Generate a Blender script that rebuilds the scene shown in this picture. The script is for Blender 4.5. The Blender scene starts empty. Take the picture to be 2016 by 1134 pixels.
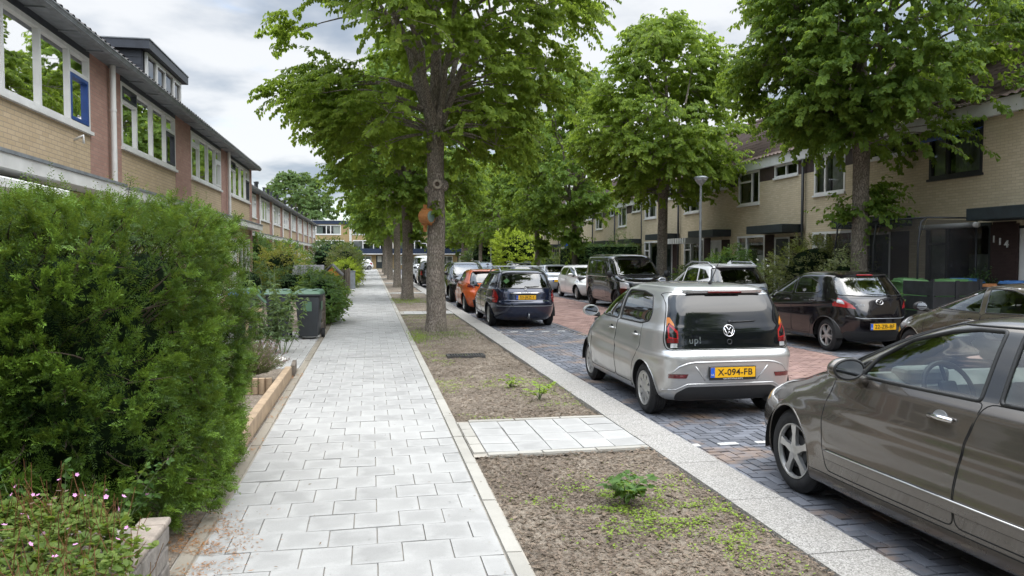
import bpy, bmesh, math, random
import numpy as np
from mathutils import Vector, Matrix
from mathutils.bvhtree import BVHTree
from mathutils.interpolate import poly_3d_calc

R = math.radians
PI = math.pi
scene = bpy.context.scene
COL = scene.collection
rng = np.random.default_rng(7)
random.seed(7)

# ------------------------------------------------------------------ tagging
def tag(o, label=None, cat=None, group=None, kind=None):
    if label: o['label'] = label
    if cat: o['category'] = cat
    if group: o['group'] = group
    if kind: o['kind'] = kind
    return o

def thing(name, label, cat, loc=(0, 0, 0), rz=0.0, group=None):
    o = bpy.data.objects.new(name, None)
    o.empty_display_size = 0.2
    COL.objects.link(o)
    o.location = loc
    o.rotation_euler = (0, 0, rz)
    return tag(o, label, cat, group)

def copy_tree(o, parent=None):
    c = o.copy()
    COL.objects.link(c)
    if parent is not None:
        c.parent = parent
    for ch in list(o.children):
        copy_tree(ch, c)
    return c

def link(name, me, parent=None):
    o = bpy.data.objects.new(name, me)
    COL.objects.link(o)
    if parent is not None:
        o.parent = parent
    return o

# ------------------------------------------------------------------ meshes
def npmesh(name, V, Q=None, T=None, mats=None, parent=None, tone=None, smooth=False, mi=None):
    V = np.asarray(V, dtype=np.float32).reshape(-1, 3)
    me = bpy.data.meshes.new(name)
    me.vertices.add(len(V))
    me.vertices.foreach_set('co', V.ravel())
    idx = []; starts = []; pos = 0
    if Q is not None and len(Q):
        Q = np.asarray(Q, dtype=np.int32).reshape(-1, 4)
        idx.append(Q.ravel()); starts.append(pos + 4 * np.arange(len(Q), dtype=np.int32)); pos += 4 * len(Q)
    if T is not None and len(T):
        T = np.asarray(T, dtype=np.int32).reshape(-1, 3)
        idx.append(T.ravel()); starts.append(pos + 3 * np.arange(len(T), dtype=np.int32)); pos += 3 * len(T)
    idx = np.concatenate(idx).astype(np.int32); starts = np.concatenate(starts).astype(np.int32)
    me.loops.add(len(idx))
    me.loops.foreach_set('vertex_index', idx)
    me.polygons.add(len(starts))
    me.polygons.foreach_set('loop_start', starts)
    if mi is not None:
        me.polygons.foreach_set('material_index', np.asarray(mi, dtype=np.int32))
    me.polygons.foreach_set('use_smooth', np.full(len(starts), bool(smooth)))
    me.update(calc_edges=True)
    if tone is not None:
        a = me.attributes.new('tone', 'FLOAT', 'FACE')
        a.data.foreach_set('value', np.asarray(tone, dtype=np.float32))
    if mats is not None:
        for m in (mats if isinstance(mats, (list, tuple)) else [mats]):
            me.materials.append(m)
    return link(name, me, parent)

class MB:
    """collects shapes into one mesh"""
    def __init__(self):
        self.bm = bmesh.new()
    def box(self, x0, x1, y0, y1, z0, z1, bevel=0.0, seg=1):
        b = self.bm
        vs = [b.verts.new(p) for p in ((x0, y0, z0), (x1, y0, z0), (x1, y1, z0), (x0, y1, z0),
                                       (x0, y0, z1), (x1, y0, z1), (x1, y1, z1), (x0, y1, z1))]
        fs = [b.faces.new([vs[i] for i in q]) for q in ((0, 3, 2, 1), (4, 5, 6, 7), (0, 1, 5, 4), (1, 2, 6, 5), (2, 3, 7, 6), (3, 0, 4, 7))]
        if bevel > 0:
            es = list({e for f in fs for e in f.edges})
            bmesh.ops.bevel(b, geom=es, offset=bevel, segments=seg, affect='EDGES', profile=0.5, clamp_overlap=True)
        return self
    def obox(self, c, d, size, up=(0, 0, 1), bevel=0.0):
        """box of size (length along d, width, height) centred at c"""
        d = Vector(d).normalized(); up = Vector(up)
        s = d.cross(up)
        if s.length < 1e-5: s = d.cross(Vector((0, 1, 0)))
        s.normalize(); u = s.cross(d)
        c = Vector(c); l, w, h = size[0] / 2, size[1] / 2, size[2] / 2
        b = self.bm
        vs = [b.verts.new(c + d * (l * i) + s * (w * j) + u * (h * k)) for k in (-1, 1) for (i, j) in ((-1, -1), (1, -1), (1, 1), (-1, 1))]
        fs = [b.faces.new([vs[i] for i in q]) for q in ((0, 3, 2, 1), (4, 5, 6, 7), (0, 1, 5, 4), (1, 2, 6, 5), (2, 3, 7, 6), (3, 0, 4, 7))]
        if bevel > 0:
            es = list({e for f in fs for e in f.edges})
            bmesh.ops.bevel(b, geom=es, offset=bevel, segments=2, affect='EDGES', profile=0.5, clamp_overlap=True)
        return self
    def poly(self, pts):
        self.bm.faces.new([self.bm.verts.new(p) for p in pts])
        return self
    def prism(self, pts, vec, cap=True):
        b = self.bm; v = Vector(vec)
        A = [b.verts.new(p) for p in pts]; B = [b.verts.new(Vector(p) + v) for p in pts]
        n = len(A)
        for i in range(n):
            b.faces.new((A[i], A[(i + 1) % n], B[(i + 1) % n], B[i]))
        if cap:
            b.faces.new(A[::-1]); b.faces.new(B)
        return self
    def tube(self, pts, rad, n=8, cap=True):
        b = self.bm
        pts = [Vector(p) for p in pts]
        if not isinstance(rad, (list, tuple)): rad = [rad] * len(pts)
        rings = []; prev = None
        for i, p in enumerate(pts):
            t = (pts[min(i + 1, len(pts) - 1)] - pts[max(i - 1, 0)])
            if t.length < 1e-9: t = Vector((0, 0, 1))
            t.normalize()
            if prev is None:
                a = t.orthogonal().normalized()
            else:
                a = prev - t * prev.dot(t)
                a = a.normalized() if a.length > 1e-6 else t.orthogonal().normalized()
            prev = a; c = t.cross(a)
            rings.append([b.verts.new(p + (a * math.cos(2 * PI * k / n) + c * math.sin(2 * PI * k / n)) * rad[i]) for k in range(n)])
        for i in range(len(rings) - 1):
            for k in range(n):
                b.faces.new((rings[i][k], rings[i][(k + 1) % n], rings[i + 1][(k + 1) % n], rings[i + 1][k]))
        if cap:
            b.faces.new(rings[0][::-1]); b.faces.new(rings[-1])
        return self
    def lathe(self, prof, n=24, axis='z', c=(0, 0, 0), close=False, cap=True):
        """prof: list of (radius, height along axis)"""
        b = self.bm; rings = []
        for (r, h) in prof:
            ring = []
            for k in range(n):
                a = 2 * PI * k / n
                u, v = r * math.cos(a), r * math.sin(a)
                p = (u, v, h) if axis == 'z' else ((h, u, v) if axis == 'x' else (v, h, u))
                ring.append(b.verts.new((p[0] + c[0], p[1] + c[1], p[2] + c[2])))
            rings.append(ring)
        m = len(rings)
        for i in range(m if close else m - 1):
            A, B = rings[i], rings[(i + 1) % m]
            for k in range(n):
                b.faces.new((A[k], A[(k + 1) % n], B[(k + 1) % n], B[k]))
        if not close and cap:
            if prof[0][0] > 1e-4: b.faces.new(rings[0][::-1])
            if prof[-1][0] > 1e-4: b.faces.new(rings[-1])
        return self
    def ellipsoid(self, c, r, u=16, v=10):
        mat = Matrix.Translation(c) @ Matrix.Diagonal((r[0], r[1], r[2], 1))
        bmesh.ops.create_uvsphere(self.bm, u_segments=u, v_segments=v, radius=1.0, matrix=mat)
        return self
    def xform(self, M):
        bmesh.ops.transform(self.bm, matrix=M, verts=self.bm.verts)
        return self
    def build(self, name, mat, parent=None, smooth=False, angle=None):
        bm = self.bm
        bmesh.ops.remove_doubles(bm, verts=bm.verts, dist=1e-6)
        bmesh.ops.recalc_face_normals(bm, faces=bm.faces)
        me = bpy.data.meshes.new(name)
        if smooth and angle:
            for e in bm.edges:
                if len(e.link_faces) == 2 and e.calc_face_angle(0) > R(angle): e.smooth = False
        bm.to_mesh(me); bm.free()
        if smooth:
            me.polygons.foreach_set('use_smooth', np.ones(len(me.polygons), bool))
        for m in (mat if isinstance(mat, (list, tuple)) else [mat]):
            me.materials.append(m)
        return link(name, me, parent)

FONT_CACHE = {}
def text_mesh(name, s, size, mat, parent, M, ext=0.002, bold=0.0, spacing=1.0):
    """lettering lying in local XY, upright along +Y, placed with matrix M"""
    cu = bpy.data.curves.new(name, 'FONT')
    cu.body = s; cu.size = size; cu.extrude = ext; cu.offset = bold
    cu.align_x = 'CENTER'; cu.align_y = 'CENTER'; cu.space_character = spacing
    o = bpy.data.objects.new(name, cu)
    COL.objects.link(o)
    dg = bpy.context.evaluated_depsgraph_get()
    me = bpy.data.meshes.new_from_object(o.evaluated_get(dg))
    bpy.data.objects.remove(o); bpy.data.curves.remove(cu)
    me.transform(M)
    me.materials.clear(); me.materials.append(mat)
    me.name = name
    return link(name, me, parent)

# ------------------------------------------------------------------ noise in numpy
def vnoise(P, seed=0):
    P = np.asarray(P, float)
    I = np.floor(P).astype(np.int64); F = P - I; F = F * F * (3 - 2 * F)
    def h(ix, iy, iz):
        n = (ix * 374761393 + iy * 668265263 + iz * 2147483647 + seed * 144665) & 0x7fffffff
        n = ((n ^ (n >> 13)) * 1274126177) & 0x7fffffff
        n = (n ^ (n >> 16)) & 0xffff
        return n / 65535.0
    out = 0
    for dx in (0, 1):
        for dy in (0, 1):
            for dz in (0, 1):
                w = (F[:, 0] if dx else 1 - F[:, 0]) * (F[:, 1] if dy else 1 - F[:, 1]) * (F[:, 2] if dz else 1 - F[:, 2])
                out = out + w * h(I[:, 0] + dx, I[:, 1] + dy, I[:, 2] + dz)
    return out

def fbm(P, seed=0, oct=4):
    s = 0; a = 0.5
    P = np.asarray(P, float)
    for o in range(oct):
        s = s + a * vnoise(P * 2 ** o, seed + o); a *= 0.5
    return s

# ------------------------------------------------------------------ materials
def srgb(r, g, b):
    f = lambda c: ((c / 255.0) / 12.92 if c / 255.0 <= 0.04045 else ((c / 255.0 + 0.055) / 1.055) ** 2.4)
    return (f(r), f(g), f(b))

class NT:
    def __init__(self, m):
        m.use_nodes = True
        self.t = m.node_tree
        self.t.nodes.clear()
    def n(self, typ, _in=None, **kw):
        nd = self.t.nodes.new(typ)
        for k, v in kw.items(): setattr(nd, k, v)
        if _in:
            for k, v in _in.items():
                s = nd.inputs[k]
                if isinstance(v, bpy.types.NodeSocket): self.t.links.new(v, s)
                else:
                    if hasattr(s.default_value, '__len__') and not isinstance(v, (int, float)) and len(s.default_value) == 4 and len(v) == 3: v = (*v, 1)
                    s.default_value = v
        return nd
    def math(self, op, a, b=None, c=None):
        nd = self.t.nodes.new('ShaderNodeMath'); nd.operation = op
        for i, v in enumerate((a, b, c)):
            if v is None: continue
            if isinstance(v, bpy.types.NodeSocket): self.t.links.new(v, nd.inputs[i])
            else: nd.inputs[i].default_value = v
        return nd.outputs[0]
    def mix(self, f, a, b, blend='MIX'):
        nd = self.t.nodes.new('ShaderNodeMix'); nd.data_type = 'RGBA'; nd.blend_type = blend
        for i, v in ((0, f), (6, a), (7, b)):
            if isinstance(v, bpy.types.NodeSocket): self.t.links.new(v, nd.inputs[i])
            else: nd.inputs[i].default_value = v if i == 0 else ((*v, 1) if len(v) == 3 else v)
        return nd.outputs[2]
    def noise(self, vec, scale, detail=3, rough=0.55):
        nd = self.n('ShaderNodeTexNoise', {'Scale': scale, 'Detail': detail, 'Roughness': rough})
        if vec is not None: self.t.links.new(vec, nd.inputs['Vector'])
        return nd.outputs['Fac']
    def ramp(self, f, a=0.3, b=0.7):
        nd = self.n('ShaderNodeMapRange', {'Value': f, 'From Min': a, 'From Max': b})
        return nd.outputs[0]
    def obj(self):
        return self.n('ShaderNodeTexCoord').outputs['Object']
    def out(self, sh):
        o = self.n('ShaderNodeOutputMaterial'); self.t.links.new(sh, o.inputs['Surface'])
    def bsdf(self, **kw):
        names = {'col': 'Base Color', 'rough': 'Roughness', 'metal': 'Metallic', 'normal': 'Normal', 'coat': 'Coat Weight',
                 'coatr': 'Coat Roughness', 'spec': 'Specular IOR Level', 'em': 'Emission Color', 'ems': 'Emission Strength', 'alpha': 'Alpha'}
        return self.n('ShaderNodeBsdfPrincipled', {names[k]: v for k, v in kw.items()}).outputs[0]
    def bump(self, h, strength=0.3, dist=0.01):
        return self.n('ShaderNodeBump', {'Height': h, 'Strength': strength, 'Distance': dist}).outputs[0]

def M(name):
    return bpy.data.materials.new(name)

def mat_plain(name, col, rough=0.6, metal=0.0, var=0.15, scale=6.0, bump=0.0, bscale=60.0, coat=0.0, spec=0.5, col2=None):
    m = M(name); t = NT(m); v = t.obj()
    f = t.noise(v, scale, 4)
    dark = col2 if col2 else tuple(c * (1 - 2 * var) for c in col)
    lite = tuple(min(1, c * (1 + var)) for c in col)
    c = t.mix(t.ramp(f, 0.3, 0.7), dark, lite)
    kw = dict(col=c, rough=rough, metal=metal, coat=coat, spec=spec)
    if bump > 0:
        kw['normal'] = t.bump(t.noise(v, bscale, 4), bump, 0.01)
    t.out(t.bsdf(**kw))
    return m

def mat_paint(name, col, metal=0.5, rough=0.32, coat=1.0, dirt=0.10):
    m = M(name); t = NT(m); v = t.obj()
    z = t.n('ShaderNodeSeparateXYZ', {0: v}).outputs[2]
    low = t.ramp(z, 0.55, 0.15)
    f = t.math('MULTIPLY', low, t.ramp(t.noise(v, 5, 5), 0.35, 0.7))
    f2 = t.math('ADD', t.math('MULTIPLY', f, dirt * 3), t.math('MULTIPLY', t.ramp(t.noise(v, 2.5, 5), 0.45, 0.8), dirt * .6))
    c = t.mix(f2, col, tuple(.5 * x + .5 * y for x, y in zip((0.21, 0.19, 0.165), col)))
    fl = t.noise(v, 900, 1)
    c = t.mix(t.math('MULTIPLY', t.ramp(fl, .5, .8), .35), c, tuple(min(1, x * 1.7) for x in col))
    r = t.math('ADD', t.math('MULTIPLY', f2, 0.5), rough)
    nrm = t.bump(t.noise(v, 1.7, 2), 0.02, 0.05)
    t.out(t.bsdf(col=c, rough=r, metal=metal, coat=coat, coatr=0.04, normal=nrm))
    return m

def mat_glass(name, tint=(0.5, 0.56, 0.55), base=0.04, mul=1.0):
    """thin glazing: see-through tint under a clear reflection"""
    m = M(name); t = NT(m)
    tr = t.n('ShaderNodeBsdfTransparent', {'Color': tint}).outputs[0]
    v = t.obj()
    nrm = t.bump(t.noise(v, 1.3, 2), 0.02, 0.05)
    gl = t.n('ShaderNodeBsdfGlossy', {'Color': (1, 1, 1), 'Roughness': 0.015, 'Normal': nrm}).outputs[0]
    fr = t.n('ShaderNodeFresnel', {'IOR': 1.55}).outputs[0]
    f = t.math('MINIMUM', t.math('ADD', t.math('MULTIPLY', fr, 1.6 * mul), base), 1.0)
    mx = t.n('ShaderNodeMixShader', {0: f, 1: tr, 2: gl}).outputs[0]
    t.out(mx)
    return m

def mat_brick(name, c1, c2, mortar, stain=0.25, bw=0.21, bh=0.066, ms=0.012):
    m = M(name); t = NT(m); v = t.obj()
    s = t.n('ShaderNodeSeparateXYZ', {0: v})
    u = t.math('ADD', s.outputs[0], s.outputs[1])
    w = t.n('ShaderNodeCombineXYZ', {0: u, 1: s.outputs[2], 2: 0.0}).outputs[0]
    b = t.n('ShaderNodeTexBrick', {'Vector': w, 'Color1': c1, 'Color2': c2, 'Mortar': mortar, 'Scale': 1.0, 'Mortar Size': ms / 2,
                                   'Mortar Smooth': 0.2, 'Bias': 0.0, 'Brick Width': bw, 'Row Height': bh})
    n1 = t.ramp(t.noise(v, 0.6, 5), 0.35, 0.75)
    c = t.mix(t.math('MULTIPLY', n1, stain), b.outputs['Color'], tuple(x * 0.5 for x in c2))
    n2 = t.noise(w, 35, 3)
    c = t.mix(t.math('MULTIPLY', t.ramp(n2, .4, .75), .3), c, tuple(x * .55 for x in c1))
    h = t.math('SUBTRACT', t.math('MULTIPLY', n2, 0.3), b.outputs['Fac'])
    t.out(t.bsdf(col=c, rough=0.9, spec=0.25, normal=t.bump(h, 0.5, 0.008)))
    return m

def attr_tone(t, name='tone'):
    return t.n('ShaderNodeAttribute', attribute_name=name).outputs['Fac']

def mat_leaf(name, dark, lite, trans=0.45, rough=0.5, yellow=None, nscale=0.55):
    """foliage: each leaf its own shade, light passes through it"""
    m = M(name); t = NT(m)
    tone = attr_tone(t)
    n = t.ramp(t.noise(t.obj(), nscale, 2), 0.35, 0.65)
    f = t.math('ADD', t.math('MULTIPLY', tone, 0.65), t.math('MULTIPLY', n, 0.35))
    c = t.mix(f, dark, lite)
    if yellow:
        c = t.mix(t.ramp(tone, 0.9, 1.0), c, yellow)
    p = t.bsdf(col=c, rough=rough, spec=0.18)
    tc = t.mix(0.65, c, (0.38, 0.50, 0.055), 'MIX')
    tl = t.n('ShaderNodeBsdfTranslucent', {'Color': tc}).outputs[0]
    t.out(t.n('ShaderNodeMixShader', {0: trans, 1: p, 2: tl}).outputs[0])
    return m

def mat_pave(name, base, var, edge=None, tile=False, speck=0.1, rough=0.85, stain=None):
    """stones carry a tone each"""
    m = M(name); t = NT(m); v = t.obj()
    tone = attr_tone(t)
    lo = tuple(c * (1 - var) for c in base); hi = tuple(min(1, c * (1 + var)) for c in base)
    c = t.mix(tone, lo, hi)
    n = t.noise(v, 3.2, 5, .6)
    c = t.mix(t.math('MULTIPLY', t.ramp(n, .42, .66), .32), c, tuple(min(1, x * 1.35) for x in base))
    n3 = t.noise(v, 0.7, 4)
    c = t.mix(t.math('MULTIPLY', t.ramp(n3, .42, .72), .45), c, tuple(x * .62 for x in base))
    if tile:
        lv = t.n('ShaderNodeSeparateXYZ', {0: t.n('ShaderNodeAttribute', attribute_name='loc').outputs['Vector']})
        rr = t.math('MAXIMUM', t.math('ABSOLUTE', lv.outputs[0]), t.math('ABSOLUTE', lv.outputs[1]))
        wob = t.math('MULTIPLY', t.math('SUBTRACT', t.noise(v, 7.5, 4, .6), .5), 1.5)
        c = t.mix(t.math('MULTIPLY', t.ramp(t.math('ADD', rr, wob), .55, 1.0), .30), c, tuple(min(1, x * 1.42) for x in base))
        c = t.mix(t.math('MULTIPLY', t.ramp(rr, .965, 1.0), .15), c, tuple(x * .6 for x in base))
        sp2 = t.noise(v, 16, 2)
        c = t.mix(t.math('MULTIPLY', t.ramp(sp2, .70, .76), .45), c, tuple(x * .45 for x in base))
    if stain:
        n4 = t.noise(v, 1.15, 5, .65)
        c = t.mix(t.math('MULTIPLY', t.ramp(n4, .52, .66), .75), c, stain)
    sp = t.noise(v, 130, 2)
    c = t.mix(t.math('MULTIPLY', t.ramp(sp, .45, .7), speck), c, tuple(x * .4 for x in base))
    t.out(t.bsdf(col=c, rough=rough, spec=.3, normal=t.bump(t.noise(v, 90, 3), .15, .004)))
    return m

MAT = {}
def setup_materials():
    g = MAT
    g['white'] = mat_plain('white_paint', (0.66, 0.66, 0.645), 0.45, var=0.06, scale=3)
    g['offwhite'] = mat_plain('weathered_white', (0.62, 0.62, 0.60), 0.6, var=0.1, scale=2)
    g['cream'] = mat_plain('cream_boarding', (0.60, 0.55, 0.45), 0.6, var=0.06)
    g['gutter'] = mat_plain('grey_zinc', (0.19, 0.205, 0.22), 0.55, var=0.15)
    g['anthracite'] = mat_plain('anthracite_boarding', (0.035, 0.04, 0.052), 0.5, var=0.12)
    g['dark'] = mat_plain('dark_trim', (0.018, 0.02, 0.022), 0.5, var=0.15)
    g['darkgreen'] = mat_plain('blackish_green_boarding', (0.02, 0.028, 0.032), 0.5, var=0.2)
    g['navy'] = mat_plain('navy_boarding', (0.012, 0.025, 0.06), 0.5, var=0.15)
    g['blue'] = mat_plain('blue_paint', (0.02, 0.065, 0.24), 0.4, var=0.1)
    g['brownpanel'] = mat_plain('brown_panel', (0.05, 0.032, 0.03), 0.6, var=0.2)
    g['ybrick'] = mat_brick('yellow_brick', (0.52, 0.405, 0.265), (0.45, 0.345, 0.215), (0.31, 0.26, 0.20), 0.18)
    g['pbrick'] = mat_brick('pink_brick', (0.41, 0.25, 0.20), (0.34, 0.20, 0.16), (0.30, 0.22, 0.185), 0.22)
    g['rbrick'] = mat_brick('pale_yellow_brick', (0.59, 0.505, 0.355), (0.50, 0.42, 0.285), (0.41, 0.355, 0.265), 0.24)
    g['dbrick'] = mat_brick('dark_red_brick', (0.06, 0.038, 0.034), (0.045, 0.028, 0.026), (0.05, 0.035, 0.03), 0.3)
    g['ebrick'] = mat_brick('sandy_brick', (0.42, 0.31, 0.16), (0.35, 0.25, 0.13), (0.30, 0.24, 0.15), 0.3)
    g['glass'] = mat_glass('window_glass', (0.74, 0.79, 0.77), 0.025, 0.6)
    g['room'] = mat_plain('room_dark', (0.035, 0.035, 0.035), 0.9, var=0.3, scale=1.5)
    g['curtain'] = mat_plain('curtain', (0.45, 0.45, 0.42), 0.9, var=0.1)
    g['curtain_grey'] = mat_plain('curtain_grey', (0.25, 0.27, 0.26), 0.9, var=0.15)
    g['wood_blind'] = mat_plain('wood_blind', (0.22, 0.10, 0.04), 0.7, var=0.2)
    # roof tiles
    m = M('brown_roof_tile'); t = NT(m); v = t.obj()
    c = t.mix(t.ramp(t.noise(v, 1.1, 5), .3, .7), (0.085, 0.058, 0.05), (0.155, 0.11, 0.095))
    c = t.mix(t.math('MULTIPLY', t.ramp(t.noise(v, 30, 3), .45, .7), .4), c, (0.05, 0.035, 0.03))
    t.out(t.bsdf(col=c, rough=.8, normal=t.bump(t.noise(v, 40, 3), .2, .01))); g['rtile'] = m
    m = M('grey_roof_tile'); t = NT(m); v = t.obj()
    c = t.mix(t.ramp(t.noise(v, 1.1, 5), .3, .7), (0.045, 0.038, 0.036), (0.10, 0.085, 0.08))
    t.out(t.bsdf(col=c, rough=.8, normal=t.bump(t.noise(v, 40, 3), .2, .01))); g['gtile'] = m
    # paving
    g['tile'] = mat_pave('concrete_tile', (0.300, 0.296, 0.284), 0.13, speck=.14, tile=True)
    g['tile2'] = mat_pave('new_concrete_tile', (0.300, 0.296, 0.284), 0.15, speck=.12, tile=True)
    g['band'] = mat_pave('concrete_edging', (0.33, 0.315, 0.28), 0.10, speck=.15)
    g['oldband'] = mat_pave('old_edging', (0.23, 0.205, 0.165), 0.12, speck=.2)
    g['bluebrick'] = mat_pave('blue_black_paver', (0.125, 0.132, 0.152), 0.38, speck=.2, rough=.7, stain=(0.30, 0.20, 0.13))
    g['redbrick'] = mat_pave('red_paver', (0.25, 0.163, 0.142), 0.22, speck=.2, stain=(0.29, 0.19, 0.155))
    g['line'] = mat_plain('white_marking', (0.55, 0.55, 0.53), 0.7, var=0.1, scale=20)
    m = M('washed_gravel_concrete'); t = NT(m); v = t.obj()
    vo = t.n('ShaderNodeTexVoronoi', {'Vector': v, 'Scale': 130.0})
    gr = t.n('ShaderNodeSeparateColor', {0: vo.outputs['Color']}).outputs[0]
    c = t.mix(gr, (0.14, 0.133, 0.122), (0.41, 0.395, 0.37))
    c = t.mix(t.math('MULTIPLY', t.ramp(t.noise(v, 1.3, 4), .4, .7), .25), c, (0.24, 0.22, 0.19))
    t.out(t.bsdf(col=c, rough=.9, normal=t.bump(vo.outputs['Distance'], .5, .006))); g['gravel'] = m
    m = M('dry_soil'); t = NT(m); v = t.obj()
    n1 = t.noise(v, 1.1, 6, .65); n2 = t.noise(v, 22, 5, .7); n3 = t.noise(v, 90, 3)
    c = t.mix(t.ramp(n1, .38, .62), (0.148, 0.122, 0.098), (0.285, 0.243, 0.195))
    c = t.mix(t.math('MULTIPLY', t.ramp(n2, .45, .62), .65), c, (0.07, 0.05, 0.036))
    c = t.mix(t.math('MULTIPLY', t.ramp(n3, .52, .68), .5), c, (0.34, 0.28, 0.21))
    h = t.math('ADD', n2, t.math('MULTIPLY', n3, .4))
    t.out(t.bsdf(col=c, rough=.95, spec=.2, normal=t.bump(h, .9, .03))); g['soil'] = m
    m = M('sand_joint'); t = NT(m); v = t.obj()
    c = t.mix(t.ramp(t.noise(v, 4, 5), .3, .7), (0.21, 0.195, 0.17), (0.36, 0.33, 0.28))
    t.out(t.bsdf(col=c, rough=.95)); g['sand'] = m
    # bark
    m = M('bark'); t = NT(m); v = t.obj()
    mp = t.n('ShaderNodeMapping', {'Vector': v, 'Scale': (1, 1, 0.33)}).outputs[0]
    wv = t.n('ShaderNodeVectorMath', {0: mp, 1: t.n('ShaderNodeVectorMath', {0: t.n('ShaderNodeTexNoise', {'Vector': mp, 'Scale': 9.0, 'Detail': 4.0}).outputs['Color'], 1: (.16, .16, .16)}, operation='MULTIPLY').outputs[0]}, operation='ADD').outputs[0]
    vo = t.n('ShaderNodeTexVoronoi', {'Vector': wv, 'Scale': 27.0}, feature='DISTANCE_TO_EDGE').outputs['Distance']
    n = t.noise(mp, 38, 6, .75)
    h = t.math('ADD', t.math('MULTIPLY', t.ramp(vo, 0, .18), .6), n)
    c = t.mix(t.ramp(h, .35, 1.15), (0.10, 0.083, 0.067), (0.36, 0.31, 0.26))
    c = t.mix(t.math('MULTIPLY', t.ramp(t.noise(v, 2.2, 4), .45, .7), .4), c, (0.12, 0.12, 0.07))
    t.out(t.bsdf(col=c, rough=.95, spec=.2, normal=t.bump(h, 1.0, .035))); g['bark'] = m
    g['knot'] = mat_plain('callus_wood', (0.30, 0.26, 0.21), .9, var=.2, scale=20, bump=.4)
    # foliage
    g['linden'] = mat_leaf('linden_leaf', (0.075, 0.135, 0.025), (0.27, 0.365, 0.06), .60, yellow=(0.30, 0.35, 0.07))
    g['linden_dark'] = mat_leaf('linden_leaf_dark', (0.055, 0.112, 0.026), (0.185, 0.28, 0.05), .55, yellow=(0.13, 0.2, 0.04))
    g['far_leaf'] = mat_leaf('far_leaf', (0.045, 0.09, 0.03), (0.125, 0.19, 0.06), .35)
    g['yew'] = mat_leaf('yew_needle', (0.007, 0.026, 0.008), (0.18, 0.31, 0.04), .22, yellow=(0.16, 0.12, 0.045), rough=.4, nscale=1.6)
    g['yellowleaf'] = mat_leaf('yellow_green_leaf', (0.20, 0.28, 0.025), (0.45, 0.52, 0.05), .45)
    g['shrub'] = mat_leaf('shrub_leaf', (0.03, 0.08, 0.025), (0.11, 0.20, 0.05), .35)
    g['shrub_dark'] = mat_leaf('dark_shrub_leaf', (0.018, 0.05, 0.022), (0.06, 0.12, 0.045), .3)
    g['olive'] = mat_leaf('olive_leaf', (0.07, 0.075, 0.03), (0.20, 0.20, 0.085), .35)
    g['varieg'] = mat_leaf('pale_leaf', (0.12, 0.17, 0.06), (0.42, 0.42, 0.24), .3)
    g['orangeleaf'] = mat_leaf('orange_yellow_leaf', (0.14, 0.15, 0.025), (0.34, 0.28, 0.05), .35)
    g['grey_leaf'] = mat_leaf('grey_green_leaf', (0.07, 0.12, 0.06), (0.19, 0.26, 0.14), .35)
    g['lav'] = mat_leaf('lavender_leaf', (0.10, 0.11, 0.07), (0.20, 0.19, 0.12), .3)
    g['lavflower'] = mat_leaf('lavender_flower', (0.14, 0.085, 0.10), (0.26, 0.16, 0.19), .25)
    g['geran'] = mat_leaf('cranesbill_leaf', (0.055, 0.11, 0.02), (0.19, 0.24, 0.06), .35)
    g['pink'] = mat_leaf('pink_petal', (0.62, 0.22, 0.52), (0.85, 0.42, 0.75), .3)
    g['redstem'] = mat_leaf('reddish_stem', (0.14, 0.05, 0.03), (0.24, 0.13, 0.06), .2)
    g['weed'] = mat_leaf('weed_leaf', (0.13, 0.22, 0.03), (0.30, 0.40, 0.06), .35)
    g['needle_litter'] = mat_leaf('brown_needle', (0.20, 0.075, 0.025), (0.36, 0.17, 0.06), .1)
    g['litter'] = mat_leaf('wood_chip', (0.05, 0.035, 0.025), (0.26, 0.20, 0.15), .05)
    g['stem'] = mat_plain('green_stem', (0.12, 0.16, 0.07), .7)
    g['twig'] = mat_plain('twig', (0.07, 0.05, 0.035), .9)
    g['core'] = mat_plain('shaded_foliage', (0.010, 0.020, 0.008), 1.0, var=.4, scale=9, bump=.9, bscale=30, spec=.05)  # near-black filler: the shade deep among leaves is put into its colour
    g['white_flower'] = mat_plain('white_petal', (0.8, 0.8, 0.76), .6, var=.05)
    # timber and bits
    g['oldwood'] = mat_plain('weathered_board', (0.13, 0.105, 0.082), .85, var=.25, scale=5, bump=.4)
    g['blackwood'] = mat_plain('black_board', (0.022, 0.023, 0.026), .6, var=.25, scale=5, bump=.3)
    g['orangewood'] = mat_plain('new_timber', (0.35, 0.255, 0.165), .75, var=.15, scale=7, bump=.3)
    g['cedar'] = mat_plain('cedar_slat', (0.38, 0.155, 0.045), .6, var=.15, scale=12)
    g['sage'] = mat_plain('sage_paint', (0.13, 0.19, 0.17), .6, var=.08)
    g['stone'] = mat_plain('grey_block', (0.24, 0.215, 0.19), .9, var=.22, scale=9, bump=.8, bscale=25)
    g['pinkstone'] = mat_plain('pinkish_cap', (0.29, 0.245, 0.205), .9, var=.2, scale=9, bump=.7, bscale=25)
    g['pebble'] = mat_plain('white_pebble', (0.6, 0.58, 0.54), .8, var=.1)
    g['binblack'] = mat_plain('dark_bin_plastic', (0.028, 0.032, 0.036), .45, var=.12, scale=3)
    g['bingreen'] = mat_plain('bin_green_plastic', (0.06, 0.15, 0.045), .5, var=.1, scale=3)
    g['lidgreen'] = mat_plain('lid_dull_green', (0.09, 0.17, 0.11), .45, var=.12, scale=3)
    g['binblue'] = mat_plain('lid_blue_plastic', (0.04, 0.12, 0.29), .5, var=.1, scale=3)
    g['binorange'] = mat_plain('lid_orange_plastic', (0.38, 0.16, 0.06), .5, var=.1, scale=3)
    g['steel'] = mat_plain('grey_steel', (0.32, 0.34, 0.36), .45, metal=.6, var=.1)
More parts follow.
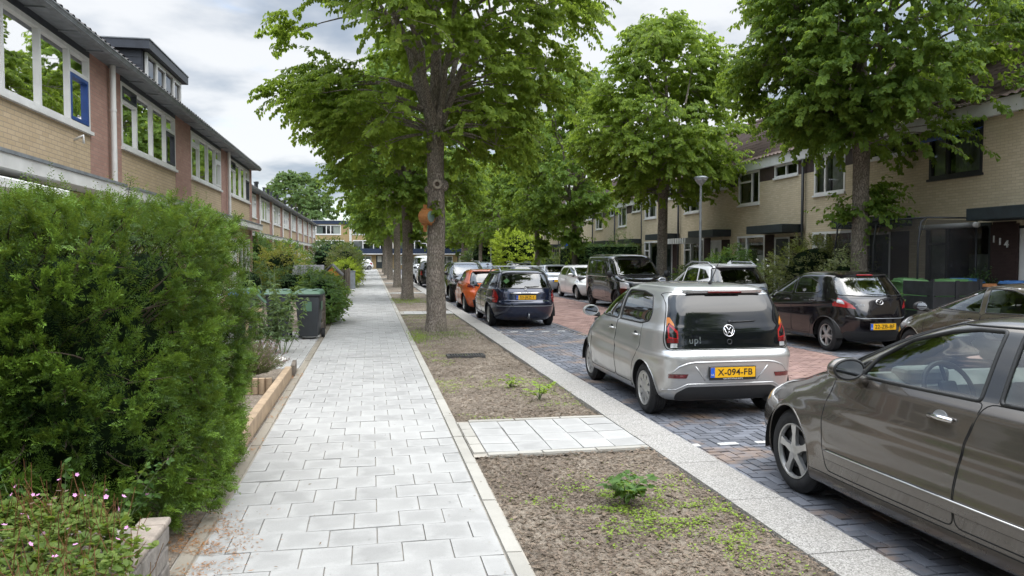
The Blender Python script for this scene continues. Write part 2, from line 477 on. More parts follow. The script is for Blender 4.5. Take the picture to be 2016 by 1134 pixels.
    g['lampglass'] = mat_plain('lamp_bowl', (0.33, 0.33, 0.34), .25, var=.05)
    g['iron'] = mat_plain('cast_iron', (0.07, 0.068, 0.065), .7, metal=.5, var=.2)
    g['slate'] = mat_plain('grey_felt', (0.16, 0.16, 0.165), .9, var=.15, bump=.3)
    g['orangepaint'] = mat_plain('orange_paint', (0.50, 0.21, 0.03), .6)
    m = M('black_netting'); t = NT(m)
    tr = t.n('ShaderNodeBsdfTransparent', {'Color': (1, 1, 1)}).outputs[0]
    df = t.bsdf(col=(0.01, 0.01, 0.011), rough=.8)
    t.out(t.n('ShaderNodeMixShader', {0: .62, 1: tr, 2: df}).outputs[0]); g['net'] = m
    # car bits
    g['carglass'] = mat_glass('car_glass', (0.66, 0.74, 0.72), 0.03, 1.1)
    g['darkglass'] = mat_glass('privacy_glass', (0.10, 0.11, 0.12), 0.02, 1.0)
    g['blackgloss'] = mat_paint('gloss_black', (0.007, 0.008, 0.009), 0, .12, 1, .02)
    g['rubber'] = mat_plain('tyre_rubber', (0.018, 0.018, 0.019), .85, var=.25, scale=10)
    g['trim'] = mat_plain('black_plastic', (0.016, 0.017, 0.018), .55, var=.12)
    g['seam'] = mat_plain('panel_gap', (0.006, 0.006, 0.006), .9, var=.1)
    g['chrome'] = mat_plain('chrome', (0.75, 0.75, 0.76), .12, metal=1, var=.03)
    g['alloy'] = mat_plain('alloy_wheel', (0.52, 0.52, 0.51), .35, metal=.7, var=.07)
    g['darkalloy'] = mat_plain('dark_alloy', (0.03, 0.03, 0.032), .4, metal=.5, var=.1)
    g['red'] = mat_plain('red_lamp', (0.32, 0.008, 0.010), .12, var=.2, scale=25, coat=1)
    g['darkred'] = mat_plain('dark_red_lamp', (0.12, 0.006, 0.008), .12, var=.2, scale=25, coat=1)
    g['amber'] = mat_plain('amber_lamp', (0.50, 0.16, 0.01), .15, var=.1, coat=1)
    g['clear'] = mat_plain('clear_lamp', (0.62, 0.63, 0.64), .12, metal=.5, var=.12, scale=30, coat=1)
    g['plate'] = mat_plain('yellow_plate', (0.78, 0.42, 0.008), .4, var=.04)
    g['plateblue'] = mat_plain('plate_blue', (0.02, 0.10, 0.50), .4, var=.03)
    g['black'] = mat_plain('black_letter', (0.012, 0.01, 0.01), .6, var=.05)
    g['seat'] = mat_plain('car_seat', (0.05, 0.05, 0.052), .85, var=.15)
    g['seatgrey'] = mat_plain('car_seat_grey', (0.34, 0.34, 0.32), .85, var=.12)
    g['dash'] = mat_plain('dashboard', (0.07, 0.07, 0.07), .7, var=.1)
setup_materials()
# ================================================================== CARS
def pchip(Y, u):
    """monotone cubic through rows of Y at integer knots, evaluated at u"""
    Y = np.asarray(Y, float); n = len(Y)
    d = np.diff(Y, axis=0); m = np.zeros_like(Y)
    for i in range(1, n - 1):
        a, b = d[i - 1], d[i]
        ok = a * b > 0
        m[i] = np.where(ok, 2 * a * b / np.where(ok, a + b, 1), 0)
    m[0] = d[0]; m[-1] = d[-1]
    i = np.clip(np.floor(u).astype(int), 0, n - 2); t = (u - i)[:, None]
    h00 = 2 * t ** 3 - 3 * t ** 2 + 1; h10 = t ** 3 - 2 * t ** 2 + t; h01 = -2 * t ** 3 + 3 * t ** 2; h11 = t ** 3 - t ** 2
    return h00 * Y[i] + h10 * m[i] + h01 * Y[i + 1] + h11 * m[i + 1]

def superq(n, N):
    a = np.linspace(0, PI / 2, 900)
    x = np.sin(a) ** (2 / n); y = np.cos(a) ** (2 / n)
    s = np.concatenate([[0], np.cumsum(np.hypot(np.diff(x), np.diff(y)))])
    q = np.linspace(0, s[-1], N + 1)
    return np.interp(q, s, x), np.interp(q, s, y)

def in_poly(x, y, P):
    c = False; n = len(P); j = n - 1
    for i in range(n):
        xi, yi = P[i]; xj, yj = P[j]
        if (yi > y) != (yj > y) and x < (xj - xi) * (y - yi) / (yj - yi) + xi: c = not c
        j = i
    return c

def rounded(P, r=0.04, k=4):
    """round the corners of a polygon"""
    out = []; n = len(P)
    for i in range(n):
        p0 = Vector(P[i - 1]); p = Vector(P[i]); p1 = Vector(P[(i + 1) % n])
        a = (p0 - p); b = (p1 - p); ra = min(r, a.length * .45, b.length * .45)
        A = p + a.normalized() * ra; B = p + b.normalized() * ra
        for j in range(k + 1):
            t = j / k
            q = A * (1 - t) ** 2 + p * 2 * t * (1 - t) + B * t * t
            out.append((q.x, q.y))
    return out

AX = {'side': (1, 2, 0), 'rear': (0, 2, 1), 'front': (0, 2, 1), 'top': (0, 1, 2)}

class Car:
    def __init__(s, name, label, cat, loc, rz, rows, paint, group=None, sub=5, N=26, disp=None, yc=0.0):
        s.root = thing(name, label, cat, loc, rz, group)
        s.paint = paint
        rows = np.array(rows, float)
        nr = len(rows); u = np.linspace(0, nr - 1, (nr - 1) * sub + 1)
        A = pchip(rows, u)
        bm = bmesh.new(); rings = []
        for (z, yf, yr, w, nf, nre) in A:
            fx, fy = superq(nf, N); rx, ry = superq(nre, N); yc = (yf + yr) / 2
            pts = []
            for i in range(N): pts.append((w * fx[i], yc + (yf - yc) * fy[i]))
            for i in range(N): pts.append((w * rx[N - i], yc + (yr - yc) * ry[N - i]))
            for i in range(N): pts.append((-w * rx[i], yc + (yr - yc) * ry[i]))
            for i in range(N): pts.append((-w * fx[N - i], yc + (yf - yc) * fy[N - i]))
            ring = []
            for (x, y) in pts:
                if disp:
                    dx = disp(abs(x), y, z, w)
                    x += math.copysign(dx, x) if abs(x) > 1e-5 else 0
                ring.append(bm.verts.new((x, y, z)))
            rings.append(ring)
        K = 4 * N
        for i in range(len(rings) - 1):
            for k in range(K):
                bm.faces.new((rings[i][k], rings[i][(k + 1) % K], rings[i + 1][(k + 1) % K], rings[i + 1][k]))
        bm.faces.new(rings[0][::-1]); 
        top = bm.verts.new((0, (A[-1][1] + A[-1][2]) / 2, A[-1][0]))
        for k in range(K): bm.faces.new((rings[-1][k], rings[-1][(k + 1) % K], top))
        bmesh.ops.recalc_face_normals(bm, faces=bm.faces)
        bm.normal_update()
        s.bm = bm
        s.ref = bm.copy()
        bmesh.ops.triangulate(s.ref, faces=s.ref.faces); s.ref.normal_update()
        s.ref.verts.ensure_lookup_table(); s.ref.faces.ensure_lookup_table()
        s.bvh = BVHTree.FromBMesh(s.ref)
        s.zmax = A[-1][0]
    # --- helpers
    def normals_for(s, me):
        out = []
        rf = s.ref.faces
        for v in me.vertices:
            loc, nrm, fi, d = s.bvh.find_nearest(v.co)
            f = rf[fi]; vs = f.verts
            w = poly_3d_calc([q.co for q in vs], loc)
            n = sum((vs[i].normal * w[i] for i in range(3)), Vector())
            out.append(n.normalized() if n.length > 1e-6 else nrm)
        return out
    def emit(s, bm, name, mat, parent, off=0.0):
        me = bpy.data.meshes.new(name)
        bm.to_mesh(me); bm.free()
        me.polygons.foreach_set('use_smooth', np.ones(len(me.polygons), bool))
        ns = s.normals_for(me)
        if off:
            for v, n in zip(me.vertices, ns): v.co += n * off
        me.normals_split_custom_set_from_vertices([n[:] for n in ns])
        me.materials.append(mat)
        return link(name, me, parent or s.root)
    def dirvec(s, plane, sign):
        if plane == 'side': return Vector((sign, 0, 0))
        if plane == 'rear': return Vector((0, -1, 0))
        if plane == 'front': return Vector((0, 1, 0))
        return Vector((0, 0, 1))
    def carve(s, poly, plane, sign=1, thr=0.25):
        bm = s.bm; a, b, c = AX[plane]; d = s.dirvec(plane, sign)
        xs = [p[0] for p in poly]; ys = [p[1] for p in poly]
        x0, x1, y0, y1 = min(xs) - .002, max(xs) + .002, min(ys) - .002, max(ys) + .002
        def cand():
            r = []
            for f in bm.faces:
                if f.normal.dot(d) < thr: continue
                co = [v.co for v in f.verts]
                u = [q[a] for q in co]; w = [q[b] for q in co]
                if max(u) < x0 or min(u) > x1 or max(w) < y0 or min(w) > y1: continue
                r.append(f)
            return r
        n = len(poly)
        for i in range(n):
            p, q = poly[i], poly[(i + 1) % n]
            co = Vector((0, 0, 0)); co[a] = p[0]; co[b] = p[1]
            no = Vector((0, 0, 0)); no[a] = q[1] - p[1]; no[b] = -(q[0] - p[0])
            if no.length < 1e-7: continue
            no.normalize()
            fs = cand()
            # only faces near this edge need splitting
            ex0, ex1 = min(p[0], q[0]) - .02, max(p[0], q[0]) + .02; ey0, ey1 = min(p[1], q[1]) - .02, max(p[1], q[1]) + .02
            g = []
            for f in fs:
                u = [v.co[a] for v in f.verts]; w = [v.co[b] for v in f.verts]
                if max(u) < ex0 or min(u) > ex1 or max(w) < ey0 or min(w) > ey1: continue
                g.append(f)
            if not g: continue
            geom = list({v for f in g for v in f.verts}) + list({e for f in g for e in f.edges}) + g
            bmesh.ops.bisect_plane(bm, geom=geom, dist=1e-5, plane_co=co, plane_no=no)
        bm.normal_update()
        hit = []
        for f in bm.faces:
            if f.normal.dot(d) < thr: continue
            m = f.calc_center_median()
            if x0 <= m[a] <= x1 and y0 <= m[b] <= y1 and in_poly(m[a], m[b], poly): hit.append(f)
        return hit
    def take(s, poly, plane, sign, name, mat, parent=None, thr=0.25, off=0.0, drop=False, ymax=None):
        hit = s.carve(poly, plane, sign, thr)
        if ymax is not None: hit = [f for f in hit if f.calc_center_median().y < ymax]
        elif hit and thr < .04 and plane in ('rear', 'front'):
            ys = [f.calc_center_median().y for f in hit]
            if plane == 'rear': hit = [f for f, y in zip(hit, ys) if y < min(ys) + .26]
            else: hit = [f for f, y in zip(hit, ys) if y > max(ys) - .42]
        if not hit: return None
        bm = s.bm; o = None
        if not drop:
            nb = bmesh.new(); mp = {}
            for f in hit:
                vs = []
                for v in f.verts:
                    if v not in mp: mp[v] = nb.verts.new(v.co)
                    vs.append(mp[v])
                try: nb.faces.new(vs)
                except ValueError: pass
            nb.normal_update()
            o = s.emit(nb, name, mat, parent, off)
        bmesh.ops.delete(bm, geom=hit, context='FACES')
        return o
    def project(s, u, w, plane, sign=1, off=0.0):
        a, b, c = AX[plane]; d = s.dirvec(plane, sign)
        o = Vector((0, 0, 0)); o[a] = u; o[b] = w
        hit = s.bvh.ray_cast(o + d * 5, -d)
        if hit[0] is None:
            near = s.bvh.find_nearest(o + d * .8)
            return near[0] + near[1] * off
        return hit[0] + hit[1] * off
    def path(s, pts, plane, sign=1, off=0.0, step=.05, closed=False):
        out = []; n = len(pts)
        for i in range(n if closed else n - 1):
            p, q = pts[i], pts[(i + 1) % n]
            L = math.hypot(q[0] - p[0], q[1] - p[1]); k = max(1, int(L / step))
            for j in range(k):
                t = j / k
                out.append(s.project(p[0] + (q[0] - p[0]) * t, p[1] + (q[1] - p[1]) * t, plane, sign, off))
        if closed: out.append(out[0].copy())
        else: out.append(s.project(pts[-1][0], pts[-1][1], plane, sign, off))
        return out
    def line(s, pts, plane, sign, name, mat, parent=None, r=.004, off=0.0, closed=False, n=6):
        mb = MB(); mb.tube(s.path(pts, plane, sign, off, .05, closed), r, n)
        return mb.build(name, mat, parent or s.root, smooth=True)
    def window(s, poly, plane, sign, glass, name='window', thr=.2, seal=.009, sealmat=None):
        o = s.take(poly, plane, sign, name, glass, None, thr, -.004)
        if o and seal:
            s.line(poly, plane, sign, 'window_seal', sealmat or MAT['trim'], o, seal, -.002, True)
        return o
    def both(s, fn):
        for sg in (-1, 1): fn(sg)
    def arches(s, ys, Rw, gap=.045):
        s.arch = []
        for y in ys:
            Ra = Rw + gap
            P = [(y + Ra * math.cos(2 * PI * k / 32), Rw + Ra * math.sin(2 * PI * k / 32)) for k in range(32)]
            for sg in (-1, 1):
                s.take(P, 'side', sg, 'x', None, thr=.05, drop=True)
            w = abs(s.project(y, min(Rw + Ra + .02, s.zmax), 'side', 1).x)
            s.arch.append((y, Rw, Ra, w))
    def wheels(s, style, rim=None, tw=.195, rimr=.66, rimmat=None, hub=True):
        rimmat = rimmat or MAT['alloy']
        proto = None
        for (y, Rw, Ra, w) in s.arch:
            for sg in (-1, 1):
                mb = MB(); P = []
                a0 = math.asin(max(-.4, (.27 - Rw) / Ra))
                for k in range(25):
                    a = a0 + (PI - 2 * a0) * k / 24
                    P.append((y + (Ra + .003) * math.cos(a), Rw + (Ra + .003) * math.sin(a)))
                xo, xi = sg * (w - .012), sg * (w - .34)
                for k in range(24):
                    mb.poly([(xo, *P[k]), (xo, *P[k + 1]), (xi, *P[k + 1]), (xi, *P[k])])
                mb.poly([(xi, *p) for p in P])
                mb.build('wheel_arch', MAT['seam'], s.root, smooth=False)
                lip = MB(); P = []
                for k in range(33):
                    a = R(-10) + (PI + R(20)) * k / 32
                    z = Rw + (Ra) * math.sin(a)
                    if z > .2: P.append(s.project(y + Ra * math.cos(a), z, 'side', sg, -.004))
                lip.tube(P, .009, 6)
                lip.build('arch_lip', s.paint, s.root, smooth=True)
            for sg in (-1, 1):
                xo = w - .035
                if proto is None:
                    proto = s.make_wheel(style, Rw, tw, rimr, rimmat)
                    o = proto
                else:
                    o = copy_tree(proto, s.root)
                o.location = (sg * xo, y, Rw)
                o.rotation_euler = (random.uniform(0, 1.2), 0, 0 if sg > 0 else PI)
    def make_wheel(s, style, Rw, tw, rimr, rimmat):
        """outer face at x=0, wheel extends to -x"""
        rr = Rw * rimr
        mb = MB()
        pr = [(rr, -.012), (rr + .012, -.004), (rr + (Rw - rr) * .5, .004), (Rw - .028, -.008), (Rw - .008, -.03)]
        k = 5; gw = (tw - .06) / k
        for i in range(k):
            a = -.03 - gw * i
            pr += [(Rw, a - .002), (Rw, a - gw * .75), (Rw - .009, a - gw * .78), (Rw - .009, a - gw * .97)]
        pr += [(Rw - .006, -tw + .03), (Rw - .03, -tw + .006), (rr, -tw)]
        mb.lathe(pr, 44, 'x', cap=False)
        tyre = mb.build('wheel', MAT['rubber'], s.root, smooth=True, angle=50)
        mb = MB(); 
        mb.lathe([(rr * .97, -.05), (rr + .004, -.012), (rr + .002, -.002), (rr * .965, -.006), (rr * .93, -.03)], 44, 'x', close=True)
        def spoke(a, w0, w1, r0, r1, x0=-.012, x1=-.02, th=.03):
            c, sn = math.cos(a), math.sin(a)
            def P(r, t, x): return (x, r * c - t * sn, r * sn + t * c)
            f = [P(r0, -w0, x0), P(r0, w0, x0), P(r1, w1, x1), P(r1, -w1, x1)]
            mb.prism(f, (-th, 0, 0))
        if style == 'five':
            for i in range(5):
                spoke(2 * PI * i / 5, .030, .020, .03, rr * .6, -.004, -.012)
                spoke(2 * PI * i / 5, .020, .034, rr * .58, rr * .96, -.012, -.012)
            mb.lathe([(.001, .002), (.03, .001), (.055, -.008), (.06, -.04)], 20, 'x')
        elif style == 'hubcap':
            mb.lathe([(.001, -.004), (rr * .3, -.004), (rr * .36, -.010), (rr * .52, -.012), (rr * .53, -.03), (rr*.5,-.04)], 36, 'x')
            mb.lathe([(rr * .80, -.03), (rr * .80, -.014), (rr * .95, -.010), (rr * .96, -.02)], 44, 'x', cap=False)
            for i in range(9):
                spoke(2 * PI * i / 9, rr * .13, rr * .185, rr * .48, rr * .83, -.012, -.014, .02)
        elif style == 'pairs':
            for i in range(5):
                for o in (-.16, .16):
                    a = 2 * PI * i / 5
                    c = a + o
                    spoke(c, .013, .011, .04, rr * .95, -.006, -.012)
            mb.lathe([(.001, .0), (.04, -.001), (.06, -.012), (.06, -.04)], 20, 'x')
        else:
            for i in range(10):
                spoke(2 * PI * i / 10, .010, .013, .04, rr * .95, -.006, -.012)
            mb.lathe([(.001, .0), (.04, -.001), (.055, -.012), (.055, -.04)], 20, 'x')
        rim = mb.build('rim', rimmat, tyre, smooth=True, angle=35)
        mb = MB(); mb.lathe([(.001, -.055), (rr * .97, -.055)], 32, 'x'); mb.lathe([(.05,-.04),(rr*.62,-.042),(rr*.62,-.054)],32,'x',cap=False)
        mb.build('brake_disc', MAT['dark'], tyre)
        return tyre
    def interior(s, wheelside=-1, yb=-.9, yd=.75, seatz=.5, mat=None, backs=True, w=.55, beltz=.95):
        mat = mat or MAT['seat']
        mb = MB(); mb.box(-w - .12, w + .12, yb - .3, yd + .5, .22, .36)
        mb.box(-w - .12, w + .12, yb - .75, yb - .28, .22, .62)
        mb.build('cabin_floor', MAT['seam'], s.root)
        def seat(x, y, wd):
            m = MB()
            m.box(x - wd, x + wd, y - .25, y + .27, .36, seatz, .04, 2)
            m.obox((x, y - .34, seatz + .28), (0, -.22, 1), (.62, wd * 2, .14), (0, 1, 0), .04)
            m.box(x - .13, x + .13, y - .47, y - .38, seatz + .62, seatz + .80, .035, 2)
            m.tube([(x - .05, y - .42, seatz + .5), (x - .05, y - .42, seatz + .7)], .008)
            m.tube([(x + .05, y - .42, seatz + .5), (x + .05, y - .42, seatz + .7)], .008)
            return m.build('car_seat', mat, s.root, smooth=True, angle=40)
        seat(-.36, .05, .24); seat(.36, .05, .24)
        if backs:
            m = MB()
            m.box(-w, w, yb - .2, yb + .25, .36, seatz, .04, 2)
            m.obox((0, yb - .26, seatz + .26), (0, -.25, 1), (.58, w * 2, .13), (0, 1, 0), .04)
            for x in (-.36, .36): m.box(x - .13, x + .13, yb - .40, yb - .31, seatz + .54, seatz + .70, .035, 2)
            m.build('rear_bench', mat, s.root, smooth=True, angle=40)
        m = MB(); m.prism([(-w - .1, yd - .02, .45), (-w - .1, yd - .06, beltz - .06), (-w - .1, yd + .08, beltz + .01), (-w - .1, yd + .5, beltz - .05), (-w - .1, yd + .5, .4)], (2 * w + .2, 0, 0))
        m.box(wheelside * .36 - .17, wheelside * .36 + .17, yd - .05, yd + .12, beltz - .05, beltz + .055, .03, 2)
        m.build('dashboard', MAT['dash'] if mat is not MAT['seatgrey'] else MAT['seatgrey'], s.root)
        m = MB(); c = Vector((wheelside * .36, yd - .22, beltz - .06)); ax = Vector((0, -.9, .42)).normalized()
        a = ax.orthogonal().normalized(); b = ax.cross(a)
        m.tube([c + (a * math.cos(t) + b * math.sin(t)) * .18 for t in np.linspace(0, 2 * PI, 29)], .016, 8)
        for t in (.3, 2.0, 3.9): m.tube([c, c + (a * math.cos(t) + b * math.sin(t)) * .18], .014, 6)
        m.obox(c, ax, (.05, .12, .12), (1, 0, 0), .02)
        m.build('steering_wheel', MAT['dark'], s.root, smooth=True, angle=40)
    def mirrors(s, y, z, w, mat=None, size=(.12, .075, .075), out=.13):
        for sg in (-1, 1):
            m = MB(); cx = sg * (w + out)
            m.ellipsoid((cx, y, z), (size[0], size[1], size[2]), 18, 12)
            bmesh.ops.bisect_plane(m.bm, geom=m.bm.verts[:] + m.bm.edges[:] + m.bm.faces[:], plane_co=(0, y - .035, 0), plane_no=(0, -1, 0), clear_outer=True)
            es = [e for e in m.bm.edges if len(e.link_faces) == 1]
            bmesh.ops.contextual_create(m.bm, geom=es)
            o = m.build('door_mirror', mat or s.paint, s.root, smooth=True, angle=40)
            m = MB()
            m.prism([(cx + size[0] * .8 * math.cos(t), y - .0375, z + size[2] * .78 * math.sin(t)) for t in np.linspace(0, 2 * PI, 21)[:-1]], (0, -.004, 0))
            m.build('mirror_glass', MAT['mirror'], o)
            m = MB(); m.tube([(sg * (w - .03), y + .03, z - .065), (cx - sg * .03, y, z - .05)], [.035, .025], 8)
            m.build('mirror_arm', MAT['trim'], o, smooth=True)
    def handle(s, y, z, sg, mat, L=.17):
        p = s.project(y, z, 'side', sg, .022); q0 = s.project(y - L / 2, z, 'side', sg, .014); q1 = s.project(y + L / 2, z, 'side', sg, .014)
        m = MB()
        c = s.project(y + .01, z + .002, 'side', sg, -.002)
        m.tube([s.project(y - L / 2, z, 'side', sg, .002), q0, p, q1, s.project(y + L / 2, z, 'side', sg, .002)], [.010, .014, .016, .013, .009], 10)
        o = m.build('door_handle', mat, s.root, smooth=True)
        m = MB()
        m.prism([c + Vector((0, .055 * math.cos(t), .042 * math.sin(t))) for t in np.linspace(0, 2 * PI, 21)[:-1]], (sg * .004, 0, 0))
        m.build('handle_recess', MAT['trim'] if mat is not MAT['chrome'] else MAT['steel'], o)
    def plate(s, z, text, plane='rear', wd=.52, ht=.11, frame=True, extra=None, off=.014):
        p = s.project(0, z, plane); sg = -1 if plane == 'rear' else 1
        y = p.y + sg * off
        m = MB(); m.box(-wd / 2 - .012, wd / 2 + .012, min(y, y + sg * .012), max(y, y + sg * .012), z - ht / 2 - (.03 if extra else .012), z + ht / 2 + .010, .004)
        o = m.build('number_plate', MAT['trim'], s.root)
        yy = y + sg * .0125
        m = MB(); m.box(-wd / 2, wd / 2, min(yy, yy + sg * .003), max(yy, yy + sg * .003), z - ht / 2, z + ht / 2)
        m.build('plate_panel', MAT['plate'], o)
        xl = -wd / 2 * (1 if plane == 'rear' else -1)
        m = MB(); y2 = yy + sg * .0035
        x2 = xl + (.048 if plane == 'rear' else -.048)
        m.box(min(xl, x2), max(xl, x2), min(y2, y2 + sg * .002), max(y2, y2 + sg * .002), z - ht / 2 + .001, z + ht / 2 - .001)
        m.build('country_strip', MAT['plateblue'], o)
        if plane == 'rear': Mx = lambda cx, cz, yv: Matrix.Translation((cx, yv, cz)) @ Matrix.Rotation(PI / 2, 4, 'X')
        else: Mx = lambda cx, cz, yv: Matrix.Translation((cx, yv, cz)) @ Matrix.Rotation(PI, 4, 'Z') @ Matrix.Rotation(PI / 2, 4, 'X')
        k = 1 if plane == 'rear' else -1
        if text: text_mesh('plate_lettering', text, .098, MAT['black'], o, Mx(k * .026, z - .001, y2 + sg * .001), .001, .0012, 1.06)
        text_mesh('country_lettering', 'NL', .030, MAT['white'], o, Mx(-k * (wd / 2 - .024), z - .025, y2 + sg * .003), .001)
        if extra:
            text_mesh('dealer_lettering', extra, .021, MAT['white'], o, Mx(0, z - ht / 2 - .014, y2 + sg * .001), .001)
        return o
    def text(s, txt, x, z, size, mat, parent=None, plane='rear', off=.004, bold=0.0, spacing=1.0, name='lettering'):
        p = s.project(x, z, plane, 1, off)
        n = s.bvh.find_nearest(p)[1]
        nx = Vector((n.x, n.y, 0)).normalized()
        right = Vector((0, 0, 1)).cross(nx).normalized()
        up = nx.cross(right)
        # tilt with the panel
        nn = n.normalized(); up = (up - nn * up.dot(nn)).normalized(); right = up.cross(nn)
        Mx = Matrix(((right.x, up.x, nn.x, p.x), (right.y, up.y, nn.y, p.y), (right.z, up.z, nn.z, p.z), (0, 0, 0, 1)))
        return text_mesh(name, txt, size, mat, parent or s.root, Mx, .002, bold, spacing)
    def frame_at(s, x, z, plane='rear', off=.006):
        p = s.project(x, z, plane, 1, off); n = s.bvh.find_nearest(p)[1].normalized()
        nx = Vector((n.x, n.y, 0)).normalized(); right = Vector((0, 0, 1)).cross(nx).normalized()
        up = n.cross(right).normalized(); right = up.cross(n)
        return Matrix(((right.x, up.x, n.x, p.x), (right.y, up.y, n.y, p.y), (right.z, up.z, n.z, p.z), (0, 0, 0, 1)))
    def wiper(s, x0, z0, x1, z1, plane='rear'):
        m = MB(); P = s.path([(x0, z0), (x1, z1)], plane, 1, .018, .08)
        m.tube(P, [.012] + [.008] * (len(P) - 2) + [.006], 6)
        q = s.project(x0, z0, plane, 1, .0); m.ellipsoid(q, (.025, .025, .025), 10, 8)
        return m.build('wiper', MAT['trim'], s.root, smooth=True)
    def door(s, poly, sg, handle=None, hmat=None, thr=.15):
        o = s.take(poly, 'side', sg, 'door', s.paint, None, thr, 0)
        if o:
            s.line(poly, 'side', sg, 'door_gap', MAT['seam'], o, .0045, -.0015, True)
        if handle:
            s.handle(handle[0], handle[1], sg, hmat or s.paint)
        return o
    def body(s):
        o = s.emit(s.bm, 'body', s.paint, None)
        s.bm = None
        s.ref.free()
        return o

def MATS_LATE():
    MAT['mirror'] = mat_plain('mirror_silver', (0.38, 0.40, 0.43), .03, metal=1, var=.01)
MATS_LATE()

def crease(zc, amt, wd=.05):
    return lambda z: amt * math.exp(-((z - zc) / wd) ** 2)

def arch_disp(axles, Rw, amt=.014, extra=None):
    def f(x, y, z, w):
        if x < .45 * w: return 0
        d = 0
        for ya in axles:
            r = math.hypot(y - ya, z - Rw)
            t = (r - (Rw + .03)) / .12
            if z > .2 and t < 1.6: d = max(d, amt * math.exp(-max(t, 0) ** 2 * 2))
        if extra: d += extra(x, y, z)
        return d * min(1, (x - .45 * w) / (.3 * w))
    return f

def ring_emblem(mb, Mx, r, tr=.006):
    mb.tube([Mx @ Vector((r * math.cos(t), r * math.sin(t), .002)) for t in np.linspace(0, 2 * PI, 33)], tr, 6)

def stroke(mb, Mx, pts, r=.005):
    mb.tube([Mx @ Vector((p[0], p[1], .003)) for p in pts], r, 6)

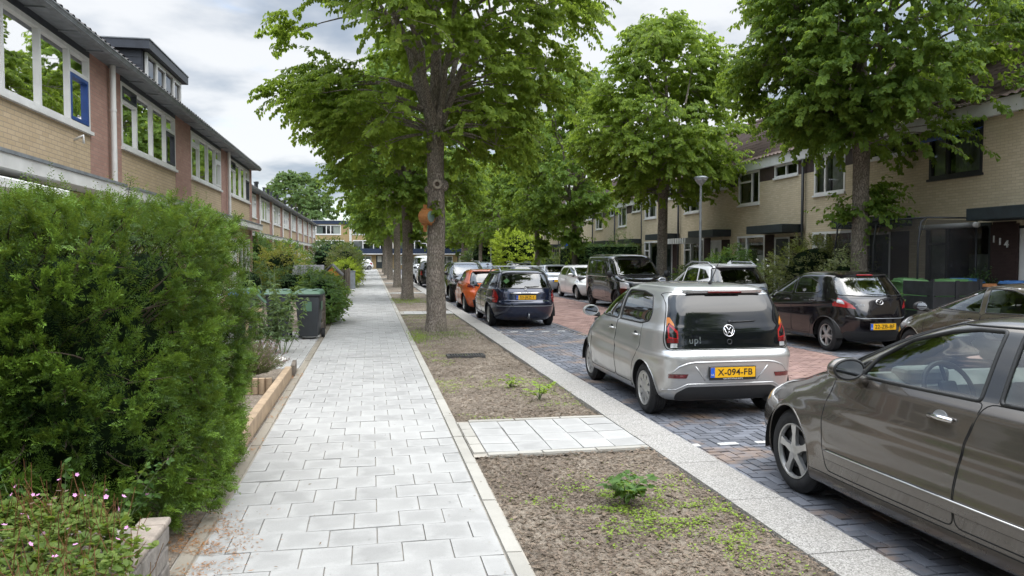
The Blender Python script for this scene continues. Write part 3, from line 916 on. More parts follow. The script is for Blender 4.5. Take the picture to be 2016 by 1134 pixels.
# ---------------------------------------------------------------- silver city hatchback (foreground)
def silver_hatch(loc):
    P = mat_paint('silver_paint', (0.50, 0.505, 0.50), .75, .34, 1, .12)
    ax = (1.19, -1.23); Rw = .292
    rows = [(.19, 1.60, -1.58, .70, 3.4, 7), (.22, 1.66, -1.66, .76, 3.4, 7), (.30, 1.74, -1.735, .80, 3.4, 8.5), (.42, 1.775, -1.775, .815, 3.4, 8.5),
            (.58, 1.79, -1.80, .822, 3.3, 8.5), (.68, 1.765, -1.80, .822, 3.2, 8.5), (.735, 1.73, -1.785, .818, 3.2, 8.5), (.765, 1.70, -1.745, .815, 3.1, 9.5), (.80, 1.66, -1.735, .812, 3.0, 9.5),
            (.90, 1.45, -1.72, .80, 3.0, 9.5), (.96, 1.20, -1.71, .788, 3.2, 9.5), (1.00, 1.02, -1.70, .770, 3.6, 9.5), (1.05, .90, -1.685, .748, 4, 9.5),
            (1.20, .58, -1.64, .700, 4.5, 9.5), (1.32, .30, -1.585, .648, 4.5, 9.5), (1.385, .12, -1.55, .605, 4.5, 8.5), (1.42, .0, -1.52, .565, 4.2, 7),
            (1.445, -.10, -1.47, .545, 4, 5.5), (1.465, -.22, -1.30, .46, 3.4, 4), (1.48, -.38, -1.05, .30, 3, 3), (1.484, -.5, -.9, .15, 2.5, 2.5)]
    ext = lambda x, y, z: .012 * math.exp(-((z - .74 - .03 * y) / .05) ** 2) * (1 if y < 1.2 else 0) - .012 * math.exp(-((z - .52) / .10) ** 2) * (1 if abs(y) < .85 else 0)
    c = Car('parked_car', 'silver small hatchback with glossy black glass tailgate, parked between dark estate and brown saloon', 'car', loc, 0, rows, P,
            group='cars parked on the left side of the road', disp=arch_disp(ax, Rw, .016, ext), sub=5, N=30)
    c.arches(ax, Rw, .04)
    # side glass
    fw = rounded([(.80, 1.015), (.70, 1.10), (.24, 1.345), (-.18, 1.375), (-.20, 1.015)], .03)
    rw = rounded([(-.28, 1.015), (-.26, 1.375), (-.78, 1.375), (-1.13, 1.335), (-1.28, 1.17), (-1.26, 1.06), (-1.05, 1.02)], .05)
    for sg in (-1, 1):
        c.window(fw, 'side', sg, MAT['carglass'], seal=.012)
        c.window(rw, 'side', sg, MAT['carglass'], seal=.012)
        c.door(rounded([(.86, .30), (.88, 1.0), (-.24, 1.02), (-.245, .30)], .08), sg, (-.08, .88), P)
        c.door(rounded([(-.25, .30), (-.245, 1.01), (-1.12, 1.02), (-1.13, .74), (-.90, .55), (-.86, .30)], .05), sg, (-.97, .88), P)
    c.window(rounded([(-.60, 1.03), (.60, 1.03), (.52, 1.36), (-.52, 1.36)], .06), 'front', 1, MAT['carglass'], 'windscreen', .15, .012)
    # tail lamps then the black tailgate
    for sg in (-1, 1):
        L = lambda pts: [(sg * x, z) for x, z in pts]
        lamp = c.take(L([(.672, .80), (.60, .80), (.60, .845), (.665, .845)]), 'rear', 1, 'tail_lamp', MAT['clear'], None, .02, .004)
        par = lamp or c.root
        c.take(L([(.672, .915), (.602, .90), (.602, .955), (.662, 1.03), (.672, .96)]), 'rear', 1, 'lamp_core', MAT['blackgloss'], par, .02, .002)
        c.take(L([(.70, .850), (.585, .850), (.585, .892), (.70, .90)]), 'rear', 1, 'lower_lens', MAT['darkred'], par, .02, .004)
        c.take(L([(.685, .892), (.585, .884), (.585, .975), (.655, 1.055), (.685, 1.0)]), 'rear', 1, 'red_lens', MAT['red'], par, .02, .006, ymax=-1.60)
        c.take(L([(.685, 1.02), (.66, 1.065), (.615, 1.02), (.615, 1.05), (.645, 1.12), (.668, 1.12)]), 'rear', 1, 'amber_lens', MAT['amber'], par, .02, .006, ymax=-1.58)
    tg = c.take(rounded([(-.70, .785), (.70, .785), (.715, .90), (.69, 1.02), (.645, 1.22), (.605, 1.365), (-.605, 1.365), (-.645, 1.22), (-.69, 1.02), (-.715, .90)], .05),
                'rear', 1, 'tailgate_panel', MAT['tailglass'], None, .15, .003)
    c.line(rounded([(-.715, .775), (.715, .775), (.73, .90), (.70, 1.03), (.655, 1.22), (.62, 1.385), (-.62, 1.385), (-.655, 1.22), (-.70, 1.03), (-.73, .90)], .05), 'rear', 1, 'tailgate_gap', MAT['seam'], tg, .006, -.001, True)
    # lower bumper
    bp = c.take(rounded([(-.60, .215), (.60, .215), (.62, .30), (.50, .375), (-.50, .375), (-.62, .30)], .04), 'rear', 1, 'bumper_insert', MAT['trim'], None, .1, .004)
    c.line([(-.79, .33), (-.62, .345), (-.50, .405), (.50, .405), (.62, .345), (.79, .33)], 'rear', 1, 'bumper_crease', P, bp, .010, -.003)
    c.line([(-.70, .50), (-.60, .60), (-.50, .635), (-.42, .645), (.42, .645), (.50, .635), (.60, .60), (.70, .50)], 'rear', 1, 'bumper_crease', P, bp, .012, -.004)
    for sg in (-1, 1):
        c.take([(sg * .70, .475), (sg * .70, .52), (sg * .50, .52), (sg * .52, .475)], 'rear', 1, 'reflector', MAT['darkred'], None, .05, .006)
        c.line([(sg * .30, .44), (sg * .42, .60)], 'rear', 1, 'bumper_crease', P, bp, .009, -.003)
    c.plate(.535, 'X-094-FB', extra='GEN BROCKHUIS AUTO')
    # emblem, lettering, wiper, keyhole camera
    Mx = c.frame_at(0, .975); m = MB(); ring_emblem(m, Mx, .063, .0055)
    stroke(m, Mx, [(-.033, .050), (0, .004), (.033, .050)], .0055)
    stroke(m, Mx, [(-.052, .026), (-.026, -.048), (0, -.008), (.026, -.048), (.052, .026)], .0055)
    m.build('round_emblem', MAT['chrome'], c.root, smooth=True)
    Mx = c.frame_at(0, .855); m = MB(); ring_emblem(m, Mx, .026, .006); m.build('camera_ring', MAT['trim'], c.root, smooth=True)
    c.text('up!', -.40, .875, .105, MAT['chrome'], None, off=.007, bold=.001, spacing=1.1)
    c.wiper(.02, 1.065, .32, 1.075)
    # spoiler with brake lamp
    m = MB(); P3 = [(-.46, -1.36, 1.437), (.46, -1.36, 1.437), (.47, -1.555, 1.412), (.36, -1.60, 1.414), (-.36, -1.60, 1.414), (-.47, -1.555, 1.412)]
    m.prism(P3, (0, .012, -.030)); o = m.build('roof_spoiler', P, c.root)
    m = MB(); m.box(-.20, .20, -1.608, -1.595, 1.384, 1.404, .003); m.build('brake_lamp', MAT['darkred'], o)
    m = MB(); m.box(-.44, .44, -1.585, -1.56, 1.372, 1.384, .004); m.build('spoiler_shadow_strip', MAT['trim'], o)
    m = MB(); m.tube([(.0, -1.22, 1.475), (0, -1.25, 1.50)], .02, 8); m.tube([(0, -1.25, 1.50), (.0, -1.43, 1.70)], [.007, .004], 6)
    m.build('roof_aerial', MAT['trim'], c.root, smooth=True)
    c.mirrors(.70, 1.05, .76, None, (.115, .09, .078), .10)
    c.interior(-1, -.75, .72, .55, MAT['seat'])
    c.wheels('hubcap')
    m = MB(); m.tube([(.5, -1.6, .2), (.5, -1.76, .19)], .03, 10); m.build('exhaust', MAT['iron'], c.root)
    c.body(); c.root.scale = (1.035, 1.035, 1.035)
    return c

# ---------------------------------------------------------------- brown-grey saloon in the foreground
def grey_saloon(loc):
    P = mat_paint('taupe_metallic', (0.118, 0.105, 0.092), .6, .25, 1, .05)
    ax = (1.51, -1.22); Rw = .318
    rows = [(.185, 2.30, -2.05, .80, 2.9, 4), (.22, 2.39, -2.15, .845, 2.9, 4), (.30, 2.45, -2.2, .865, 2.9, 4), (.45, 2.48, -2.25, .872, 2.9, 4),
            (.58, 2.465, -2.26, .878, 2.8, 4), (.66, 2.41, -2.255, .878, 2.7, 4), (.74, 2.27, -2.24, .870, 2.6, 4), (.82, 1.96, -2.22, .862, 2.7, 4), (.91, 1.66, -2.19, .855, 3, 4.2),
            (.97, 1.40, -2.1, .842, 3.6, 4), (1.01, 1.30, -1.9, .822, 3.6, 4), (1.045, 1.20, -1.74, .800, 3.8, 4),
            (1.12, 1.02, -1.60, .765, 4.2, 4), (1.23, .76, -1.38, .715, 4.2, 4), (1.33, .48, -1.14, .665, 4.2, 4),
            (1.41, .20, -.94, .615, 4, 3.8), (1.45, .02, -.80, .56, 3.6, 3.5), (1.475, -.16, -.64, .42, 3, 3), (1.485, -.32, -.48, .18, 2.5, 2.5)]
    ext = lambda x, y, z: .010 * math.exp(-((z - .80) / .05) ** 2) - .016 * math.exp(-((z - .48) / .09) ** 2) * (1 if abs(y) < .95 else .2)
    c = Car('parked_car', 'brown-grey metallic saloon cut off by the right edge, nearest car in the photo', 'car', loc, 0, rows, P,
            group='cars parked on the left side of the road', disp=arch_disp(ax, Rw, .018, ext), sub=6, N=34)
    c.arches(ax, Rw, .04)
    fw = rounded([(.68, 1.02), (.60, 1.15), (.38, 1.285), (.05, 1.37), (-.12, 1.395), (-.315, 1.40), (-.325, 1.035)], .022)
    qw = rounded([(.95, 1.008), (.75, 1.018), (.66, 1.12)], .012)
    rw = rounded([(-.45, 1.04), (-.43, 1.40), (-.60, 1.385), (-.92, 1.30), (-1.20, 1.17), (-1.25, 1.07)], .03)
    for sg in (-1, 1):
        c.window(fw, 'side', sg, MAT['carglass'], seal=.013)
        c.window(qw, 'side', sg, MAT['darkglass'], seal=.010)
        c.window(rw, 'side', sg, MAT['carglass'], seal=.013)
        c.take(rounded([(-.337, 1.037), (-.327, 1.40), (-.418, 1.40), (-.438, 1.04)], .008), 'side', sg, 'pillar_trim', MAT['blackgloss'], None, .15, .001)
        c.take([(.92, .415), (.92, .475), (-1.0, .475), (-1.0, .415)], 'side', sg, 'side_moulding', P, None, .1, .010)
        c.line([(.93, .477), (-1.0, .477)], 'side', sg, 'chrome_strip', MAT['chrome'], None, .006, .010)
        c.line([(.93, .413), (-1.0, .413)], 'side', sg, 'moulding_gap', MAT['seam'], None, .005, .002)
        c.door(rounded([(.94, .33), (1.02, .70), (.97, 1.005), (-.365, 1.03), (-.30, .85), (-.235, .60), (-.22, .33)], .05), sg, (-.11, .905), MAT['chrome'])
        c.door(rounded([(-.23, .33), (-.245, .60), (-.31, .85), (-.375, 1.03), (-1.22, 1.05), (-1.18, .80), (-.87, .55), (-.85, .33)], .06), sg, (-1.05, .86), MAT['chrome'])
        c.line([(1.14, .30), (-.88, .30)], 'side', sg, 'sill_line', MAT['seam'], None, .004, -.001)
        c.line([(1.74, .20), (1.92, .22), (2.14, .23)], 'side', sg, 'bumper_lip', MAT['trim'], None, .012, 0)
        c.line([(1.90, .40), (2.16, .43)], 'side', sg, 'bumper_gap', MAT['seam'], None, .004, -.001)
        c.take([(1.95, .66), (2.22, .64), (2.24, .70), (1.87, .77)], 'side', sg, 'headlight', MAT['clear'], None, .1, .002)
        c.line([(.98, 1.06), (.68, 1.19), (.40, 1.32), (.06, 1.41), (-.5, 1.425)], 'side', sg, 'roof_channel', MAT['trim'], None, .007, .001)
    ws = c.window(rounded([(-.70, 1.035), (.70, 1.035), (.56, 1.41), (-.56, 1.41)], .06), 'front', 1, MAT['carglass'], 'windscreen', .12, .010)
    c.window(rounded([(-.62, 1.10), (.62, 1.10), (.50, 1.40), (-.50, 1.40)], .06), 'rear', 1, MAT['carglass'], 'rear_window', .12, .010)
    c.line([(-.74, .90), (-.60, 1.0)], 'top', 1, 'bonnet_gap', MAT['seam'], None, .004)
    c.interior(-1, -.95, .60, .54, MAT['seatgrey'], beltz=1.02, w=.58)
    # two-part curved handle bowls
    m = MB()
    for sg in (-1, 1):
        cx = sg * .985
        m2 = MB(); m2.ellipsoid((cx, .57, 1.09), (.125, .085, .073), 20, 14)
        bmesh.ops.bisect_plane(m2.bm, geom=m2.bm.verts[:] + m2.bm.edges[:] + m2.bm.faces[:], plane_co=(0, .535, 0), plane_no=(0, -1, 0), clear_outer=True)
        es = [e for e in m2.bm.edges if len(e.link_faces) == 1]; bmesh.ops.contextual_create(m2.bm, geom=es)
        o = m2.build('door_mirror', P, c.root, smooth=True, angle=40)
        m2 = MB(); m2.prism([(cx + .10 * math.cos(t), .5325, 1.09 + .056 * math.sin(t)) for t in np.linspace(0, 2 * PI, 25)[:-1]], (0, -.004, 0)); m2.build('mirror_glass', MAT['mirror'], o)
        m2 = MB(); m2.tube([(cx + .108 * math.cos(t), .533, 1.09 + .062 * math.sin(t)) for t in np.linspace(0, 2 * PI, 25)], .010, 6); m2.build('mirror_rim', MAT['trim'], o, smooth=True)
        m2 = MB(); m2.tube([(sg * .82, .61, .99), (sg * .93, .575, 1.04)], [.045, .035], 8); m2.build('mirror_arm', P, o, smooth=True)
    m.bm.free()
    m = MB(); m.ellipsoid((.0, .30, 1.31), (.11, .02, .035), 14, 8); m.build('interior_mirror', MAT['trim'], c.root, smooth=True)
    c.wheels('five', rimmat=MAT['alloy'], tw=.205, rimr=.65)
    c.body(); c.root.scale = (1, 1, 1.025)
    return c

# ---------------------------------------------------------------- dark blue estate
def blue_estate(loc):
    P = mat_paint('midnight_blue', (0.010, 0.015, 0.038), .45, .18, 1, .02)
    ax = (1.36, -1.35); Rw = .315
    rows = [(.20, 2.05, -2.08, .80, 3, 4.2), (.28, 2.18, -2.18, .86, 3, 4.2), (.42, 2.24, -2.24, .895, 3, 4.4), (.58, 2.25, -2.25, .905, 3, 4.5), (.66, 2.22, -2.24, .908, 3, 4.6),
            (.72, 2.14, -2.20, .905, 3, 4.6), (.82, 1.92, -2.18, .90, 3, 4.6), (.92, 1.55, -2.16, .885, 3, 4.6), (1.0, 1.22, -2.13, .862, 3.5, 4.6), (1.05, 1.08, -2.11, .835, 4, 4.6),
            (1.2, .72, -2.03, .775, 4, 4.6), (1.33, .38, -1.94, .715, 4, 4.6), (1.42, .10, -1.87, .665, 4, 4.6), (1.465, -.08, -1.82, .60, 3.6, 4.2), (1.49, -.26, -1.66, .50, 3.4, 3.6),
            (1.505, -.45, -1.35, .34, 3, 3), (1.51, -.6, -1.0, .15, 2.5, 2.5)]
    c = Car('parked_car', 'dark blue estate car with silver roof bars, rear towards the camera', 'car', loc, 0, rows, P,
            group='cars parked on the left side of the road', disp=arch_disp(ax, Rw, .016, lambda x, y, z: .01 * math.exp(-((z - .8) / .05) ** 2)), sub=5, N=26)
    c.arches(ax, Rw)
    for sg in (-1, 1):
        c.window(rounded([(.95, 1.06), (.45, 1.30), (.0, 1.40), (-.12, 1.40), (-.16, 1.05)], .03), 'side', sg, MAT['carglass'])
        c.window(rounded([(-.24, 1.05), (-.20, 1.405), (-.95, 1.40), (-1.02, 1.08)], .03), 'side', sg, MAT['carglass'])
        c.window(rounded([(-1.10, 1.09), (-1.04, 1.395), (-1.62, 1.37), (-1.86, 1.16), (-1.80, 1.12)], .03), 'side', sg, MAT['darkglass'])
        c.door(rounded([(.95, .32), (1.0, .98), (-.2, 1.0), (-.2, .32)], .06), sg, (-.05, .90), P)
        c.door(rounded([(-.21, .32), (-.21, 1.0), (-1.10, 1.02), (-1.12, .78), (-.94, .6), (-.92, .32)], .05), sg, (-.98, .90), P)
        c.line([(.9, .50), (-.95, .50)], 'side', sg, 'side_moulding', MAT['chrome'], None, .008, .004)
        lamp = c.take(rounded([(sg * .96, .70), (sg * .735, .66), (sg * .70, .80), (sg * .74, .95), (sg * .80, 1.02), (sg * .96, 1.04)], .03), 'rear', 1, 'tail_lamp', MAT['red'], None, .02, .008)
        if lamp:
            c.line([(sg * .78, .80), (sg * .86, .78)], 'rear', 1, 'lamp_band', MAT['darkred'], lamp, .02, .002)
    c.window(rounded([(-.66, 1.06), (.66, 1.06), (.54, 1.41), (-.54, 1.41)], .05), 'front', 1, MAT['carglass'], 'windscreen', .12)
    c.window(rounded([(-.70, 1.03), (.70, 1.03), (.575, 1.415), (-.575, 1.415)], .09), 'rear', 1, MAT['darkglass'], 'rear_window', .15, .012)
    c.line(rounded([(-.66, .60), (.66, .60), (.72, .66), (.71, .80), (.76, 1.0), (.62, 1.44), (-.62, 1.44), (-.76, 1.0), (-.71, .80), (-.72, .66)], .04), 'rear', 1, 'tailgate_gap', MAT['seam'], None, .005, -.001, True)
    c.line([(-.74, .585), (-.70, .575), (.70, .575), (.74, .585)], 'rear', 1, 'bumper_edge', MAT['steel'], None, .006, .001)
    m = MB(); P2 = c.path([(-.40, .905), (.40, .905)], 'rear', 1, .012, .1); m.tube(P2, [.012] + [.024] * (len(P2) - 2) + [.012], 8); m.build('tailgate_strip', MAT['chrome'], c.root, smooth=True)
    c.text('P E U G E O T', 0, .905, .042, MAT['black'], None, off=.036, bold=.001)
    Mx = c.frame_at(0, 1.0); m = MB()
    for pts in ([(-.02, .045), (.01, .05), (.02, .02), (-.01, .0), (-.02, -.045)], [(.015, .02), (.045, .01)], [(.0, 0), (.03, -.015), (.035, -.045)], [(-.015, .01), (-.045, .0)]):
        stroke(m, Mx, pts, .009)
    m.build('lion_emblem', MAT['chrome'], c.root, smooth=True)
    c.text('308 SW', .52, .70, .05, MAT['chrome'], None, off=.008)
    c.plate(.80, '53-JKZ-1')
    c.wiper(.0, 1.06, .36, 1.075)
    for sg in (-1, 1):
        m = MB(); m.tube([(sg * .60, -1.80, 1.44), (sg * .58, -1.55, 1.525), (sg * .58, -.4, 1.545), (sg * .60, .0, 1.44)], .018, 8); m.build('roof_rail', MAT['steel'], c.root, smooth=True)
    for y in (-1.35, -.5):
        m = MB(); m.box(-.66, .66, y - .03, y + .03, 1.575, 1.60, .008); m.box(-.61, -.55, y - .04, y + .04, 1.53, 1.58); m.box(.55, .61, y - .04, y + .04, 1.53, 1.58); m.build('roof_bar', MAT['steel'], c.root)
    m = MB(); m.tube([(0.05, -2.2, .28), (.05, -2.30, .27), (.05, -2.32, .33), (.05, -2.32, .38)], [.02, .02, .018, .025], 8); m.build('tow_bar', MAT['steel'], c.root, smooth=True)
    m = MB(); Q = c.frame_at(-.48, 1.22, 'rear', .002); m.box(-.06, .06, -.06, .06, 0, .002); m.xform(Q @ Matrix.Rotation(R(45), 4, 'Z')); m.build('window_sticker', MAT['bingreen'], c.root)
    c.mirrors(.92, 1.06, .83, None, (.12, .08, .075), .12)
    c.interior(-1, -.9, .8, .52, MAT['seat'], w=.6)
    c.wheels('five', rimr=.66)
    c.body(); return c

# ---------------------------------------------------------------- orange hatchback
def orange_hatch(loc):
    P = mat_paint('orange_paint_metal', (0.50, 0.085, 0.012), .2, .28, 1, .06)
    ax = (1.22, -1.30); Rw = .315
    rows = [(.20, 1.80, -1.85, .78, 3, 4.2), (.30, 1.93, -1.94, .845, 3, 4.2), (.5, 1.97, -1.99, .87, 3, 4.4), (.66, 1.94, -1.97, .872, 3, 4.4), (.78, 1.80, -1.90, .868, 3, 4.4), (.9, 1.45, -1.86, .855, 3, 4.4),
            (.98, 1.10, -1.82, .83, 3.5, 4.4), (1.05, .90, -1.77, .80, 4, 4.4), (1.2, .55, -1.66, .735, 4, 4.4), (1.32, .22, -1.55, .68, 4, 4.4), (1.385, .0, -1.50, .63, 3.6, 4.2), (1.415, -.15, -1.40, .55, 3.4, 3.8), (1.43, -.35, -1.15, .38, 3, 3), (1.437, -.5, -.9, .15, 2.5, 2.5)]
    c = Car('parked_car', 'bright orange hatchback parked in front of the dark blue estate', 'car', loc, 0, rows, P, group='cars parked on the left side of the road', disp=arch_disp(ax, Rw, .02), sub=5, N=24)
    c.arches(ax, Rw)
    for sg in (-1, 1):
        c.window(rounded([(.75, 1.04), (.30, 1.26), (.0, 1.345), (-.15, 1.35), (-.18, 1.02)], .03), 'side', sg, MAT['carglass'])
        c.window(rounded([(-.25, 1.02), (-.22, 1.35), (-.85, 1.33), (-1.15, 1.20), (-1.15, 1.08)], .03), 'side', sg, MAT['darkglass'])
        c.door(rounded([(.85, .32), (.88, .98), (-.2, 1.0), (-.2, .32)], .06), sg, (-.05, .86), P)
        c.door(rounded([(-.21, .32), (-.21, 1.0), (-1.05, 1.02), (-1.05, .75), (-.88, .6), (-.86, .32)], .05), sg, (-.92, .90), P)
        c.take(rounded([(sg * .9, .86), (sg * .5, .84), (sg * .5, .90), (sg * .78, .98), (sg * .9, .98)], .02), 'rear', 1, 'tail_lamp', MAT['darkred'], None, .02, .006)
    c.window(rounded([(-.62, 1.03), (.62, 1.03), (.52, 1.36), (-.52, 1.36)], .05), 'front', 1, MAT['carglass'], 'windscreen', .12)
    c.window(rounded([(-.66, 1.0), (.66, 1.0), (.57, 1.34), (-.57, 1.34)], .07), 'rear', 1, MAT['darkglass'], 'rear_window', .15, .014)
    c.take([(-.55, .25), (.55, .25), (.6, .45), (-.6, .45)], 'rear', 1, 'bumper_insert', MAT['trim'], None, .1, .004)
    m = MB(); m.prism([(-.52, -1.3, 1.418), (.52, -1.3, 1.418), (.55, -1.48, 1.395), (.48, -1.58, 1.382), (-.48, -1.58, 1.382), (-.55, -1.48, 1.395)], (0, .012, -.025)); m.build('roof_spoiler', P, c.root)
    m = MB(); m.tube([(0, -1.1, 1.42), (0, -1.3, 1.6)], .006, 6); m.build('roof_aerial', MAT['trim'], c.root)
    c.mirrors(.78, 1.03, .80, MAT['trim']); c.interior(-1, -.75, .75, .52, MAT['seat']); c.wheels('pairs'); c.body(); return c

# ---------------------------------------------------------------- black hatchback across the road
def black_hatch(loc):
    P = mat_paint('black_paint', (0.006, 0.005, 0.0065), .3, .16, 1, .02)
    ax = (1.17, -1.29); Rw = .30
    rows = [(.20, 1.72, -1.72, .76, 3, 3.6), (.28, 1.84, -1.82, .82, 3, 3.6), (.42, 1.92, -1.885, .84, 3, 3.6), (.56, 1.93, -1.90, .845, 3, 3.6), (.66, 1.90, -1.89, .847, 3, 3.7), (.76, 1.80, -1.86, .845, 3, 3.8), (.88, 1.50, -1.81, .835, 3, 3.9),
            (.98, 1.15, -1.76, .815, 3.4, 4), (1.05, .95, -1.70, .785, 4, 4), (1.18, .62, -1.56, .735, 4, 4), (1.3, .32, -1.42, .685, 4, 4), (1.39, .06, -1.32, .64, 3.8, 4), (1.435, -.1, -1.22, .57, 3.4, 3.6), (1.46, -.28, -1.02, .44, 3, 3), (1.472, -.45, -.8, .2, 2.5, 2.5)]
    ext = lambda x, y, z: .012 * math.exp(-((z - .82 + .06 * y) / .05) ** 2)
    c = Car('parked_car', 'black hatchback with red tail lamps and yellow plate, parked across the road', 'car', loc, 0, rows, P, group='cars parked on the right side of the road', disp=arch_disp(ax, Rw, .02, ext), sub=5, N=28)
    c.arches(ax, Rw)
    for sg in (-1, 1):
        c.window(rounded([(.82, 1.03), (.35, 1.25), (.05, 1.34), (-.12, 1.35), (-.15, 1.03)], .03), 'side', sg, MAT['carglass'])
        c.window(rounded([(-.24, 1.035), (-.20, 1.355), (-.62, 1.345), (-.93, 1.26), (-1.08, 1.14), (-1.05, 1.09), (-.95, 1.06)], .05), 'side', sg, MAT['carglass'])
        c.door(rounded([(.86, .30), (.92, .98), (-.19, 1.0), (-.19, .30)], .06), sg, (-.05, .90), P)
        c.door(rounded([(-.20, .30), (-.20, 1.0), (-1.05, 1.03), (-1.08, .8), (-.88, .56), (-.85, .30)], .05), sg, (-.93, .92), P)
        inner = c.take(rounded([(sg * .74, .92), (sg * .62, .88), (sg * .64, .95), (sg * .76, .99)], .02), 'rear', 1, 'tail_lamp', MAT['clear'], None, .02, .010, ymax=-1.55)
        c.take(rounded([(sg * .95, .88), (sg * .47, .80), (sg * .52, .87), (sg * .66, .985), (sg * .80, 1.035), (sg * .95, 1.02)], .02), 'rear', 1, 'red_lens' if inner else 'tail_lamp', MAT['red'], inner, .02, .008, ymax=-1.50)
        c.take([(sg * .66, .30), (sg * .66, .36), (sg * .80, .37), (sg * .80, .31)], 'rear', 1, 'reflector', MAT['darkred'], None, .05, .004)
    c.window(rounded([(-.62, 1.04), (.62, 1.04), (.52, 1.38), (-.52, 1.38)], .05), 'front', 1, MAT['carglass'], 'windscreen', .12)
    c.window(rounded([(-.68, 1.045), (0, 1.02), (.68, 1.045), (.56, 1.385), (-.56, 1.385)], .07), 'rear', 1, MAT['carglass'], 'rear_window', .12, .012)
    c.take(rounded([(-.60, .22), (.60, .22), (.66, .34), (.62, .40), (-.62, .40), (-.66, .34)], .03), 'rear', 1, 'bumper_insert', MAT['trim'], None, .05, .002)
    c.line(rounded([(-.45, .64), (.45, .64), (.60, .70), (.66, 1.0), (-.66, 1.0), (-.60, .70)], .05)[:], 'rear', 1, 'tailgate_gap', MAT['seam'], None, .005, -.001, True)
    c.line([(-.50, .655), (-.40, .635), (.40, .635), (.50, .655)], 'rear', 1, 'tailgate_edge', MAT['steel'], None, .006, .003)
    m = MB(); m.prism([(-.50, -1.12, 1.452), (.50, -1.12, 1.452), (.53, -1.28, 1.428), (.46, -1.34, 1.418), (-.46, -1.34, 1.418), (-.53, -1.28, 1.428)], (0, .012, -.022)); o = m.build('roof_spoiler', P, c.root)
    m = MB(); m.box(-.17, .17, -1.352, -1.338, 1.392, 1.416, .004); m.build('brake_lamp', MAT['red'], o)
    Mx = c.frame_at(0, .92); m = MB()
    m.tube([Mx @ Vector((.068 * math.cos(t), .050 * math.sin(t), .002)) for t in np.linspace(0, 2 * PI, 33)], .006, 6)
    stroke(m, Mx, [(-.064, .015), (-.03, .025), (0, -.02), (.03, .025), (.064, .015)], .006); m.build('oval_emblem', MAT['chrome'], c.root, smooth=True)
    c.text('mazda 2', -.40, .87, .05, MAT['steel'], None, off=.006)
    c.plate(.49, '22-ZB-BF')
    c.wiper(.28, 1.03, -.22, 1.055)
    c.mirrors(.84, 1.04, .80); c.interior(-1, -.75, .75, .52, MAT['seat']); c.wheels('pairs'); c.body(); c.root.scale = (1.03, 1.03, 1.06); return c

# ---------------------------------------------------------------- taupe hatchback, half hidden
def taupe_car(loc):
    P = mat_paint('warm_taupe', (0.13, 0.108, 0.082), .7, .27, 1, .06)
    ax = (1.33, -1.30); Rw = .325
    rows = [(.20, 1.95, -2.0, .80, 2.8, 4), (.3, 2.08, -2.1, .865, 2.8, 4), (.5, 2.15, -2.15, .895, 2.8, 4), (.66, 2.13, -2.14, .90, 2.7, 4), (.78, 2.0, -2.1, .895, 2.6, 4), (.88, 1.75, -2.07, .882, 2.7, 4), (.95, 1.45, -2.04, .865, 3, 4),
            (1.0, 1.2, -2.0, .842, 3.5, 4), (1.06, 1.0, -1.95, .81, 4, 4), (1.2, .64, -1.75, .745, 4, 4), (1.33, .28, -1.5, .685, 4, 4), (1.41, .02, -1.3, .63, 3.6, 3.6), (1.45, -.18, -1.1, .53, 3.2, 3.2), (1.47, -.38, -.85, .33, 3, 3), (1.475, -.5, -.7, .15, 2.5, 2.5)]
    c = Car('parked_car', 'warm taupe car with chrome window line, behind the roof of the nearest saloon', 'car', loc, 0, rows, P, group='cars parked on the right side of the road', disp=arch_disp(ax, Rw, .018), sub=5, N=28)
    c.arches(ax, Rw)
    for sg in (-1, 1):
        c.window(rounded([(.92, 1.045), (.5, 1.25), (.15, 1.355), (-.08, 1.375), (-.16, 1.03)], .025), 'side', sg, MAT['carglass'])
        c.window(rounded([(-.26, 1.03), (-.18, 1.38), (-.6, 1.37), (-1.0, 1.27), (-1.2, 1.13), (-1.2, 1.06)], .03), 'side', sg, MAT['carglass'])
        c.line([(1.06, 1.03), (.5, 1.285), (.1, 1.39), (-.3, 1.415), (-.7, 1.39)], 'side', sg, 'chrome_line', MAT['chrome'], None, .008, .002)
        c.door(rounded([(.95, .32), (.98, 1.0), (-.21, 1.015), (-.21, .32)], .06), sg, (-.05, .9), P)
        c.door(rounded([(-.22, .32), (-.22, 1.015), (-1.12, 1.03), (-1.15, .8), (-.9, .58), (-.88, .32)], .06), sg, (-.98, .92), P)
        c.take(rounded([(sg * .55, .72), (sg * .92, .74), (sg * .92, .84), (sg * .62, .84)], .02), 'front', 1, 'headlight', MAT['clear'], None, .02, .004)
    c.window(rounded([(-.66, 1.04), (.66, 1.04), (.55, 1.39), (-.55, 1.39)], .05), 'front', 1, MAT['carglass'], 'windscreen', .12)
    c.window(rounded([(-.62, 1.08), (.62, 1.08), (.52, 1.36), (-.52, 1.36)], .05), 'rear', 1, MAT['carglass'], 'rear_window', .12)
    c.mirrors(.90, 1.06, .83, MAT['trim']); c.interior(-1, -.85, .85, .54, MAT['seat'], beltz=1.0); c.wheels('ten'); c.body(); return c

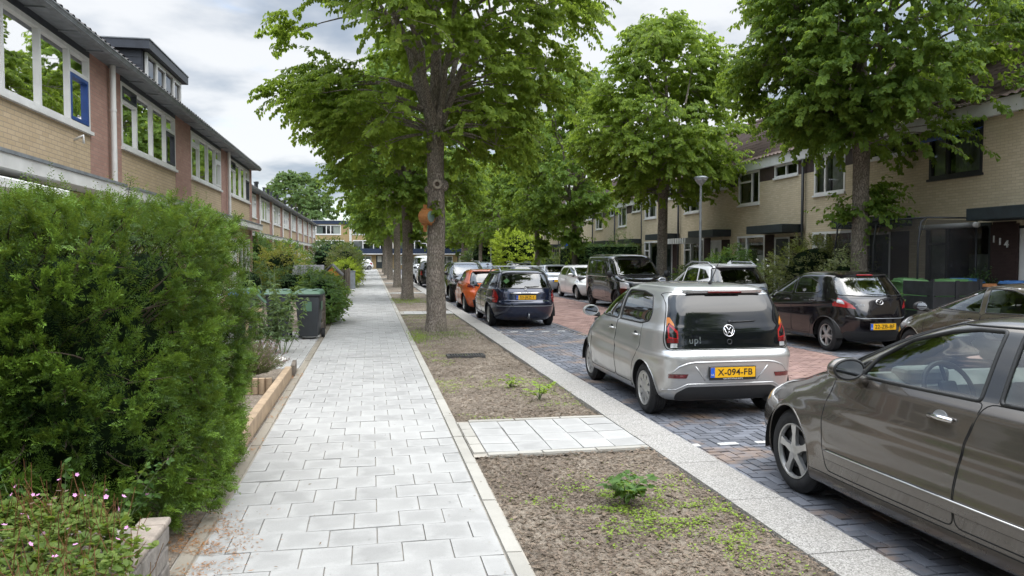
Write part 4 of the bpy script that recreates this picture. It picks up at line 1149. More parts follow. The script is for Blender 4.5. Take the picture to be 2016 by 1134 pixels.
# ---------------------------------------------------------------- white SUV
def white_suv(loc):
    P = mat_paint('white_car_paint', (0.74, 0.75, 0.76), .05, .28, 1, .05)
    ax = (1.40, -1.40); Rw = .36
    rows = [(.24, 2.1, -2.1, .82, 3, 4), (.34, 2.25, -2.26, .89, 3, 4), (.55, 2.36, -2.38, .93, 3, 4.2), (.75, 2.36, -2.38, .945, 3, 4.4), (.9, 2.25, -2.33, .945, 3, 4.6), (1.0, 1.9, -2.31, .935, 3, 4.6), (1.08, 1.5, -2.28, .915, 3.4, 4.6),
            (1.15, 1.25, -2.24, .885, 4, 4.6), (1.3, .85, -2.10, .825, 4, 4.6), (1.45, .45, -1.95, .765, 4, 4.6), (1.56, .15, -1.85, .71, 4, 4.4), (1.62, -.05, -1.78, .63, 3.6, 4), (1.655, -.3, -1.55, .5, 3.2, 3.4), (1.67, -.6, -1.1, .25, 3, 3)]
    c = Car('parked_car', 'white sport utility car with dark rear window, behind the silver hatchback roof', 'car', loc, 0, rows, P, group='cars parked on the right side of the road', disp=arch_disp(ax, Rw, .02), sub=4, N=24)
    c.arches(ax, Rw)
    for sg in (-1, 1):
        c.window(rounded([(1.0, 1.14), (.5, 1.38), (.1, 1.53), (-.15, 1.545), (-.2, 1.12)], .03), 'side', sg, MAT['darkglass'])
        c.window(rounded([(-.28, 1.12), (-.25, 1.545), (-1.0, 1.53), (-1.15, 1.18)], .03), 'side', sg, MAT['darkglass'])
        c.window(rounded([(-1.22, 1.2), (-1.10, 1.525), (-1.45, 1.48), (-1.75, 1.28)], .03), 'side', sg, MAT['darkglass'])
        c.door(rounded([(1.0, .42), (1.05, 1.06), (-.24, 1.08), (-.24, .42)], .06), sg, (-.05, .98), P)
        c.take(rounded([(sg * .93, .88), (sg * .78, .86), (sg * .78, 1.05), (sg * .93, 1.07)], .02), 'rear', 1, 'tail_lamp', MAT['darkred'], None, .02, .006)
        m = MB(); m.tube([(sg * .66, -1.7, 1.58), (sg * .64, -1.4, 1.70), (sg * .64, -.3, 1.715), (sg * .66, .1, 1.58)], .018, 8); m.build('roof_rail', MAT['steel'], c.root, smooth=True)
    c.window(rounded([(-.7, 1.15), (.7, 1.15), (.6, 1.54), (-.6, 1.54)], .05), 'front', 1, MAT['carglass'], 'windscreen', .12)
    c.window(rounded([(-.80, 1.16), (-.5, 1.13), (.5, 1.13), (.80, 1.16), (.66, 1.545), (-.66, 1.545)], .05), 'rear', 1, MAT['darkglass'], 'rear_window', .12, .012)
    m = MB(); m.prism([(-.56, -1.5, 1.652), (.56, -1.5, 1.652), (.60, -1.78, 1.622), (.52, -1.92, 1.600), (-.52, -1.92, 1.600), (-.60, -1.78, 1.622)], (0, .012, -.03)); m.build('roof_spoiler', P, c.root)
    m = MB(); m.prism([(0, -1.2, 1.66), (0, -1.45, 1.66), (0, -1.42, 1.75)], (.02, 0, 0)); m.build('roof_fin', P, c.root)
    Mx = c.frame_at(0, 1.04); m = MB(); m.tube([Mx @ Vector((.075 * math.cos(t), .036 * math.sin(t), .002)) for t in np.linspace(0, 2 * PI, 25)], .005, 6)
    m.prism([Mx @ Vector((.07 * math.cos(t), .032 * math.sin(t), .001)) for t in np.linspace(0, 2 * PI, 25)[:-1]], Mx.to_3x3() @ Vector((0, 0, .002))); m.build('oval_emblem', MAT['dark'], c.root)
    c.text('KIA', 0, 1.04, .05, MAT['chrome'], None, off=.011)
    c.take([(-.7, .3), (.7, .3), (.75, .55), (-.75, .55)], 'rear', 1, 'bumper_insert', MAT['trim'], None, .1, .003)
    c.plate(.72, '')
    c.mirrors(1.0, 1.15, .9); c.interior(-1, -.9, .9, .62, MAT['seat'], w=.62, beltz=1.08); c.wheels('ten'); c.body(); return c

# ---------------------------------------------------------------- black van facing the camera
def black_van(loc):
    P = mat_paint('black_van_paint', (0.006, 0.0055, 0.0065), .3, .16, 1, .03)
    ax = (1.55, -1.45); Rw = .345
    rows = [(.22, 2.25, -2.3, .84, 3.6, 7), (.32, 2.38, -2.42, .92, 3.6, 7), (.55, 2.45, -2.45, .945, 3.8, 7), (.8, 2.43, -2.45, .95, 3.8, 7), (.98, 2.36, -2.44, .95, 3.8, 7), (1.08, 2.15, -2.44, .945, 3.8, 7), (1.15, 1.85, -2.43, .94, 4.2, 7),
            (1.19, 1.65, -2.43, .93, 5, 7), (1.25, 1.58, -2.42, .918, 5, 7), (1.5, 1.28, -2.40, .875, 5, 7), (1.72, .98, -2.37, .835, 5, 7), (1.83, .80, -2.34, .805, 5, 6.5), (1.90, .62, -2.28, .73, 4.5, 5.5), (1.935, .3, -2.1, .58, 4, 4.5), (1.95, -.1, -1.7, .3, 3, 3)]
    c = Car('parked_van', 'glossy black passenger van facing the camera, next to white car', 'van', loc, PI, rows, P, group='cars parked on the right side of the road', disp=arch_disp(ax, Rw, .012), sub=4, N=26)
    c.arches(ax, Rw)
    for sg in (-1, 1):
        c.window(rounded([(1.48, 1.22), (1.1, 1.56), (.95, 1.70), (.62, 1.72), (.62, 1.22)], .04), 'side', sg, MAT['darkglass'])
        c.window(rounded([(.50, 1.22), (.50, 1.73), (-.72, 1.73), (-.72, 1.22)], .05), 'side', sg, MAT['darkglass'])
        c.window(rounded([(-.84, 1.22), (-.84, 1.73), (-2.1, 1.73), (-2.16, 1.22)], .05), 'side', sg, MAT['darkglass'])
        c.line([(1.2, 1.14), (-2.3, 1.14)], 'side', sg, 'chrome_line', MAT['chrome'], None, .012, .004)
        c.door(rounded([(1.35, .42), (1.5, 1.10), (.56, 1.12), (.56, .42)], .05), sg, (.68, 1.0), P)
        c.line([(.55, .36), (-.85, .36)], 'side', sg, 'sill_line', MAT['seam'], None, .005)
        c.take(rounded([(sg * .95, .78), (sg * .62, .76), (sg * .64, .95), (sg * .95, 1.02)], .03), 'front', 1, 'headlight', MAT['clear'], None, .02, .003)
    c.window(rounded([(-.82, 1.22), (.82, 1.22), (.72, 1.77), (-.72, 1.77)], .07), 'front', 1, MAT['carglass'], 'windscreen', .12, .014)
    c.window(rounded([(-.72, 1.22), (.72, 1.22), (.66, 1.73), (-.66, 1.73)], .05), 'rear', 1, MAT['darkglass'], 'rear_window', .12)
    c.take([(-.55, .74), (.55, .74), (.57, .95), (-.57, .95)], 'front', 1, 'grille', MAT['trim'], None, .05, .002)
    c.plate(.5, '', 'front')
    c.wiper(.3, 1.22, -.35, 1.28, 'front')
    m = MB(); Q = c.project(.60, 1.30, 'front', 1, .001); m.box(Q.x - .04, Q.x + .04, Q.y - .002, Q.y + .004, 1.28, 1.33); m.build('window_sticker', MAT['white'], c.root)
    c.mirrors(1.42, 1.25, .92, MAT['trim'], (.11, .08, .13), .13); c.interior(-1, -.8, 1.3, .75, MAT['seat'], w=.68, beltz=1.2); c.wheels('five', rimmat=MAT['darkalloy']); c.body(); return c

# ---------------------------------------------------------------- plainer cars farther off
def plain_car(name, label, loc, rz, P, rows, ax, Rw, zb, zt, wb, wt, ysplit, group, cat='car', glass='carglass', lampz=(.75, .9), front_grille=True, sub=3, N=18, disp=.015, rims='ten', rails=False):
    c = Car(name, label, cat, loc, rz, rows, P, group=group, disp=arch_disp(ax, Rw, disp), sub=sub, N=N)
    c.arches(ax, Rw)
    y0, y1, y2, y3 = ysplit      # A-pillar foot, B-pillar, C-pillar, top offset
    for sg in (-1, 1):
        c.window([(y0, zb), (y0 - .55, (zb + zt) / 2 + .06), (y1 + .22, zt), (y1 + .03, zt), (y1 + .03, zb)], 'side', sg, MAT[glass], seal=.008)
        c.window([(y1 - .05, zb), (y1 - .05, zt), (y2 + .3, zt - .02), (y2, zb + .08), (y2 + .05, zb + .02)], 'side', sg, MAT[glass], seal=.008)
        c.door(rounded([(y0 - .05, .36), (y0, zb - .04), (y1, zb - .03), (y1, .36)], .05), sg, (y1 + .16, zb - .14), P)
        c.take([(sg * (wb + .22), lampz[0]), (sg * (wb - .1), lampz[0]), (sg * (wb - .05), lampz[1]), (sg * (wb + .22), lampz[1] + .04)], 'front', 1, 'headlight', MAT['clear'], None, .02, .003)
        c.take([(sg * (wb + .22), lampz[0]), (sg * (wb + .01), lampz[0]), (sg * (wb + .03), lampz[1] + .1), (sg * (wb + .22), lampz[1] + .1)], 'rear', 1, 'tail_lamp', MAT['red'], None, .02, .005)
        if rails:
            m = MB(); m.tube([(sg * .6, y2 - .2, zt + .06), (sg * .58, y2 + .1, zt + .14), (sg * .58, y1 + .3, zt + .14), (sg * .6, y1 + .6, zt + .05)], .018, 6); m.build('roof_rail', MAT['steel'], c.root, smooth=True)
    c.window([(-wb, zb), (wb, zb), (wt, zt), (-wt, zt)], 'front', 1, MAT[glass], 'windscreen', .12)
    c.window([(-wb + .04, zb + .03), (wb - .04, zb + .03), (wt, zt), (-wt, zt)], 'rear', 1, MAT['darkglass'], 'rear_window', .12)
    if front_grille: c.take([(-.4, .45), (.4, .45), (.45, .62), (-.45, .62)], 'front', 1, 'grille', MAT['trim'], None, .05, .002)
    c.plate(.42, '', 'front', frame=False)
    c.plate(.62, '', 'rear')
    c.mirrors(y0 - .05, zb + .04, wb + .14); c.interior(-1, -.85, y0 - .15, zb - .45, MAT['seat'], beltz=zb - .02); c.wheels(rims); c.body()
    return c

def hatch_rows(L, w, H, belt=1.0, hood=.9, rn=4.4, wedge=0.0):
    f, r = L / 2, -L / 2
    s = H / 1.47
    return [(.20, f - .2, r + .2, w * .9, 3, 4), (.3, f - .08, r + .08, w * .97, 3, 4.2), (.52, f, r, w, 3, rn), (.66, f - .03, r + .01, w, 3, rn), (.78 * s, f - .15 - wedge * .3, r + .08, w * .995, 3, rn), (hood * s, f - .5 - wedge * .2, r + .11, w * .98, 3, rn),
            (belt * s, f - .85 + wedge * .1, r + .15, w * .95, 3.6, rn), (1.07 * s, f - 1.05 + wedge * .15, r + .20, w * .91, 4, rn), (1.2 * s, f - 1.38 + wedge * .1, r + .30, w * .845, 4, rn), (1.32 * s, f - 1.70, r + .42, w * .785, 4, rn), (1.40 * s, f - 1.95, r + .50, w * .73, 3.8, 4.2), (1.44 * s, f - 2.1, r + .62, w * .65, 3.4, 3.6), (1.465 * s, f - 2.3, r + .95, w * .45, 3, 3), (1.47 * s, f - 2.45, r + 1.2, w * .2, 2.5, 2.5)]

def build_cars():
    MAT['tailglass'] = mat_paint('tailgate_black_glass', (0.006, 0.007, 0.008), 0, .05, .35, .0)
    G1 = 'cars parked on the left side of the road'; G2 = 'cars parked on the right side of the road'
    grey_saloon((4.05, 3.94, -.105)).root.rotation_euler = (0, 0, R(2.2))
    silver_hatch((3.99, 9.80, -.105))
    blue_estate((3.95, 21.5, -.105))
    orange_hatch((3.86, 26.55, -.105))
    taupe_car((9.62, 9.9, -.105))
    black_hatch((9.58, 14.9, -.105))
    white_suv((9.80, 21.1, -.105))
    black_van((9.27, 27.0, -.105))
    bl = mat_paint('black_mpv_paint', (0.007, 0.0075, 0.009), .3, .16, 1, .02)
    plain_car('parked_car', 'black people carrier facing the camera, beyond the orange hatchback', (3.98, 32.6, -.105), PI, bl, hatch_rows(4.5, .92, 1.63), (1.40, -1.35), .33, 1.14, 1.52, .70, .58, (1.15, -.1, -1.45, 0), G1, rails=True)
    dk = mat_paint('dark_suv_paint', (0.010, 0.011, 0.013), .4, .2, 1, .02)
    plain_car('parked_car', 'dark sport utility car with red tail lamps, between the tree trunks', (3.75, 48.0, -.105), 0, dk, hatch_rows(4.4, .91, 1.62), (1.35, -1.3), .34, 1.13, 1.50, .69, .57, (1.1, -.1, -1.4, 0), G1)
    wp = mat_paint('white_van_paint', (0.62, 0.63, 0.64), .0, .3, 1, .05)
    plain_car('parked_van', 'white van facing the camera, far beyond the second tree trunk', (3.8, 54.5, -.105), PI, wp, hatch_rows(4.9, .95, 1.95, rn=6), (1.5, -1.45), .33, 1.36, 1.80, .74, .62, (1.3, .2, -1.8, 0), G1, cat='van')
    pw = mat_paint('pearl_white', (0.70, 0.70, 0.69), .15, .28, 1, .05)
    plain_car('parked_car', 'white wedge-shaped hatchback facing the camera, beside the black van', (9.5, 33.3, -.105), PI, pw, hatch_rows(4.46, .872, 1.49, wedge=1.0), (1.38, -1.32), .315, 1.03, 1.37, .66, .54, (1.12, -.1, -1.35, 0), G2, sub=4, N=22)
    sv = mat_paint('light_silver', (0.42, 0.44, 0.47), .6, .3, 1, .05)
    plain_car('parked_car', 'pale silver hatchback with red tail lamps behind the white hatchback', (9.45, 40.0, -.105), 0, sv, hatch_rows(3.95, .86, 1.47), (1.2, -1.25), .30, 1.02, 1.36, .66, .54, (.95, -.1, -1.15, 0), G2)
    plain_car('parked_car', 'dark car with roof rails just showing above the estate roof bars', (9.3, 48.5, -.105), 0, dk, hatch_rows(4.5, .9, 1.52), (1.35, -1.35), .32, 1.06, 1.42, .67, .55, (1.1, -.1, -1.45, 0), G2, rails=True)
    gb = mat_paint('grey_blue', (0.05, 0.07, 0.09), .5, .25, 1, .05)
    plain_car('parked_car', 'grey-blue saloon far up the right side of the road', (9.3, 63.0, -.105), PI, gb, hatch_rows(4.4, .88, 1.46), (1.35, -1.3), .31, 1.02, 1.36, .66, .54, (1.1, -.1, -1.35, 0), G2)
    plain_car('parked_car', 'small white car parked sideways at the far end of the pavement', (-1.6, 106, -.03), PI / 2 + .25, wp, hatch_rows(3.9, .85, 1.47), (1.2, -1.25), .30, 1.02, 1.36, .66, .54, (.95, -.1, -1.15, 0), None)
# ================================================================== GROUND AND PAVING
def stones(name, cx, cy, lx, ly, rot, z, mat, gap=.006, ch=.006, tilt=.0015, kind='structure', depth=.03, tonefn=None):
    """many paving stones as one surface: every stone a chamfered block with its own tone"""
    n = len(cx); cx = np.asarray(cx, float); cy = np.asarray(cy, float)
    lx = np.broadcast_to(np.asarray(lx, float), (n,)); ly = np.broadcast_to(np.asarray(ly, float), (n,))
    c, s = np.cos(rot), np.sin(rot)
    c = np.broadcast_to(c, (n,)); s = np.broadcast_to(s, (n,))
    hx = lx / 2 - gap / 2; hy = ly / 2 - gap / 2
    V = np.zeros((n, 8, 3)); zt = z + rng.uniform(-tilt, tilt, n)
    tx = rng.uniform(-tilt, tilt, n); ty = rng.uniform(-tilt, tilt, n)
    for k, (a, b) in enumerate(((-1, -1), (1, -1), (1, 1), (-1, 1))):
        for lvl in (0, 1):
            x = a * (hx - (ch if lvl == 0 else 0)); y = b * (hy - (ch if lvl == 0 else 0))
            V[:, k + 4 * lvl, 0] = cx + x * c - y * s
            V[:, k + 4 * lvl, 1] = cy + x * s + y * c
            V[:, k + 4 * lvl, 2] = (zt + a * tx + b * ty) if lvl == 0 else (zt - depth)
    f = np.array([[0, 1, 2, 3], [4, 5, 1, 0], [5, 6, 2, 1], [6, 7, 3, 2], [7, 4, 0, 3]])
    # chamfer: keep skirt short then vertical is hidden in the joint
    Q = (np.arange(n)[:, None, None] * 8 + f[None]).reshape(-1, 4)
    tone = rng.random(n) if tonefn is None else tonefn(cx, cy)
    o = npmesh(name, V.reshape(-1, 3), Q, mats=mat, tone=np.repeat(tone, 5))
    lo = np.zeros((n, 8, 3), np.float32)
    for k, (a, b) in enumerate(((-1, -1), (1, -1), (1, 1), (-1, 1))): lo[:, [k, k + 4], 0] = a; lo[:, [k, k + 4], 1] = b
    at = o.data.attributes.new('loc', 'FLOAT_VECTOR', 'POINT'); at.data.foreach_set('vector', lo.ravel())
    if kind: o['kind'] = kind
    return o

def sheet(name, x0, x1, y0, y1, z, mat, kind='structure'):
    o = npmesh(name, [(x0, y0, z), (x1, y0, z), (x1, y1, z), (x0, y1, z)], [(0, 1, 2, 3)], mats=mat)
    if kind: o['kind'] = kind
    return o

def running(x0, x1, y0, y1, bx, by, along='x'):
    """running bond rows; returns centres and sizes"""
    cx = []; cy = []; lx = []
    rows = int(round((y1 - y0) / by))
    for r in range(rows):
        off = (r % 2) * .5 * bx
        x = x0 - off
        while x < x1 - 1e-6:
            a, b = max(x, x0), min(x + bx, x1)
            if b - a > .03: cx.append((a + b) / 2); lx.append(b - a); cy.append(y0 + (r + .5) * by)
            x += bx
    return np.array(cx), np.array(cy), np.array(lx)

CROSS = [(6.55, 8.0), (23.3, 24.6), (36.6, 37.8), (51.0, 52.2), (62.0, 63.2), (75, 76.2)]

def build_ground():
    g = sheet('ground', -400, 400, -200, 600, -.26, MAT['soilfar'])
    # pavement of pale 30 x 30 tiles in half bond
    sheet('pavement_bed', -1.12, .88, -3, 112, -.012, MAT['sand'])
    cx, cy, lx = running(-1.0, .76, 1.4, 111.1, .2935, .2935)
    keep = np.ones(len(cx), bool)
    stones('pavement', cx, cy, lx, .2935, 0.0, 0.0, MAT['tile'], gap=.0016, ch=.0028, tilt=.0024,
           tonefn=lambda x, y: np.clip(rng.normal(.5, .26, len(x)) + .15 * np.sin(y * .9), 0, 1))
    # edging bands
    n = int(110 / .98)
    cy = 1.4 + .98 * (np.arange(n) + .5)
    stones('pavement_edging', np.full(n, .818), cy, .112, .98, 0.0, .006, MAT['band'], gap=.008, ch=.006, tilt=.003)
    stones('pavement_edging', np.full(n, -1.06), cy, .112, .98, 0.0, .004, MAT['oldband'], gap=.012, ch=.01, tilt=.004)
    # kerb of washed gravel concrete, a real step down to the road
    n = int(110 / 1.0); cy = 1.0 + 1.0 * (np.arange(n) + .5)
    stones('road_kerb', 2.715 + rng.uniform(-.004, .004, n), cy, .42, 1.0, rng.uniform(-.003, .003, n), .004, MAT['gravel'], gap=.0015, ch=.004, tilt=.001, depth=.2)
    # soil beds between cross paths
    ys = [1.2] + [v for c in CROSS for v in c] + [110]
    for i in range(0, len(ys), 2):
        a, b = ys[i], ys[i + 1]
        near = a < 30
        st = .03 if a < 7 else (.05 if near else .35)
        X = np.arange(.862, 2.52, (.026 if a < 7 else st) if near else .2); Y = np.arange(a, b, st)
        X = np.append(X, 2.52); Y = np.append(Y, b)
        gx, gy = np.meshgrid(X, Y)
        P = np.stack([gx.ravel(), gy.ravel(), np.zeros(gx.size)], 1)
        z = -.055 + .075 * fbm(P * 1.6, 3, 4) + .05 * (fbm(P * 9, 5, 3) - .45) + (.030 * (fbm(P * 21, 6, 2) - .36) if near else 0)
        edge = np.minimum.reduce([P[:, 0] - .86, 2.52 - P[:, 0], P[:, 1] - a, b - P[:, 1]])
        z = z - .03 * np.exp(-edge / .05)
        P[:, 2] = z
        nx, ny = len(X), len(Y)
        q = (np.arange(ny - 1)[:, None] * nx + np.arange(nx - 1)[None]).ravel()
        o = npmesh('planting_soil', P, np.stack([q, q + 1, q + nx + 1, q + nx], 1), mats=MAT['soil'], smooth=True)
        o['kind'] = 'structure'
    for (a, b) in CROSS:
        sheet('path_bed', .86, 2.53, a, b, -.012, MAT['sand'])
        w = (b - a - .2) / 4
        cx = []; cy = []
        for i in range(4):
            for j in range(5):
                cx.append(1.0 + .30 * (j + .5)); cy.append(a + .1 + w * (i + .5))
        stones('cross_path', cx, cy, .30, w, 0.0, .002, MAT['tile2'], gap=.003, ch=.004, tilt=.003)
        ex = [.93 + .30 * i for i in range(6)]
        stones('path_edging', [1.0 + .25 + .5 * i for i in range(3)] * 2, [a + .045] * 3 + [b - .045] * 3, .5, .09, 0.0, .005, MAT['band'], gap=.006, ch=.005)
        stones('path_edging', [.94] * 4, [a + .1 + w * (i + .5) for i in range(4)], .12, w, 0.0, .003, MAT['band'], gap=.006, ch=.005)
    # parking bays: blue-black pavers in herringbone
    zr = -.105
    sheet('parking_bed', 2.9, 5.02, -6, 112, zr - .014, MAT['sand'])
    def herring(x0, x1, y0, y1):
        b = .105
        cx = []; cy = []; rot = []
        nx = int((x1 - x0) / b) + 4; ny = int((y1 - y0) / b) + 4
        for i in range(-2, nx):
            for j in range(-2, ny):
                k = (i - j) % 4
                if k == 0: cx.append(x0 + (i + 1.0) * b); cy.append(y0 + (j + .5) * b); rot.append(0)
                elif k == 3: cx.append(x0 + (i + .5) * b); cy.append(y0 + (j + 1.0) * b); rot.append(PI / 2)
        cx, cy, rot = map(np.array, (cx, cy, rot))
        ok = (cx > x0 + .05) & (cx < x1 - .05) & (cy > y0) & (cy < y1)
        return cx[ok], cy[ok], rot[ok]
    cx, cy, rot = herring(2.92, 4.94, 1.0, 36.0)
    stones('parking_bays', cx, cy, .21, .105, rot, zr, MAT['bluebrick'], gap=.007, ch=.004, tilt=.0025)
    cx, cy, lx = running(2.92, 4.94, 36.0, 111, .21, .105)
    stones('parking_bays', cx, cy, lx, .105, 0.0, zr, MAT['bluebrick'], gap=.007, ch=.004, tilt=.002)
    n = int(110 / .21); cy = 1 + .21 * (np.arange(n) + .5)
    stones('road_gutter', np.full(n, 5.0), cy, .105, .21, 0.0, zr + .002, MAT['bluebrick'], gap=.007, ch=.004)
    # bay markings: short white stones in a row
    for yb in (6.95, 18.4, 24.3, 29.6, 35.2):
        xs = np.arange(3.06, 4.9, .40)
        stones('bay_marking', xs, np.full(len(xs), yb), .21, .10, 0.0, zr + .004, MAT['line'], gap=.006, ch=.004)
    # red carriageway
    sheet('road_bed', 5.0, 8.52, -6, 112, zr - .014, MAT['sand'])
    cx, cy, lx = running(5.06, 8.5, 6, 60, .21, .105)
    stones('road', cx, cy, lx, .105, 0.0, zr, MAT['redbrick'], gap=.006, ch=.004, tilt=.002)
    sheet('road', 5.06, 8.5, 60, 112, zr, MAT['redflat'])
    sheet('road', 5.06, 8.5, -6, 6, zr, MAT['redflat'])
    # far parking strip and footway across the road
    cx, cy, lx = running(8.52, 10.58, 8, 50, .21, .105)
    stones('parking_bays', cx, cy, lx, .105, 0.0, zr, MAT['bluebrick'], gap=.007, ch=.004, tilt=.002)
    sheet('parking_bed', 8.5, 10.6, -6, 112, zr - .014, MAT['sand'])
    n = 104; cy = 4 + 1.0 * (np.arange(n) + .5)
    stones('road_kerb', np.full(n, 10.70), cy, .22, 1.0, 0.0, .0, MAT['gravel'], gap=.006, ch=.01, depth=.2)
    sheet('footway', 10.81, 11.7, 2, 112, -.01, MAT['tileflat'])
    sheet('front_garden_soil', 11.7, 16.0, 2, 112, .02, MAT['soil'])
    # driveway tiles left of the pavement, behind the hedge
    cx, cy, lx = running(-4.4, -1.12, 12.3, 18.3, .30, .30)
    stones('driveway', cx, cy, lx, .30, 0.0, .0, MAT['tile'], gap=.005, ch=.006, tilt=.002)
    sheet('driveway_bed', -4.4, -1.12, 12.3, 18.3, -.014, MAT['sand'])
    sheet('front_garden_soil', -6.2, -1.12, 18.3, 110, -.006, MAT['soil'])
    sheet('front_garden_soil', -4.6, -1.12, -2, 12.3, -.006, MAT['soil'])

def late_mats():
    m = M('far_ground'); t = NT(m); v = t.obj()
    t.out(t.bsdf(col=t.mix(t.noise(v, .3, 4), (.09, .10, .05), (.18, .16, .11)), rough=.95)); MAT['soilfar'] = m
    MAT['redflat'] = mat_plain('red_paving_far', (.25, .163, .142), .85, var=.15, scale=3)
    MAT['tileflat'] = mat_plain('footway_tile', (.33, .32, .30), .85, var=.1, scale=3)
late_mats()

# ================================================================== HOUSES
def wall_panel(mb, y0, y1, z0, z1, holes, x=0.0, dep=.12):
    """facade in the plane x, facing +x, with real openings and reveals"""
    ys = sorted({y0, y1, *[h[0] for h in holes], *[h[1] for h in holes]}); zs = sorted({z0, z1, *[h[2] for h in holes], *[h[3] for h in holes]})
    ys = [y for y in ys if y0 <= y <= y1]; zs = [z for z in zs if z0 <= z <= z1]
    for i in range(len(ys) - 1):
        for j in range(len(zs) - 1):
            cy, cz = (ys[i] + ys[i + 1]) / 2, (zs[j] + zs[j + 1]) / 2
            if any(h[0] < cy < h[1] and h[2] < cz < h[3] for h in holes): continue
            mb.poly([(x, ys[i], zs[j]), (x, ys[i + 1], zs[j]), (x, ys[i + 1], zs[j + 1]), (x, ys[i], zs[j + 1])])
    for (a, b, c, d) in holes:
        mb.poly([(x, a, c), (x - dep, a, c), (x - dep, a, d), (x, a, d)]); mb.poly([(x, b, c), (x, b, d), (x - dep, b, d), (x - dep, b, c)])
        mb.poly([(x, a, c), (x, b, c), (x - dep, b, c), (x - dep, a, c)]); mb.poly([(x, a, d), (x - dep, a, d), (x - dep, b, d), (x, b, d)])
    return mb

def window(parent, y0, y1, z0, z1, cuts=(), frame='white', x=0.0, fw=.07, subs=(), curtain=None, name='window', sill=True, proud=.015, tops=()):
    """window frame with mullions at fractions `cuts`; subs: (cell, material) opening casements; tops: (cell, height) top lights"""
    fm = MAT[frame]
    mb = MB(); xa, xb = x - .065, x + proud
    mb.box(xa, xb, y0, y1, z0, z0 + fw); mb.box(xa, xb, y0, y1, z1 - fw, z1)
    mb.box(xa, xb, y0, y0 + fw, z0 + fw, z1 - fw); mb.box(xa, xb, y1 - fw, y1, z0 + fw, z1 - fw)
    W = y1 - y0
    edges = [y0 + fw] + [y0 + W * c for c in cuts] + [y1 - fw]
    for c in cuts:
        yc = y0 + W * c; mb.box(xa, xb - .003, yc - fw * .5, yc + fw * .5, z0 + fw, z1 - fw)
    for (i, hgt) in tops:
        a, b = edges[i], edges[i + 1]
        mb.box(xa, xb - .004, a, b, z1 - hgt - fw * .4, z1 - hgt + fw * .4)
    if sill: mb.box(x - .05, x + .06, y0 - .03, y1 + .03, z0 - .055, z0 - .002)
    f = mb.build(name, fm, parent)
    g = MB(); g.poly([(x - .03, y0 + .02, z0 + .02), (x - .03, y1 - .02, z0 + .02), (x - .03, y1 - .02, z1 - .02), (x - .03, y0 + .02, z1 - .02)])
    g.build('pane', MAT['glass'], f)
    for (i, mname, za, zb) in subs:
        a, b = edges[i] + .01, edges[i + 1] - .01
        c = MB(); w = .05
        c.box(x - .05, x + .022, a, b, za, za + w); c.box(x - .05, x + .022, a, b, zb - w, zb); c.box(x - .05, x + .022, a, a + w, za + w, zb - w); c.box(x - .05, x + .022, b - w, b, za + w, zb - w)
        c.build('casement', MAT[mname], f)
    if curtain:
        for (fa, fb, ztop, mname) in curtain:
            n = 24; V = []; Q = []
            for k in range(n + 1):
                yy = y0 + W * (fa + (fb - fa) * k / n); xx = x - .16 + .02 * math.sin(k * 2.1)
                V += [(xx, yy, z0), (xx, yy, z0 + (z1 - z0) * ztop)]
            for k in range(n): Q.append((2 * k, 2 * k + 2, 2 * k + 3, 2 * k + 1))
            npmesh('curtain', V, Q, mats=MAT[mname], parent=f, smooth=True)
    return f

def tiled_slope(x_e, z_e, x_r, z_r, y0, y1, pitch_y=.22, row=.33):
    """pantile roof slope from eave to ridge"""
    L = math.hypot(x_r - x_e, z_r - z_e); nr = max(2, int(L / row)); ny = int((y1 - y0) / (pitch_y / 4))
    sx, sz = (x_r - x_e) / L, (z_r - z_e) / L; nx, nz = -sz * (1 if x_r < x_e else -1), abs(sx)
    if nx * (x_e - x_r) < 0: nx = -nx
    V = []; Q = []
    yv = np.linspace(y0, y1, ny + 1); wav = .022 * np.cos((yv - y0) / pitch_y * 2 * PI)
    lv = []
    for r in range(nr):
        lv += [(r * L / nr, .028), ((r + 1) * L / nr, .0)]
    for (d, h) in lv:
        for k in range(ny + 1):
            o = h + wav[k]
            V.append((x_e + sx * d + nx * o, yv[k], z_e + sz * d + nz * o))
    m = ny + 1
    for i in range(len(lv) - 1):
        for k in range(ny): Q.append((i * m + k, i * m + k + 1, (i + 1) * m + k + 1, (i + 1) * m + k))
    return V, Q

